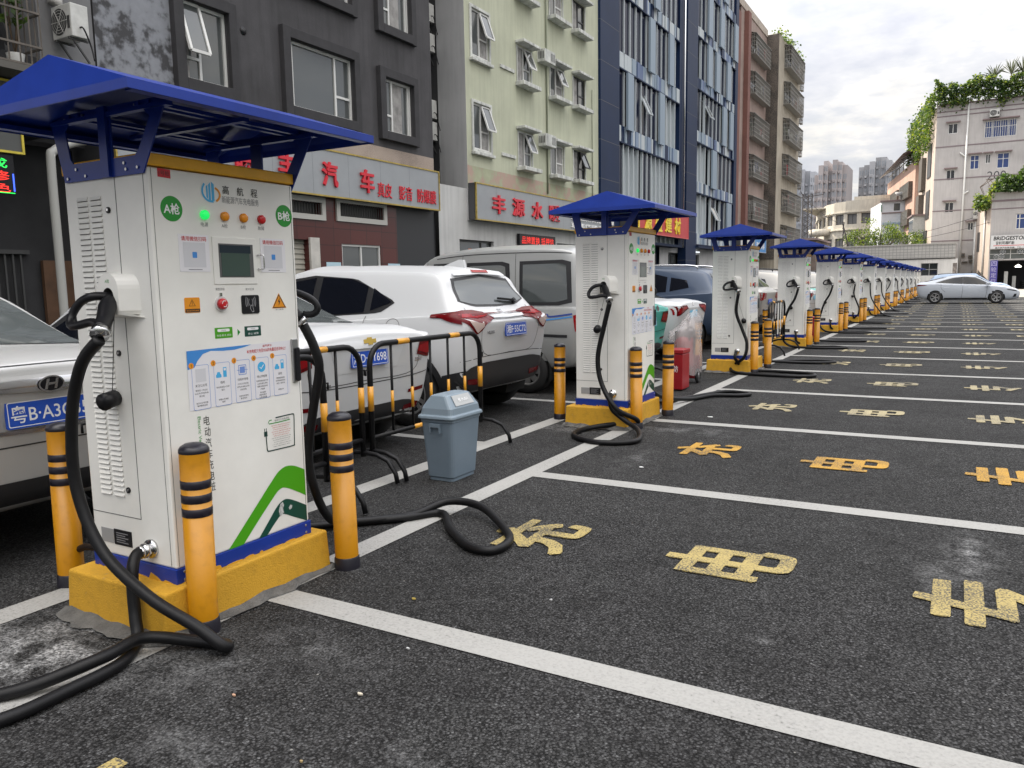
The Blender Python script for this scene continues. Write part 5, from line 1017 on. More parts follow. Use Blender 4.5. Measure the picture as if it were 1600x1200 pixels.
# pink block with steel canopy
YP = 122.0; b = thing('apartment_building', 'salmon pink block with steel roof canopy between tree and tall block', 'building', (-6, YP, 0)); SAL = M('render_salmon', (.50, .33, .26), .8, var=.12, vscale=.4, streak=0.25)
cA, cB, cC = Vector((-5.75, YP, 0)), Vector((-11.2, 150, 0)), Vector((-4.9, YP, 0)); dv3 = (cB-cA).normalized(); nv3 = Vector((-dv3.y, dv3.x, 0)); FPK = lambda a, z, d: (cA.x+dv3.x*a+nv3.x*d, cA.y+dv3.y*a+nv3.y*d, z)
m = MB(SAL); m.add([cA, cB, cB+Vector((0, 0, 17.3)), cA+Vector((0, 0, 17.3))], [(0, 1, 2, 3)]); m.add([cA, (1, YP, 0), (1, YP, 17.3), cA+Vector((0, 0, 17.3))], [(0, 1, 2, 3)]); part(b, 'wall', m)
for z0 in (5.2, 8.8, 12.6):
    for a, w_ in ((2, 9), (13, 8)):
        m = MB(CAGE); m.pbox(FPK, a, a+w_, z0, z0+2.1, 0, .5); m.mat(BARM)
        for k in range(int(w_/.8)): m.bar(FPK(a+.8*k, z0, .55), FPK(a+.8*k, z0+2.1, .55), .06)
        m.mat(GLASS); m.pbox(FPK, a+.4, a+w_*.5, z0+.9, z0+1.9, .5, .53); part(b, 'window_cage', m)
m = MB(M('canopy_roof', (.16, .13, .13), .5)); m.add([cA+Vector((1.5, -.6, 19.6)), cB+Vector((1, 0, 19.6)), cB+Vector((-1.4, 0, 18.2)), cA+Vector((-1.6, 0, 18.3))], [(0, 1, 2, 3)])
m.mat(BARM)
for a in range(0, 28, 4): m.bar(FPK(a, 17.3, -.1), FPK(a, 18.6, -.1), .09); m.bar(FPK(a, 18.4, .8), FPK(a, 19.3, -1.0), .08)
m.bar(FPK(0, 18.2, 0), FPK(27, 18.2, 0), .09); part(b, 'roof_canopy', m)
m = MB(FWHT); m.tube([FT(-3.9, 8, -15), FT(-3.9, 17, -15)], .14, 8); part(b, 'drain_pipe', m)
# curved cream building
b = thing('curved_building', 'cream building with curved window bands behind the chargers', 'building', (-17, 147, 0)); CRM = M('render_cream', (.56, .52, .44), .8, var=.14, vscale=.35, streak=0.15)
arc = [(-25.5, 170), (-23.6, 160), (-22.0, 153.5), (-20.8, 149.5), (-19.2, 147.0), (-17.2, 145.6), (-15.0, 145), (-12.6, 144.8), (-8, 144.8)]
for i in range(len(arc)-1):
    A, B = Vector((*arc[i], 0)), Vector((*arc[i+1], 0)); Ld = (B-A).length; dd = (B-A).normalized(); nn = Vector((dd.y, -dd.x, 0))
    PF = (lambda A, dd, nn: lambda a, z, d: (A.x+dd.x*a+nn.x*d, A.y+dd.y*a+nn.y*d, z))(A, dd, nn); top = 14.0+.5*min(1, i/5)
    hs = [(.15*Ld, .85*Ld, z0, z0+1.7) for z0 in (6.6, 10.6)] if i < 7 else []
    m = MB(CRM); wall(m, PF, 0, Ld, 0, top, hs, .3); m.pbox(PF, 0, Ld, 9.6, 9.75, 0, .25); m.pbox(PF, 0, Ld, 12.5, 12.65, 0, .2); part(b, 'wall', m)
    for h in hs:
        o = window(b, PF, *h, d=-.28, fm=FDRK, gm=M('shutter_grey', (.13, .13, .13), .5), vm=(.5,), t=.08)
m = MB(CRM); m.box(-25, -8, 150, 170, 13.8, 14.0); m.box(-16, -8.2, 146.5, 152, 14.0, 15.2); part(b, 'roof', m)
m = MB(CRM); m.lathe(-21.5, 149.2, [(0, 8.9), (1.9, 9.0), (2.1, 9.2), (2.1, 10.1), (2.0, 10.1), (2.0, 9.3), (0, 9.2)], 24); part(b, 'round_balcony', m)
# small white house with green roof edge
b = thing('white_house', 'small white house with dark band left of the salmon block', 'building', (-9.5, 130, 0)); FH = PYn(130); m = MB(M('house_white', (.55, .57, .60), .7, var=.08)); wall(m, FH, -10.4, -6.5, 0, 12.6, [(-8.76, -7.95, 11.25, 12.3)], .15); m.add([(-10.4, 130, 0), (-12.6, 138, 0), (-12.6, 138, 12.4), (-10.4, 130, 12.6)], [(0, 1, 2, 3)]); part(b, 'wall', m); m = MB(CANB); m.pbox(FH, -10.6, -6.5, 12.6, 12.8, -8, .3); m.pbox(FH, -10.4, -6.5, 10.9, 11.05, 0, .1); m.mat(M('green_trim', (.12, .30, .22), .5)); m.pbox(FH, -10.5, -10.4, 11.2, 12.2, -1, .2); m.mat(M('pale_blue', (.3, .38, .45), .5)); m.pbox(FH, -10.2, -6.5, 9.3, 9.6, 0, .1); part(b, 'roof', m); window(b, FH, -8.76, -7.95, 11.25, 12.3, d=-.1, fm=FDRK, vm=(.5,), t=.06)
m = MB(M('dish_white', (.5, .5, .5), .5)); m.lathe(-7.9, 129.5, [(0, 13.2), (.5, 13.35), (.8, 13.8), (.78, 13.8), (.48, 13.4), (0, 13.25)], 18); m.tube([(-7.9, 129.5, 12.7), (-7.9, 129.5, 13.2)], .05, 6); tag(m.build('satellite_dish'), 'white satellite dish on the small white house roof', 'satellite dish')
# distant towers, with haze mixed into their pale colours
def tower(lab, x0, x1, y, z, col, seed, steps):
    b = thing('tower_block', lab, 'building', ((x0+x1)/2, y, 0), 'distant residential towers'); rnd = random.Random(seed); n = len(steps); w_ = (x1-x0)/n; mt = [M('tower_%s_%d' % (col[0], j), tuple(c*(1-.16*j) for c in col[1]), .8) for j in range(3)]
    for i, (h, d, j) in enumerate(steps):
        m = MB(mt[j]); m.box(x0+w_*i, x0+w_*(i+1), y-d, y+16, 0, z+h); part(b, 'tower_wing', m)
        P = PYn(y-d); g_ = MB(M('tower_glass_hazed', (.24, .26, .29), .3)); k = 0
        while 6+3*k < z+h-2:
            for c in (.18, .60): g_.prect(P, x0+w_*(i+c), x0+w_*(i+c+.24), 6+3*k, 7.7+3*k, .06)
            k += 1
        o = part(b, 'windows', g_); o['kind'] = 'stuff'
        g_ = MB(mt[(j+1) % 3])
        for k in range(int((z+h)/3)): g_.pbox(P, x0+w_*(i+.12), x0+w_*(i+.5), 5.2+3*k-.3, 5.9+3*k-.3, 0, .5) if 5+3*k < z+h-3 else None
        o = part(b, 'balconies', g_); o['kind'] = 'stuff'
tower('grey blue distant tower, leftmost, partly behind the beige block', -58, -50.2, 330, 43, ('grey', (.38, .40, .44)), 1, [(-2, 0, 0), (1, 2, 1), (.5, 0, 2), (0, 1, 0)])
tower('pinkish distant tower, second from the left', -46, -35.3, 300, 41, ('pink', (.40, .365, .365)), 2, [(-3, 0, 1), (0, 2, 0), (1.5, 1, 0), (-2, 0, 2), (1.5, 2, 1), (.8, 1, 0), (-.3, 0, 1)])
tower('widest distant tower, grey, right of the pinkish one', -33.7, -19.0, 320, 43.5, ('slate', (.36, .365, .385)), 3, [(-1.5, 0, 1), (-1, 1, 2), (0, 2, 0), (1.5, 0, 2), (1.5, 0, 1), (0, 2, 0), (-1.5, 0, 2), (-2.5, 1, 1)])
# lattice mast and brown sheds under the towers
t = thing('lattice_mast', 'thin dark lattice mast in front of the pinkish tower', 'mast', (-16.8, 105, 0)); m = MB(M('mast_dark', (.05, .045, .045), .7))
for x, y in ((-17.4, 105), (-16.3, 105), (-16.9, 105.8)): m.bar((x, y, 0), (x, y, 12), .10)
for k in range(16):
    z = .75*k; m.bar((-17.4, 105, z), (-16.3, 105, z+.75), .06); m.bar((-16.3, 105, z), (-17.4, 105, z+.75), .06); m.bar((-16.3, 105, z), (-16.9, 105.8, z+.75), .05)
m.bar((-17.6, 105, 11.6), (-15.0, 105, 11.8), .08); part(t, 'frame', m)
t = thing('leaning_mast', 'dark leaning lattice post beside the leafy tree', 'mast', (-12.2, 109, 0)); m = MB(M('mast_dark', (.05, .045, .045), .7)); m.bar((-13.2, 109, 8.6), (-12.0, 109, 4), .14); m.bar((-13.0, 109, 8.6), (-13.2, 109, 3), .12)
for k in range(7): z = 3.2+.75*k; m.bar((-13.15, 109, z), (-12.1-.16*k, 109, z+.5), .07)
part(t, 'frame', m)
b = thing('shed', 'brown weathered shed behind the fourth charging cabinet', 'building', (-19, 90, 0)); m = MB(M('shed_brown', (.13, .10, .085), .9, var=.5, vscale=.8)); m.box(-24, -13.5, 90, 100, 0, 5.6); m.mat(M('shed_red', (.20, .04, .03), .7)); m.box(-20, -17, 89.9, 90.2, 3.2, 4.4); part(b, 'wall', m); m = MB(CANB); m.box(-24.2, -13.3, 89.6, 100, 5.6, 5.8); part(b, 'roof', m)
# tree behind the low building
t = thing('leafy_tree', 'bright green bushy tree rising behind the low tiled building', 'tree', (-8.8, 111, 0)); rnd = random.Random(77)
m = MB(M('bark', (.10, .08, .06), .9, var=.3)); m.tube([(-8.8, 111, 0), (-8.7, 111, 2.2), (-8.9, 111, 4)], [.3, .22, .16], 9)
cl = []
for k in range(16):
    a = Vector((-8.9, 111, rnd.uniform(2.4, 4))); e = Vector((-8.6+rnd.uniform(-3.6, 3.9), 111+rnd.uniform(-2.2, 2.2), rnd.uniform(4.4, 8.1))); e.z -= abs(e.x+9.2)*.42; e.z = max(3.8, e.z); m.tube(smooth([a, a.lerp(e, .5)+Vector((0, 0, .4)), e], 3), [.09]*4+[.06, .05, .03], 6); cl.append(e)
part(t, 'trunk', m); ls = [MB(x) for x in (LEAF2, LEAF2, LEAF, LEAFD)]
for c in cl:
    for j in range(5):
        q = c+Vector((rnd.gauss(0, .75), rnd.gauss(0, .7), rnd.gauss(0, .55)))
        for k in range(85): leaf(ls[rnd.randrange(4)], q+Vector((rnd.gauss(0, .36), rnd.gauss(0, .36), rnd.gauss(0, .28))), .22, rnd)
for m in ls: part(t, 'crown', m)
# the trees across the car park that the window panes mirror
ls = [MB(x) for x in (LEAF, LEAFD, LEAFD)]; rnd = random.Random(5)
for k in range(9000):
    u = rnd.uniform(0, 120); h = 6.5+2.2*math.sin(u*.31)+1.3*math.sin(u*.83+1)
    p = (27+rnd.gauss(0, 1.8), -35+u, .6+h*rnd.random()**.8) if u < 85 else (-8+(u-85), -30+rnd.gauss(0, 1.8), .6+h*rnd.random()**.8)
    leaf(ls[rnd.randrange(3)], p, 1.0, rnd)
tl = MB(LEAFD, LEAF); tl.v = []; 
for q_, m in enumerate(ls):
    tl.m = q_ % 2; tl.add(m.v, m.f)
tag(tl.build('treeline'), 'dark line of trees across the car park, seen mirrored in the window panes', 'trees', kind='stuff')
# overhead wires
for i, (a, c, sag) in enumerate((((-11, 104, 5.3), (1.6, 106.5, 8.3), .3), ((-11, 104, 5.15), (2.7, 99.9, 7.2), .4), ((-14, 104, 9.4), (-20, 140, 12), .5), ((XB+.3, 70, 9.0), (-17, 105, 11.6), .5), ((XB+.3, 70, 8.7), (-13, 109, 8.4), .6))):
    m = MB(BLK); a = Vector(a); c = Vector(c); m.tube([a.lerp(c, k/14)-Vector((0, 0, sag*4*(k/14)*(1-k/14))) for k in range(15)], .022, 5)
    tag(m.build('overhead_wire'), ('thin wire rising from the low building to the tall block', 'thin wire rising from the low building to the tyre shop', 'thin wire in front of the curved building', 'upper wire from the beige block to the mast', 'lower wire from the beige block to the leaning post')[i], 'wire', 'overhead wires')

# ------------------------------------------------------------------ vehicles (local: x from the tail 0 to the nose, y lateral, z up)
TYRE = M('tyre_rubber', (.014, .014, .015), .75); RIM = M('rim_alloy', (.42, .42, .43), .3, .8); TRIMB = M('trim_black', (.018, .018, .020), .5); GAP = M('panel_gap', (.03, .03, .03), .7)
LRED = M('lamp_red_lens', (.11, .002, .004), .2, spec=.2); LRED2 = M('lamp_red_bright', (.26, .005, .008), .2, spec=.2); LCLR = M('lamp_clear', (.55, .42, .38), .15, coat=.6); UNDER = M('underbody', (.008, .008, .008), .9)
PLB = M('plate_blue', (.012, .07, .42), .35); PLT = M('plate_white', (.75, .75, .75), .4); PLG = M('plate_pale', (.10, .42, .62), .4); CGLS = M('car_glass', (.006, .007, .011), .04, spec=.32); CGLS2 = M('car_glass_pale', (.075, .085, .085), .05, spec=1.0)
def ringpts(w_, wt, z0, zb, zt, crown=.03):
    return [(0, z0), (.80*w_, z0), (.955*w_, z0+.07), (1.0*w_, z0+.38*(zb-z0)), (.995*w_, z0+.72*(zb-z0)), (.955*w_, zb), (.93*w_ if zt-zb > .2 else .90*w_, zb+min(.02, .3*(zt-zb))), (wt+.25*(w_*.93-wt)*.35, zt-.16*(zt-zb)), (wt*.90, zt-.03*min(1, (zt-zb)*3)), (wt*.5, zt+crown*.6), (0, zt+crown)]
def sample_loft(st, ns=6, nr=4):
    rows = []
    for x0, xb, xt, z0, zb, zt, w_, wt in st:
        r = []
        for y, z in ringpts(w_, wt, z0, zb, zt, .03 if zt-zb > .2 else .02):
            if z <= zb: x = x0+(xb-x0)*((z-z0)/(zb-z0))
            else: x = xb+(xt-xb)*min(1.1, (z-zb)/max(.05, zt-zb))
            r.append(Vector((x, y, z)))
        rows.append(r)
    rows = [smooth(r, nr) for r in rows]
    cols = list(zip(*rows)); cols = [smooth(c, ns) for c in cols]
    return [list(r) for r in zip(*cols)]
class Car:
    def __init__(s, name, label, cat, paint, st, wheels, arch, group=None, rim=RIM, wr=.32, steel=False):
        s.root = thing(name, label, cat, (0, 0, 0), group); s.paint = paint
        g_ = sample_loft(st); nr = len(g_[0]); n = len(g_)
        for r in g_:
            for p in r:
                for wx in wheels:
                    d = math.hypot(p.x-wx, p.z-wr)
                    if abs(p.y) > .55*st[3][6] and p.z < arch+wr+.1 and abs(d-arch) < .045 and d > 1e-3:
                        k = arch/d; p.x = wx+(p.x-wx)*k; p.z = wr+(p.z-wr)*k
        vs = []; idx = {}
        for i in range(n):
            for j in range(nr):
                idx[i, j, 0] = len(vs); vs.append(g_[i][j]); p = g_[i][j]
                idx[i, j, 1] = len(vs) if p.y > 1e-6 else idx[i, j, 0]
                if p.y > 1e-6: vs.append(Vector((p.x, -p.y, p.z)))
        fs = []
        for i in range(n-1):
            for j in range(nr-1):
                for sd_ in (0, 1):
                    f = [idx[i, j, sd_], idx[i+1, j, sd_], idx[i+1, j+1, sd_], idx[i, j+1, sd_]]
                    f = list(dict.fromkeys(f)) if sd_ == 0 else list(dict.fromkeys(f))[::-1]
                    if len(f) < 3: continue
                    c = sum((vs[q] for q in f), Vector())/len(f)
                    if abs(c.y) > .55*st[3][6] and any(all(math.hypot(vs[q].x-wx, vs[q].z-wr) <= arch+.012 for q in f) for wx in wheels): continue
                    fs.append(f)
        for i in (0, n-1):
            for j in range(nr-1):
                f = list(dict.fromkeys([idx[i, j, 0], idx[i, j+1, 0], idx[i, j+1, 1], idx[i, j, 1]]))
                if len(f) > 2: fs.append(f if i == 0 else f[::-1])
        s.bvh = BVHTree.FromPolygons([tuple(v) for v in vs], fs)
        m = MB(paint); m.smooth = True; m.add(vs, fs); s.body = m.build('body', s.root)
        wb = st[3][6]
        for wx in wheels:
            for sg in (-1, 1):
                m = MB(UNDER); k = 14; a = [(wx+arch*math.cos(math.pi*(-.12+1.24*t/k)), wr+arch*math.sin(math.pi*(-.12+1.24*t/k))) for t in range(k+1)]
                m.add([(x, sg*wb*.50, z) for x, z in a]+[(x, sg*wb*.985, z) for x, z in a], [(t, t+1, k+2+t, k+1+t) for t in range(k)]); m.add([(x, sg*wb*.50, z) for x, z in a], [list(range(k+1))]); m.build('wheel_arch', s.root)
        for wx in wheels:
            for sg in (-1, 1): s.wheel(wx, sg*(wb-.115), sg, wr, rim, steel)
    def wheel(s, x, y, sg, r, rim, steel):
        t = MB(TYRE); pr = [(r*.64, -.10), (r*.93, -.105), (r, -.08), (r, .08), (r*.93, .105), (r*.64, .10)]; n = 30
        t.smooth = True; t.add([(x+a*math.cos(k*2*math.pi/n), y+b, r+a*math.sin(k*2*math.pi/n)) for a, b in pr for k in range(n)], [(i*n+k, i*n+(k+1) % n, (i+1)*n+(k+1) % n, (i+1)*n+k) for i in range(len(pr)-1) for k in range(n)])
        o = t.build('wheel', s.root); q = MB(UNDER)
        P = lambda a, z, d: (x+a, y+sg*(.055+d), r+z)
        q.disc(P, 0, 0, r*.64, 0, .004, 28); q.mat(rim)
        q.tube([P(r*.62*math.cos(k*math.pi/14), r*.62*math.sin(k*math.pi/14), .03) for k in range(28)], .018, 6, close=True); q.disc(P, 0, 0, r*.16, .02, .035, 14)
        for k in range(5 if not steel else 8):
            a = k*2*math.pi/(5 if not steel else 8)
            for da in ((-.20, .20) if not steel else (0,)): q.bar(P(r*.12*math.cos(a), r*.12*math.sin(a), .022), P(r*.61*math.cos(a+da), r*.61*math.sin(a+da), .028), r*(.10 if not steel else .26), .02, P(0, 0, 1) if False else (0, 1, 0))
        q.build('rim', o)
    dz = 0
    def proj(s, u, z, ax):
        if ax == 'rear' and z > .7: z += s.dz*max(0, min(1, (z-.7)/.12))*max(0, min(1, (1.44-z)/.30))
        if ax == 'rear': o, d = Vector((-1, u, z)), Vector((1, 0, 0))
        elif ax == 'front': o, d = Vector((7, u, z)), Vector((-1, 0, 0))
        elif ax == 'top': o, d = Vector((u, z, 3)), Vector((0, 0, -1))
        else: o, d = Vector((u, 3*ax, z)), Vector((0, -ax, 0))
        h = s.bvh.ray_cast(o, d)
        if h[0] is None:
            h = s.bvh.find_nearest(o+d*(1.5 if ax in ('rear', 'front', 'top') else 2.2))
        nrm = h[1] if h[1].dot(d) < 0 else -h[1]
        return h[0], nrm
    def sproj(s, u, z, ax):
        p, n = s.proj(u, z, ax); n = n.copy()
        for du, dz in ((.03, 0), (-.03, 0), (0, .03), (0, -.03)): n += s.proj(u+du, z+dz, ax)[1]
        return p, n.normalized()
    def patch(s, name, lo, hi, ax, mat, off=.004, nx=14, ny=6, parent=None, rim=.012):
        """a shaped skin between two outlines, laid on the body"""
        def res(pl, n):
            ds = [0]
            for a, b in zip(pl, pl[1:]): ds.append(ds[-1]+math.hypot(b[0]-a[0], b[1]-a[1]))
            o = []
            for k in range(n+1):
                t = ds[-1]*k/n; i = max(j for j in range(len(pl)-1) if ds[j] <= t+1e-9); f = (t-ds[i])/max(1e-9, ds[i+1]-ds[i]); o.append((pl[i][0]+(pl[i+1][0]-pl[i][0])*f, pl[i][1]+(pl[i+1][1]-pl[i][1])*f))
            return o
        A, B = res(lo, nx), res(hi, nx); vs = []; m = MB(mat); m.smooth = True
        for j in range(ny+1):
            for i in range(nx+1):
                t = j/ny; p, n = s.sproj(A[i][0]+(B[i][0]-A[i][0])*t, A[i][1]+(B[i][1]-A[i][1])*t, ax); vs.append(p+n*off)
        N_ = nx+1; fs = [(j*N_+i, j*N_+i+1, (j+1)*N_+i+1, (j+1)*N_+i) for j in range(ny) for i in range(nx)]
        m.add(vs, fs)
        return m.build(name, parent or s.root)
    def line(s, pts, ax, w_=.006, name='panel_gap', mat=GAP, off=.002):
        q = [s.proj(u, z, ax) for u, z in [tuple(p[:2]) for p in smooth([Vector((a, b, 0)) for a, b in pts], 5)]]
        m = MB(mat); vs = []
        for i, (p, n) in enumerate(q):
            t = (q[min(i+1, len(q)-1)][0]-q[max(i-1, 0)][0]).normalized(); b = t.cross(n).normalized()*w_/2; vs += [p+n*off-b, p+n*off+b]
        m.add(vs, [(2*i, 2*i+1, 2*i+3, 2*i+2) for i in range(len(q)-1)]); return m.build(name, s.root)
    def frame(s, u, z, ax, tilt=True):
        p, n = s.proj(u, z, ax)
        r_ = Vector((0, 0, 1)).cross(n).normalized(); v = n.cross(r_)
        return lambda a, b, d: p+r_*a+v*b+n*d
    def plate(s, txt, y, z, bg=PLB, fg=PLT, dotted=True):
        p, n = s.proj(y, z, 'rear'); n = Vector((-1, 0, .06)).normalized(); r_ = Vector((0, -1, 0)); v = n.cross(r_); P = lambda a, b, d: p+r_*a+v*b+n*(d+.012)
        m = MB(bg); m.poly(P, rrect(-.22, .22, -.07, .07, .01), -.01, .003); o = m.build('number_plate', s.root)
        m = MB(fg); ring(m, P, rrect(-.212, .212, -.062, .062, .008), .004, .0036)
        if txt: m.text(txt, P, 0, 0, .395, .088, d=.0036, bold=.008)
        m.build('plate_lettering', o)
        return P
    def badge(s, txt, y, z, w_, h, mat=CHROME):
        P = s.frame(y, z, 'rear'); m = MB(mat); m.text(txt, P, 0, 0, w_, h, d=.004, depth=.003, bold=.01); m.build('badge', s.root)
    def place(s, x, y, nose=-1, rz=0):
        s.root.location = (x, y, 0); s.root.rotation_euler.z = (math.pi if nose < 0 else 0)+rz; return s
def paint(name, c, metal=.0, rough=.35): return M(name, c, rough, metal, coat=.35)
WPAINT = paint('paint_white', (.56, .57, .58)); SPAINT = paint('paint_silver', (.50, .50, .49), .25, .38); VPAINT = paint('paint_van', (.36, .365, .36), .25); NPAINT = paint('paint_navy', (.035, .055, .095), .3); TPAINT = paint('paint_teal', (.02, .36, .30)); BGP = paint('paint_beige', (.36, .35, .33), .4)
def sedan(L=4.55, H=1.46, hw=.90):
    k = L/4.52
    return [(.14*k, .05, .07, .40, .93, .97, hw*.80, hw*.62), (.20*k, .07, .11, .31, .975, 1.03, hw*.94, hw*.70), (.40*k, .33*k, .33*k, .25, .985, 1.075, hw*.985, hw*.72), (.80*k, .80*k, .84*k, .22, .98, 1.10, hw, hw*.72), (1.42*k, 1.40*k, 1.50*k, .20, .965, H-.06, hw, hw*.62), (2.15*k, 2.15*k, 2.15*k, .20, .95, H, hw, hw*.66), (2.72*k, 2.72*k, 2.68*k, .20, .94, H-.03, hw, hw*.65), (3.45*k, 3.45*k, 3.42*k, .20, .91, 1.01, hw, hw*.74), (4.08*k, 4.05*k, 4.0*k, .22, .85, .92, hw*.96, hw*.72), (4.40*k, 4.42*k, 4.40*k, .28, .72, .78, hw*.86, hw*.66), (4.46*k, 4.5*k, 4.48*k, .34, .62, .66, hw*.70, hw*.55)]
SW = (.80, 3.50)
def sedan_glass(c, H, hw, k=1.0, rear=CGLS):
    for sd_ in (-1, 1):
        c.patch('side_trim', [(.86*k, 1.005), (3.30*k, .965)], [(1.30*k, H-.20), (1.55*k, H-.115), (2.1*k, H-.075), (2.62*k, H-.10), (3.28*k, 1.0)], sd_, TRIMB, .003, 24, 6)
        c.patch('rear_window_side', [(1.02*k, 1.03), (1.92*k, 1.01)], [(1.36*k, H-.21), (1.60*k, H-.145), (1.92*k, H-.115)], sd_, CGLS, .007, 12, 5)
        c.patch('front_window_side', [(2.0*k, 1.01), (3.12*k, .985)], [(2.0*k, H-.11), (2.50*k, H-.13), (3.05*k, 1.04)], sd_, CGLS, .007, 12, 5)
        for x in (1.96, 2.98): c.line([(x*k, .95), ((x-.02)*k, .60), ((x-.05)*k, .30)], sd_)
        c.line([(1.12*k, .98), (1.14*k, .75), (1.25*k, .62), (1.28*k, .32)], sd_)
    c.patch('rear_window', [(-hw*.72, 1.075), (0, 1.11), (hw*.72, 1.075)], [(-hw*.56, H-.09), (0, H-.05), (hw*.56, H-.09)], 'rear', rear, .005, 14, 8)
    c.patch('windscreen', [(-hw*.76, 1.02), (0, 1.05), (hw*.76, 1.02)], [(-hw*.58, H-.08), (0, H-.04), (hw*.58, H-.08)], 'front', CGLS, .005, 14, 8)
def sedan_rear(c, hw, lamp, bump=.33, mats=LRED):
    for sd_ in (-1, 1):
        lo, hi = lamp; o = c.patch('tail_lamp', [(sd_*a, z) for a, z in lo], [(sd_*a, z) for a, z in hi], 'rear', mats, .006, 12, 5)
        i0 = [((sd_*(a*.92+.05)), z+.03) for a, z in lo]; i1 = [((sd_*(a*.92+.05)), z-.035) for a, z in hi]; c.patch('lamp_band', i0, i1, 'rear', LRED2, .009, 10, 3, parent=o)
        c.patch('reflector', [(sd_*hw*.62, bump+.17), (sd_*hw*.86, bump+.18)], [(sd_*hw*.62, bump+.20), (sd_*hw*.86, bump+.215)], 'rear', LRED, .006, 5, 1)
    c.patch('lower_bumper', [(-hw*.78, bump-.06), (hw*.78, bump-.06)], [(-hw*.86, bump+.06), (-hw*.6, bump+.12), (hw*.6, bump+.12), (hw*.86, bump+.06)], 'rear', TRIMB, .005, 16, 3)
    c.line([(-hw*.90, .66), (-hw*.5, .635), (hw*.5, .635), (hw*.90, .66)], 'rear', .008)
# silver saloon, nearest
c = Car('parked_car', 'silver saloon left of the nearest charger, rear plate starting 粤B', 'car', SPAINT, sedan(4.6, 1.47, .91), SW, .35)
sedan_glass(c, 1.47, .91, 4.6/4.52, CGLS2)
sedan_rear(c, .91, ([(.44, .80), (.88, .76)], [(.46, .94), (.87, .95)]))
c.patch('chrome_strip', [(-.42, .925), (-.16, .905), (0, .90), (.16, .905), (.42, .925)], [(-.44, .955), (-.14, .963), (0, .967), (.14, .963), (.44, .955)], 'rear', CHROME, .012, 18, 2)
P = c.frame(0, .935, 'rear'); m = MB(BLK); m.disc(lambda a, z, d: P(a*1.55, z, d), 0, 0, .040, .014, .018, 26); m.mat(CHROME); ring(m, P, [(.066*math.cos(t*math.pi/14), .043*math.sin(t*math.pi/14)) for t in range(28)], .008, .0195)
m.add([P(a, z, .0195) for a, z in ((-.036, -.026), (-.022, -.028), (-.010, .026), (-.024, .026))]+[P(a, z, .0195) for a, z in ((.012, -.026), (.026, -.026), (.036, .026), (.022, .028))]+[P(a, z, .0195) for a, z in ((-.018, -.006), (.020, -.004), (.018, .008), (-.020, .006))], [(0, 1, 2, 3), (4, 5, 6, 7), (8, 9, 10, 11)]); m.build('emblem', c.root)
c.plate('粤B·A3G35', 0, .795)
c.line([(-.46, .72), (0, .70), (.46, .72)], 'rear', .02, 'chrome_strip', CHROME, .006); c.line([(-.80, 1.03), (0, 1.035), (.80, 1.03)], 'rear', .007)
c.place(-3.95, 2.27)
# white saloon with bowtie
c = Car('parked_car', 'white saloon behind the striped barriers, plate starting 湘D', 'car', WPAINT, sedan(4.54, 1.46, .90), SW, .35)
sedan_glass(c, 1.46, .90, 4.54/4.52, CGLS2)
sedan_rear(c, .90, ([(.63, .82), (.76, .79), (.885, .785)], [(.65, .925), (.78, .95), (.88, .955)]), .32)
for sd_ in (-1, 1): c.patch('exhaust_trim', [(sd_*.52, .345), (sd_*.72, .355)], [(sd_*.52, .385), (sd_*.72, .40)], 'rear', LRED, .008, 4, 1)
c.patch('plate_recess', [(-.36, .74), (.36, .74)], [(-.44, .925), (.44, .925)], 'rear', paint('paint_white_recess', (.60, .61, .62)), .003, 8, 3)
c.patch('boot_edge', [(-.46, .93), (0, .918), (.46, .93)], [(-.52, .975), (0, .968), (.52, .975)], 'rear', WPAINT, .014, 14, 2)
P = c.frame(0, .965, 'rear'); m = MB(M('emblem_gold', (.55, .38, .08), .3, .8)); m.poly(P, [(-.075, -.016), (-.026, -.016), (-.030, -.030), (.022, -.030), (.027, -.016), (.068, -.016), (.076, .016), (.028, .016), (.032, .030), (-.021, .030), (-.026, .016), (-.068, .016)], .016, .022); m.build('emblem', c.root)
c.plate('湘D·CY698', 0, .845); c.badge('CAVALIER', .52, .66, .22, .030); c.badge('325T', -.66, .775, .10, .03)
c.line([(-.66, .92), (-.60, .68), (0, .66), (.60, .68), (.66, .92)], 'rear', .006)
c.place(-3.95, 4.78)
# white compact crossover
HV = [(.16, .06, .16, .44, 1.02, 1.09, .70, .56), (.22, .09, .22, .36, 1.05, 1.12, .83, .60), (.34, .25, .40, .31, 1.08, 1.36, .875, .66), (.56, .50, .56, .28, 1.09, 1.535, .885, .66), (1.2, 1.2, 1.2, .26, 1.06, 1.585, .89, .64), (2.0, 2.0, 2.0, .25, 1.02, 1.60, .89, .63), (2.62, 2.62, 2.55, .25, 1.0, 1.565, .89, .60), (3.35, 3.35, 3.3, .25, .98, 1.09, .885, .70), (3.92, 3.9, 3.85, .28, .92, .99, .85, .66), (4.24, 4.24, 4.22, .35, .76, .82, .74, .58), (4.28, 4.30, 4.28, .42, .66, .70, .60, .48)]
c = Car('parked_car', 'white crossover with wide red tail lamps between white saloon and van', 'car', WPAINT, HV, (.78, 3.38), .385, wr=.335); c.dz = .035
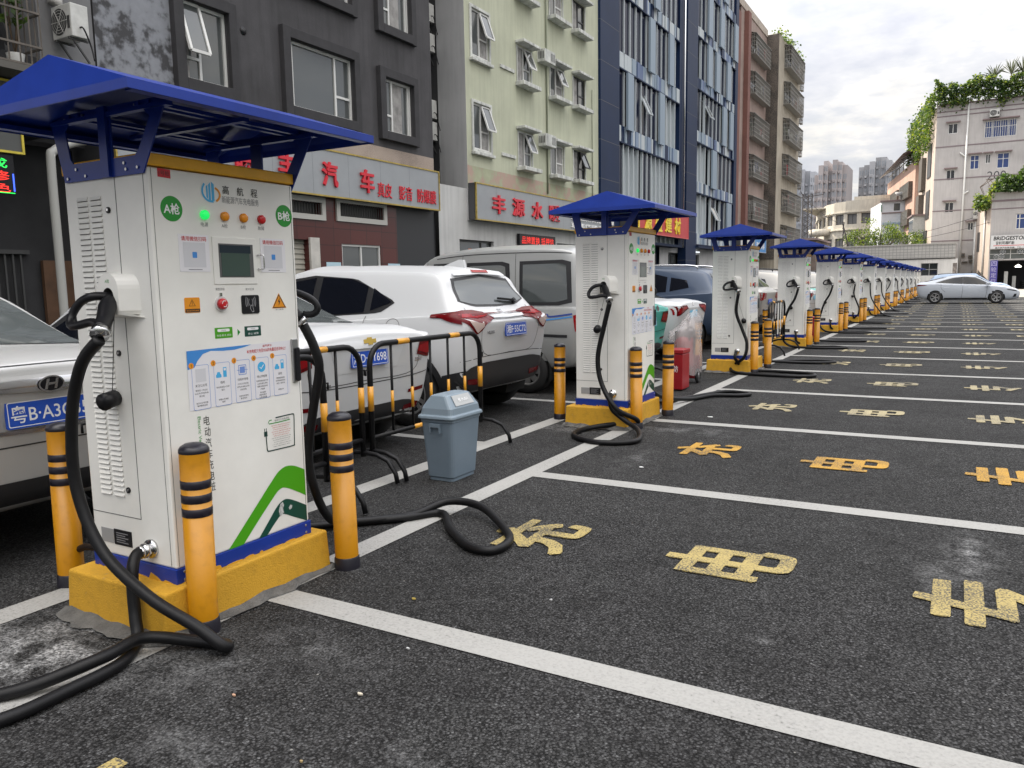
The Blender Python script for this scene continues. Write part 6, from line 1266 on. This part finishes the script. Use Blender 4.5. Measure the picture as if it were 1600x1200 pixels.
for sd_ in (-1, 1):
    c.patch('side_trim', [(.98, 1.23), (1.15, 1.13), (3.25, 1.02)], [(1.02, 1.26), (1.55, 1.48), (2.15, 1.525), (2.55, 1.485), (3.2, 1.06)], sd_, TRIMB, .003, 26, 6)
    c.patch('quarter_window', [(1.02, 1.235), (1.28, 1.15)], [(1.05, 1.255), (1.28, 1.38)], sd_, CGLS, .007, 6, 4)
    c.patch('rear_window_side', [(1.36, 1.135), (2.02, 1.095)], [(1.36, 1.40), (1.60, 1.475), (2.02, 1.50)], sd_, CGLS, .007, 10, 5)
    c.patch('front_window_side', [(2.12, 1.09), (3.05, 1.05)], [(2.12, 1.50), (2.52, 1.45), (3.0, 1.11)], sd_, CGLS, .007, 10, 5)
    for pts in ([(1.32, 1.10), (1.35, .8), (1.20, .60)], [(2.07, 1.06), (2.06, .7), (2.02, .32)], [(3.0, 1.02), (3.0, .7), (2.95, .32)]): c.line(pts, sd_)
    c.line([(.95+.085*math.cos(t*math.pi/8), 1.0+.075*math.sin(t*math.pi/8)) for t in range(17)], sd_, .005)
    for wx in (.78, 3.38): c.patch('arch_trim', [(wx+.386*math.cos(math.pi*(-.05+1.1*t/12)), .335+.386*math.sin(math.pi*(-.05+1.1*t/12))) for t in range(13)], [(wx+.455*math.cos(math.pi*(-.05+1.1*t/12)), .335+.455*math.sin(math.pi*(-.05+1.1*t/12))) for t in range(13)], sd_, TRIMB, .008, 22, 2)
    c.patch('sill_trim', [(1.22, .28), (2.95, .28)], [(1.22, .42), (2.95, .42)], sd_, TRIMB, .006, 16, 2)
    o = c.patch('tail_lamp', [(sd_*.30, 1.02), (sd_*.52, .985), (sd_*.60, .92), (sd_*.70, .88), (sd_*.80, .985), (sd_*.845, 1.045)], [(sd_*.34, 1.085), (sd_*.52, 1.112), (sd_*.70, 1.115), (sd_*.80, 1.10), (sd_*.868, 1.075)], 'rear', LRED, .010, 16, 5)
    c.patch('lamp_band', [(sd_*.36, 1.05), (sd_*.58, 1.03), (sd_*.82, 1.045)], [(sd_*.37, 1.075), (sd_*.58, 1.075), (sd_*.83, 1.075)], 'rear', LRED2, .014, 10, 2, parent=o)
    c.patch('lamp_clear', [(sd_*.57, .96), (sd_*.685, .90), (sd_*.77, .985)], [(sd_*.57, .985), (sd_*.69, 1.0), (sd_*.79, 1.02)], 'rear', LCLR, .014, 8, 3, parent=o)
    o2 = c.patch('side_lamp', [(.14, 1.02), (.27, 1.045), (.43, 1.10)], [(.17, 1.11), (.28, 1.12), (.43, 1.108)], sd_, LRED, .012, 8, 3); 
    c.patch('reflector', [(sd_*.50, .42), (sd_*.72, .44)], [(sd_*.48, .475), (sd_*.74, .49)], 'rear', LRED, .016, 6, 2)
c.patch('rear_window', [(-.61, 1.21), (-.40, 1.165), (0, 1.155), (.40, 1.165), (.61, 1.21)], [(-.52, 1.43), (0, 1.475), (.52, 1.43)], 'rear', CGLS2, .006, 14, 8)
c.patch('window_border', [(-.65, 1.21), (-.42, 1.145), (0, 1.135), (.42, 1.145), (.65, 1.21)], [(-.55, 1.46), (0, 1.505), (.55, 1.46)], 'rear', TRIMB, .003, 14, 8)
c.patch('spoiler', [(-.50, 1.475), (0, 1.495), (.50, 1.475)], [(-.46, 1.515), (0, 1.54), (.46, 1.515)], 'rear', WPAINT, .03, 14, 3); c.patch('brake_light', [(-.16, 1.505), (.16, 1.505)], [(-.16, 1.525), (.16, 1.525)], 'rear', LRED2, .036, 6, 1)
c.patch('lower_bumper', [(-.78, .40), (-.6, .36), (.6, .36), (.78, .40)], [(-.86, .50), (-.74, .60), (-.5, .635), (.5, .635), (.74, .60), (.86, .50)], 'rear', TRIMB, .012, 20, 4)
for sd_ in (-1, 1): c.patch('bumper_corner', [(.10, .40), (.40, .34)], [(.12, .585), (.36, .53)], sd_, TRIMB, .010, 6, 3)
c.patch('tailgate_ledge', [(-.30, 1.02), (0, 1.015), (.30, 1.02)], [(-.33, 1.045), (0, 1.04), (.33, 1.045)], 'rear', WPAINT, .022, 10, 2)
c.line([(-.62, 1.14), (-.60, .98), (-.50, .72), (0, .70), (.50, .72), (.60, .98), (.62, 1.14)], 'rear', .006); c.line([(-.84, .665), (-.5, .69), (0, .695), (.5, .69), (.84, .665)], 'rear', .006)
P = c.frame(0, 1.085, 'rear'); m = MB(CHROME); ring(m, P, [(-.042, .032), (.042, .032), (.034, -.034), (-.034, -.034)], .007, .008); m.poly(P, [(-.024, .028), (-.014, .028), (-.012, -.03), (-.020, -.03)], .006, .010); m.poly(P, [(.014, .028), (.024, .028), (.020, -.03), (.012, -.03)], .006, .010); m.poly(P, [(-.015, -.004), (.015, -.004), (.015, .006), (-.015, .006)], .006, .010); m.build('emblem', c.root)
c.plate('湘F·55C72', -.07, .905); c.badge('VEZEL', .42, .895, .15, .028)
P = c.frame(-.30, 1.18, 'rear'); m = MB(BLK); m.bar(P(.10, .0, .03), P(-.22, .03, .03), .022); m.disc(P, .1, 0, .03, 0, .04, 12); m.build('wiper', c.root)
m = MB(WPAINT); m.poly(lambda a, z, d: (a, d-.02, z), [(.62, 1.575), (.92, 1.595), (.90, 1.60), (.70, 1.665), (.64, 1.66)], 0, .04); m.build('aerial_fin', c.root, bevel=.006)
c.place(-3.93, 7.05, rz=R(0))
# silver minivan
VV = [(.10, .02, .08, .44, 1.08, 1.70, .70, .60), (.14, .05, .14, .38, 1.09, 1.79, .78, .66), (.34, .30, .36, .33, 1.10, 1.86, .805, .70), (1.2, 1.2, 1.2, .32, 1.10, 1.89, .81, .71), (2.0, 2.0, 1.95, .32, 1.08, 1.86, .81, .70), (2.55, 2.55, 2.40, .32, 1.06, 1.74, .81, .68), (3.1, 3.1, 3.0, .33, 1.03, 1.14, .80, .66), (3.48, 3.5, 3.46, .36, .92, 1.0, .76, .60), (3.62, 3.65, 3.63, .42, .72, .78, .66, .5)]
c = Car('parked_van', 'silver minivan with blue side stripe behind the second charger', 'van', VPAINT, VV, (.78, 2.75), .33, rim=M('rim_steel', (.16, .16, .16), .5, .5), wr=.295, steel=True)
for sd_ in (-1, 1):
    for a0, a1 in ((.16, .90), (1.02, 1.70), (1.84, 2.25)):
        c.patch('window_rubber', [(a0, 1.16), (a0+.18, 1.125), (a1, 1.125)] if a0 < .5 else [(a0, 1.125), (a1, 1.125)], [(a0+.03, 1.66), (a0+.14, 1.69), (a1, 1.685)], sd_, TRIMB, .004, 12, 6)
        c.patch('side_window', [(a0+.06, 1.20), (a0+.20, 1.165), (a1-.05, 1.165)] if a0 < .5 else [(a0+.05, 1.165), (a1-.05, 1.165)], [(a0+.09, 1.62), (a0+.16, 1.645), (a1-.05, 1.64)], sd_, CGLS2, .008, 12, 6)
    for x in (.96, 1.77, 2.36): c.line([(x, 1.78), (x, 1.2), (x-.01, .40)], sd_)
    c.line([(.14, 1.76), (.6, 1.79), (1.6, 1.79), (2.2, 1.75)], sd_, .012)
    c.line([(.98, .76), (.20, .745)], sd_, .035, 'door_rail', TRIMB, .006)
    c.line([(1.7, .90), (1.2, .91), (.75, .955), (.50, 1.01), (.44, .985), (.14, 1.02)], sd_, .022, 'side_stripe', M('stripe_navy', (.03, .06, .26), .4), .005); c.line([(.72, .93), (.5, .945), (.14, .985)], sd_, .018, 'side_stripe', M('stripe_sky', (.05, .25, .60), .4), .006)
    c.patch('tail_lamp', [(.05, .86), (.10, .80)], [(.06, 1.02), (.13, 1.0)], sd_, LRED2, .008, 4, 3); c.patch('rear_lamp', [(sd_*.62, .82), (sd_*.76, .82)], [(sd_*.62, 1.02), (sd_*.76, 1.02)], 'rear', LRED, .008, 4, 3)
    c.patch('sill_trim', [(1.15, .34), (2.38, .34)], [(1.15, .42), (2.38, .42)], sd_, M('sill_grey', (.2, .2, .2), .5), .008, 12, 2)
    for x in (1.06, 1.86): m_ = c.line([(x, 1.02), (x+.16, 1.02)], sd_, .03, 'door_handle', TRIMB, .012)
c.patch('rear_window', [(-.56, 1.2), (.56, 1.2)], [(-.52, 1.65), (.52, 1.65)], 'rear', CGLS, .006, 10, 6); c.patch('windscreen', [(-.62, 1.12), (.62, 1.12)], [(-.56, 1.74), (.56, 1.74)], 'front', CGLS, .006, 10, 6)
P = c.frame(.42, .92, -1); m = MB(PGRY); m.text('B·1', P, 0, 0, .09, .03, d=.004); m.build('badge', c.root)
c.place(-3.98, 9.55)
# teal taxi and white saloon behind the red box, dark blue SUV, beige people carrier
c = Car('parked_taxi', 'teal taxi mostly hidden behind the second charger', 'taxi', TPAINT, sedan(4.5, 1.46, .86), SW, .34)
sedan_glass(c, 1.46, .86, 4.5/4.52); sedan_rear(c, .86, ([(.46, .78), (.84, .74)], [(.48, .93), (.83, .94)])); c.plate('', 0, .80, PLG)
P = c.frame(-.30, .99, 'rear'); m = MB(BLK); m.disc(P, 0, 0, .05, .004, .010, 20); m.mat(CHROME); ring(m, P, [(.05*math.cos(t*math.pi/10), .05*math.sin(t*math.pi/10)) for t in range(20)], .008, .011); m.build('emblem', c.root); c.place(-3.95, 11.35)
taxi = c
c = Car('parked_car', 'white saloon with long red tail lamps beside the plastic wrapped trolley', 'car', WPAINT, sedan(4.4, 1.46, .86), SW, .34)
sedan_glass(c, 1.46, .86, 4.4/4.52, CGLS2); sedan_rear(c, .86, ([(.34, .93), (.60, .86), (.84, .80)], [(.36, .985), (.60, .985), (.83, .975)])); c.plate('', 0, .83, PLG); P = c.frame(0, 1.0, 'rear'); m = MB(CHROME); ring(m, P, [(.05*math.cos(t*math.pi/10), .034*math.sin(t*math.pi/10)) for t in range(20)], .007, .008); m.bar(P(-.02, -.025, .008), P(-.01, .025, .008), .008); m.bar(P(.01, -.025, .008), P(.02, .025, .008), .008); m.bar(P(-.015, 0, .008), P(.015, 0, .008), .008); m.build('emblem', c.root); c.badge('1.6 GLS', .42, .98, .14, .02); c.place(-4.02, 13.75); white2 = c
SV = [(.14, .04, .12, .46, 1.10, 1.17, .74, .60), (.20, .06, .20, .38, 1.12, 1.22, .88, .66), (.34, .30, .44, .33, 1.14, 1.46, .93, .64), (.60, .56, .64, .30, 1.14, 1.62, .94, .66), (1.4, 1.4, 1.4, .28, 1.10, 1.69, .945, .68), (2.3, 2.3, 2.3, .28, 1.06, 1.71, .945, .68), (2.85, 2.85, 2.8, .28, 1.05, 1.66, .945, .67), (3.6, 3.6, 3.55, .28, 1.03, 1.15, .94, .76), (4.25, 4.2, 4.15, .30, .98, 1.05, .91, .72), (4.58, 4.58, 4.56, .38, .80, .86, .82, .62), (4.64, 4.66, 4.64, .45, .68, .72, .66, .5)]
def suv(name, lab, pnt, group=None):
    c = Car(name, lab, 'car', pnt, SV, (.86, 3.62), .40, group, wr=.35)
    for sd_ in (-1, 1):
        c.patch('quarter_window', [(.86, 1.27), (1.25, 1.20)], [(.92, 1.42), (1.25, 1.48)], sd_, CGLS, .006, 8, 5); c.patch('rear_window_side', [(1.33, 1.19), (2.2, 1.15)], [(1.33, 1.49), (1.6, 1.555), (2.2, 1.58)], sd_, CGLS, .006, 12, 5); c.patch('front_window_side', [(2.3, 1.15), (3.3, 1.11)], [(2.3, 1.58), (2.75, 1.54), (3.25, 1.16)], sd_, CGLS, .006, 12, 5)
        for x in (1.29, 2.25, 3.2): c.line([(x, 1.12), (x-.01, .8), (x-.03, .36)], sd_)
        c.patch('tail_lamp', [(sd_*.52, .98), (sd_*.88, .94)], [(sd_*.54, 1.10), (sd_*.87, 1.11)], 'rear', LRED2, .008, 8, 3)
        m = MB(CHROME if pnt is NPAINT else TRIMB); m.tube(smooth([(.75, sd_*.60, 1.64), (.95, sd_*.62, 1.72), (2.6, sd_*.62, 1.735), (2.85, sd_*.60, 1.67)], 4), .018, 6); m.build('roof_rail', c.root)
    c.patch('rear_window', [(-.62, 1.24), (.62, 1.24)], [(-.54, 1.55), (.54, 1.55)], 'rear', CGLS2, .006, 12, 6); c.patch('windscreen', [(-.72, 1.17), (.72, 1.17)], [(-.58, 1.63), (.58, 1.63)], 'front', CGLS, .006, 12, 6); c.patch('lower_bumper', [(-.8, .42), (.8, .42)], [(-.88, .62), (.88, .62)], 'rear', TRIMB, .01, 12, 3); c.plate('', 0, .90, PLB); return c
suv('parked_suv', 'dark blue tall SUV behind the white saloon with long red lamps', NPAINT).place(-3.85, 16.35)
beige = suv('parked_suv', 'pale beige SUV seen past the third charger', BGP); beige.place(-3.75, 19.0)
# far rows, seen in slices between the chargers
far = [(21.5, white2.root, 'white saloon seen in the slit beside the fourth charger'), (24.0, beige.root, 'beige SUV two bays beyond the fourth charger'), (26.6, white2.root, 'white saloon beside the fifth charger, red lamps showing'), (29.2, taxi.root, 'teal taxi hidden behind the sixth charger'), (31.8, beige.root, 'beige SUV beyond the sixth charger'), (36.5, white2.root, 'white saloon beyond the seventh charger'), (41.5, beige.root, 'beige SUV beyond the eighth charger')]
for y, src, lab in far: c2 = copy_tree(src, None, (-3.9, y, 0), lab)
# white fastback across the bays
FBK = [(.12, .03, .06, .42, .98, 1.04, .76, .60), (.20, .06, .12, .32, 1.02, 1.10, .88, .68), (.45, .40, .45, .26, 1.03, 1.16, .925, .70), (.85, .85, .95, .22, 1.02, 1.28, .935, .66), (1.5, 1.5, 1.6, .20, .99, 1.43, .935, .62), (2.2, 2.2, 2.2, .20, .96, 1.475, .935, .64), (2.8, 2.8, 2.75, .20, .94, 1.43, .935, .63), (3.65, 3.65, 3.58, .20, .90, 1.0, .93, .74), (4.3, 4.25, 4.2, .21, .80, .88, .89, .70), (4.66, 4.68, 4.66, .26, .64, .70, .76, .58), (4.72, 4.75, 4.73, .32, .52, .56, .60, .46)]
c = Car('parked_car', 'white fastback saloon parked side on at the far end of the row', 'car', paint('paint_pearl', (.40, .43, .48)), FBK, (.94, 3.72), .375, wr=.335)
for sd_ in (-1, 1):
    c.patch('side_trim', [(.92, 1.10), (3.5, .965)], [(1.30, 1.24), (1.75, 1.36), (2.25, 1.405), (2.75, 1.365), (3.45, 1.0)], sd_, TRIMB, .003, 26, 6)
    c.patch('rear_window_side', [(1.10, 1.10), (2.15, 1.03)], [(1.42, 1.235), (1.8, 1.335), (2.15, 1.36)], sd_, CGLS, .007, 12, 5); c.patch('front_window_side', [(2.25, 1.03), (3.3, .985)], [(2.25, 1.36), (2.7, 1.325), (3.2, 1.04)], sd_, CGLS, .007, 12, 5)
    for pts in ([(2.2, .95), (2.19, .6), (2.15, .28)], [(3.3, .93), (3.28, .6), (3.22, .28)], [(1.2, 1.02), (1.22, .8), (1.4, .62)]): c.line(pts, sd_, .012)
    c.patch('tail_lamp', [(.07, .93), (.55, .97)], [(.10, 1.01), (.42, 1.0)], sd_, LRED, .006, 8, 2); c.patch('head_lamp', [(4.2, .70), (4.62, .62)], [(4.15, .75), (4.55, .69)], sd_, BLK, .006, 8, 2); c.patch('sill_trim', [(1.35, .24), (3.3, .24)], [(1.35, .31), (3.3, .31)], sd_, TRIMB, .006, 16, 2)
    for x in (1.35, 2.45): c.line([(x, .86), (x+.2, .865)], sd_, .028, 'door_handle', CHROME, .012)
    c.patch('bumper_vent', [(4.42, .34), (4.56, .36)], [(4.50, .50), (4.60, .50)], sd_, BLK, .006, 4, 3)
    m = MB(c.paint); m.lathe(0, 0, [(0, 0)], 3) if False else None
    m.tube([(3.32, sd_*.86, 1.0), (3.32, sd_*.98, 1.0)], .02, 6); m.box(3.22, 3.42, min(sd_*.96, sd_*1.14), max(sd_*.96, sd_*1.14), .95, 1.08); m.build('wing_mirror', c.root, bevel=.03)
c.patch('rear_window', [(-.6, 1.16), (.6, 1.16)], [(-.52, 1.38), (.52, 1.38)], 'rear', CGLS, .006, 10, 6); c.patch('windscreen', [(-.7, 1.02), (.7, 1.02)], [(-.56, 1.40), (.56, 1.40)], 'front', CGLS, .006, 10, 6)
c.place(-1.98, 48.3, 1)
c2 = copy_tree(beige.root, None, (-1.85, 56.0, 0), 'white and blue tall car mostly hidden behind the white fastback saloon'); c2.rotation_euler.z = 0; c2.scale.z = .93
for o in c2.children:
    if o.name.startswith('body'): o.data = o.data.copy(); o.data.materials[0] = paint('paint_pale_blue', (.30, .40, .55))

# ------------------------------------------------------------------ barriers, bin, boxes
BARB = M('barrier_black', (.006, .006, .007), .45, spec=.25); BARY = M('barrier_yellow', (.66, .30, .015), .35, coat=.3)
def make_barrier(Lb=1.5, H=.98):
    t = thing('crowd_barrier', 'x', 'barrier', (0, 0, 0), 'black and yellow tube barriers'); rr = .16
    def tubes(nm, pts, r, bands, parent=t):
        m = MB(BARB); m.tube(pts, r, 10); o = m.build(nm, parent)
        if bands:
            for a, b in bands: q = MB(BARY); q.tube([a, b], r+.0015, 10); q.build('yellow_band', o)
        return o
    fr = [(0, 0, .18), (0, 0, H-rr)]+[(0, rr-rr*math.cos(R(15*k)), H-rr+rr*math.sin(R(15*k))) for k in range(1, 6)]+[(0, rr, H), (0, Lb-rr, H)]+[(0, Lb-rr+rr*math.sin(R(15*k)), H-rr+rr*math.cos(R(15*k))) for k in range(1, 6)]+[(0, Lb, H-rr), (0, Lb, .18)]
    tubes('frame', fr, .021, [((0, .32, H), (0, .46, H)), ((0, 1.02, H), (0, 1.16, H)), ((0, 0, .50), (0, 0, .68)), ((0, Lb, .50), (0, Lb, .68))])
    tubes('bottom_rail', [(0, 0, .30), (0, Lb, .30)], .017, [((0, .5, .30), (0, .64, .30)), ((0, 1.1, .30), (0, 1.24, .30))])
    for k in range(1, 6): y = Lb*k/6; tubes('upright', [(0, y, .30), (0, y, H)], .0105, [((0, y, .46), (0, y, .62))])
    for y in (0, Lb):
        m = MB(BARB); m.tube([(-.30, y, .012), (-.285, y, .08), (-.22, y, .165), (-.12, y, .20), (0, y, .21), (.12, y, .20), (.22, y, .165), (.285, y, .08), (.30, y, .012)], .017, 8); m.build('foot', t)
        m = MB(BARB); m.tube([(0, y, .80), (0, y-.045 if y == 0 else y+.045, .80), (0, y-.045 if y == 0 else y+.045, .76)], .007, 6); m.build('hook', t)
    return t
b0 = make_barrier()
for i, (x, y, rz, lab) in enumerate(((-3.66, 4.36, 0, 'black and yellow barrier behind the grey bin'), (-3.68, 2.78, 0, 'black and yellow barrier between the grey bin and the nearest charger'), (-3.40, 2.10, 0, 'barrier standing closest behind the nearest charger'), (-3.72, 8.95, 0, 'barrier in front of the teal taxi beside the second charger'), (-3.0, 14.85, 0, 'barrier standing between the third and fourth chargers'), (-3.2, 25.0, 0, 'barrier between the fifth and sixth chargers'))):
    o = b0 if i == 0 else copy_tree(b0); o.location = (x, y, 0); o.rotation_euler.z = rz; o['label'] = lab
# bin
def make_bin():
    t = thing('waste_bin', 'blue grey plastic swing top bin standing on the white line', 'bin', (-3.17, 4.66, 0)); BG = M('bin_blue_grey', (.145, .19, .235), .42, var=.06, vscale=5); BG2 = M('bin_lid_grey', (.175, .225, .27), .4)
    def rr_(hx, hy, z, r=.03): return [(x, y, z) for x, y in rrect(-hx, hx, -hy, hy, r, 3)]
    def loft(m, rings, cap=True):
        n = len(rings[0]); vs = [p for r in rings for p in r]; m.add(vs, [(i*n+k, i*n+(k+1) % n, (i+1)*n+(k+1) % n, (i+1)*n+k) for i in range(len(rings)-1) for k in range(n)]+([list(range(n))[::-1], list(range((len(rings)-1)*n, len(rings)*n))] if cap else []))
    m = MB(BG); loft(m, [rr_(.105, .150, 0), rr_(.105, .150, .025), rr_(.112, .158, .03), rr_(.135, .19, .43), rr_(.14, .197, .435), rr_(.14, .197, .455)])
    m.build('body', t, bevel=.004)
    m = MB(BG2); loft(m, [rr_(.152, .21, .455), rr_(.154, .213, .462), rr_(.152, .21, .478), rr_(.138, .195, .485), rr_(.132, .188, .53), rr_(.075, .155, .615), rr_(.06, .145, .622)]); o = m.build('lid', t, bevel=.005)
    m = MB(M('bin_flap', (.36, .37, .37), .3)); m.add([(.128, -.12, .545), (.128, .12, .545), (.082, .11, .615), (.082, -.11, .615)], [(0, 1, 2, 3)]); m.mat(PWHT); P = lambda a, z, d: (.105-z*.57+d*.8, a, .58+z*.8+d*.6); m.text('推 PUSH', P, 0, 0, .12, .03, d=.004); m.build('swing_flap', o)
    m = MB(BG)
    for x, y, sx_, sy_ in ((0, -.2, .045, .012), (0, .2, .045, .012)): m.box(x-sx_, x+sx_, y-sy_, y+sy_, .40, .425); m.box(x-sx_, x-sx_+.01, y-sy_, y+sy_, .36, .40); m.box(x+sx_-.01, x+sx_, y-sy_, y+sy_, .36, .40)
    m.build('side_handle', t); return t
make_bin()
RBOX = M('box_red', (.28, .006, .011), .4, coat=.05, var=.12, vscale=5); BAGM = bpy.data.materials.new('plastic_bag'); BAGM.use_nodes = True; _n = BAGM.node_tree; _b = _n.nodes['Principled BSDF']
_b.inputs['Base Color'].default_value = (.62, .58, .58, 1); _b.inputs['Roughness'].default_value = .25; _b.inputs['Alpha'].default_value = .38
def fire_box(x, y, lab, ang=0):
    t = thing('fire_box', lab, 'box', (x, y, 0), 'red fire equipment boxes'); t.scale = (.72, .72, .95)
    m = MB(RBOX); m.box(-.17, .17, 0, .42, .02, .50); m.build('body', t, bevel=.01); m = MB(RBOX); m.box(-.18, .18, -.01, .43, .505, .56); m.build('lid', t, bevel=.01); m = MB(PWHT); m.text('消防', PYn(0), 0, .30, .18, .09, d=.002); m.build('lettering', t); t.rotation_euler.z = ang; return t
def trolley(x, y, lab):
    t = thing('extinguisher_trolley', lab, 'trolley', (x, y, 0), 'wheeled extinguishers wrapped in plastic'); t.scale = (.80, .80, .90)
    m = MB(RBOX); m.lathe(0, 0, [(.0, .20), (.15, .22), (.165, .30), (.165, .62), (.14, .70), (.06, .74), (.05, .78), (0, .79)], 18); m.build('tank', t, False)
    m = MB(AC_D); m.box(-.13, .13, -.1, .1, .66, .80); m.tube(smooth([(.0, 0, .8), (.12, .05, .86), (.18, .0, .7), (.17, 0, .45)], 5), .016, 6); m.tube([(0, .18, .15), (0, .2, .95), (0, .1, .98)], .014, 6); m.build('valve', t)
    for s_ in (-1, 1):
        m = MB(TYRE); m.tube([(s_*.20+.02, .08+.085*math.cos(k*math.pi/10), .115+.085*math.sin(k*math.pi/10)) for k in range(20)], .03, 8, close=True); m.mat(RIM); m.tube([(s_*.20, .08, .115), (s_*.20+.04, .08, .115)], .055, 14); m.build('wheel', t)
    m = MB(RBOX); m.box(-.2, .2, .24, .27, .05, .42); m.build('stand', t, bevel=.005)
    m = MB(BAGM); m.smooth = True; rnd = random.Random(8); n = 36; prof = [(.25, .16), (.27, .24), (.27, .4), (.265, .55), (.26, .68), (.25, .78), (.21, .88), (.15, .96), (.10, 1.02)]; vs = []
    for i, (r_, z) in enumerate(prof):
        for k in range(n): a = k*2*math.pi/n; q = r_*(1+.10*math.sin(a*5+i*.8)+.05*math.sin(a*13+i*2.1)+rnd.uniform(-.03, .03)); vs.append((q*math.cos(a)*1.02+.05*(i/8)**2, q*math.sin(a)*1.15+.04, z+.03*math.sin(a*3+i)+(.10*math.cos(a-.6) if i > 5 else 0)))
    m.add(vs, [(i*n+k, i*n+(k+1) % n, (i+1)*n+(k+1) % n, (i+1)*n+k) for i in range(len(prof)-1) for k in range(n)]+[list(range((len(prof)-1)*n, len(prof)*n))]); m.build('plastic_cover', t); return t
fire_box(-3.13, 9.68, 'red metal fire box beside the second charger'); trolley(-3.24, 10.5, 'red wheeled extinguisher under clear plastic beside the second charger')
fire_box(-2.98, 19.2, 'red metal fire box between the fourth and fifth chargers'); trolley(-3.15, 18.75, 'plastic wrapped extinguisher between the fourth and fifth chargers')
# scraps on the ground
for i, (x, y, s_, col) in enumerate(((-1.72, 1.93, .018, (.5, .45, .36)), (-2.05, 2.68, .022, (.30, .22, .04)), (-1.78, 2.28, .012, (.5, .5, .5)), (-1.62, 1.55, .012, (.3, .22, .1)), (-2.1, 1.72, .014, (.5, .3, .2)), (-1.5, 2.95, .010, (.6, .6, .6)), (-2.02, 5.5, .03, (.7, .7, .7)), (-1.1, 1.75, .014, (.02, .02, .02)), (-2.15, 7.9, .05, (.8, .8, .8)))):
    m = MB(M('scrap_%d' % i, col, .8)); rnd = random.Random(i); n = 7; s_ *= .7; m.poly(lambda a, z, d: (x+a, y+z, d), [(s_*rnd.uniform(.5, 1.1)*math.cos(k*2*math.pi/n), s_*.6*rnd.uniform(.5, 1.1)*math.sin(k*2*math.pi/n)) for k in range(n)], .004, .009)
    tag(m.build('litter_scrap'), 'tiny scrap of litter lying on the asphalt', 'litter', 'scraps of litter on the asphalt')
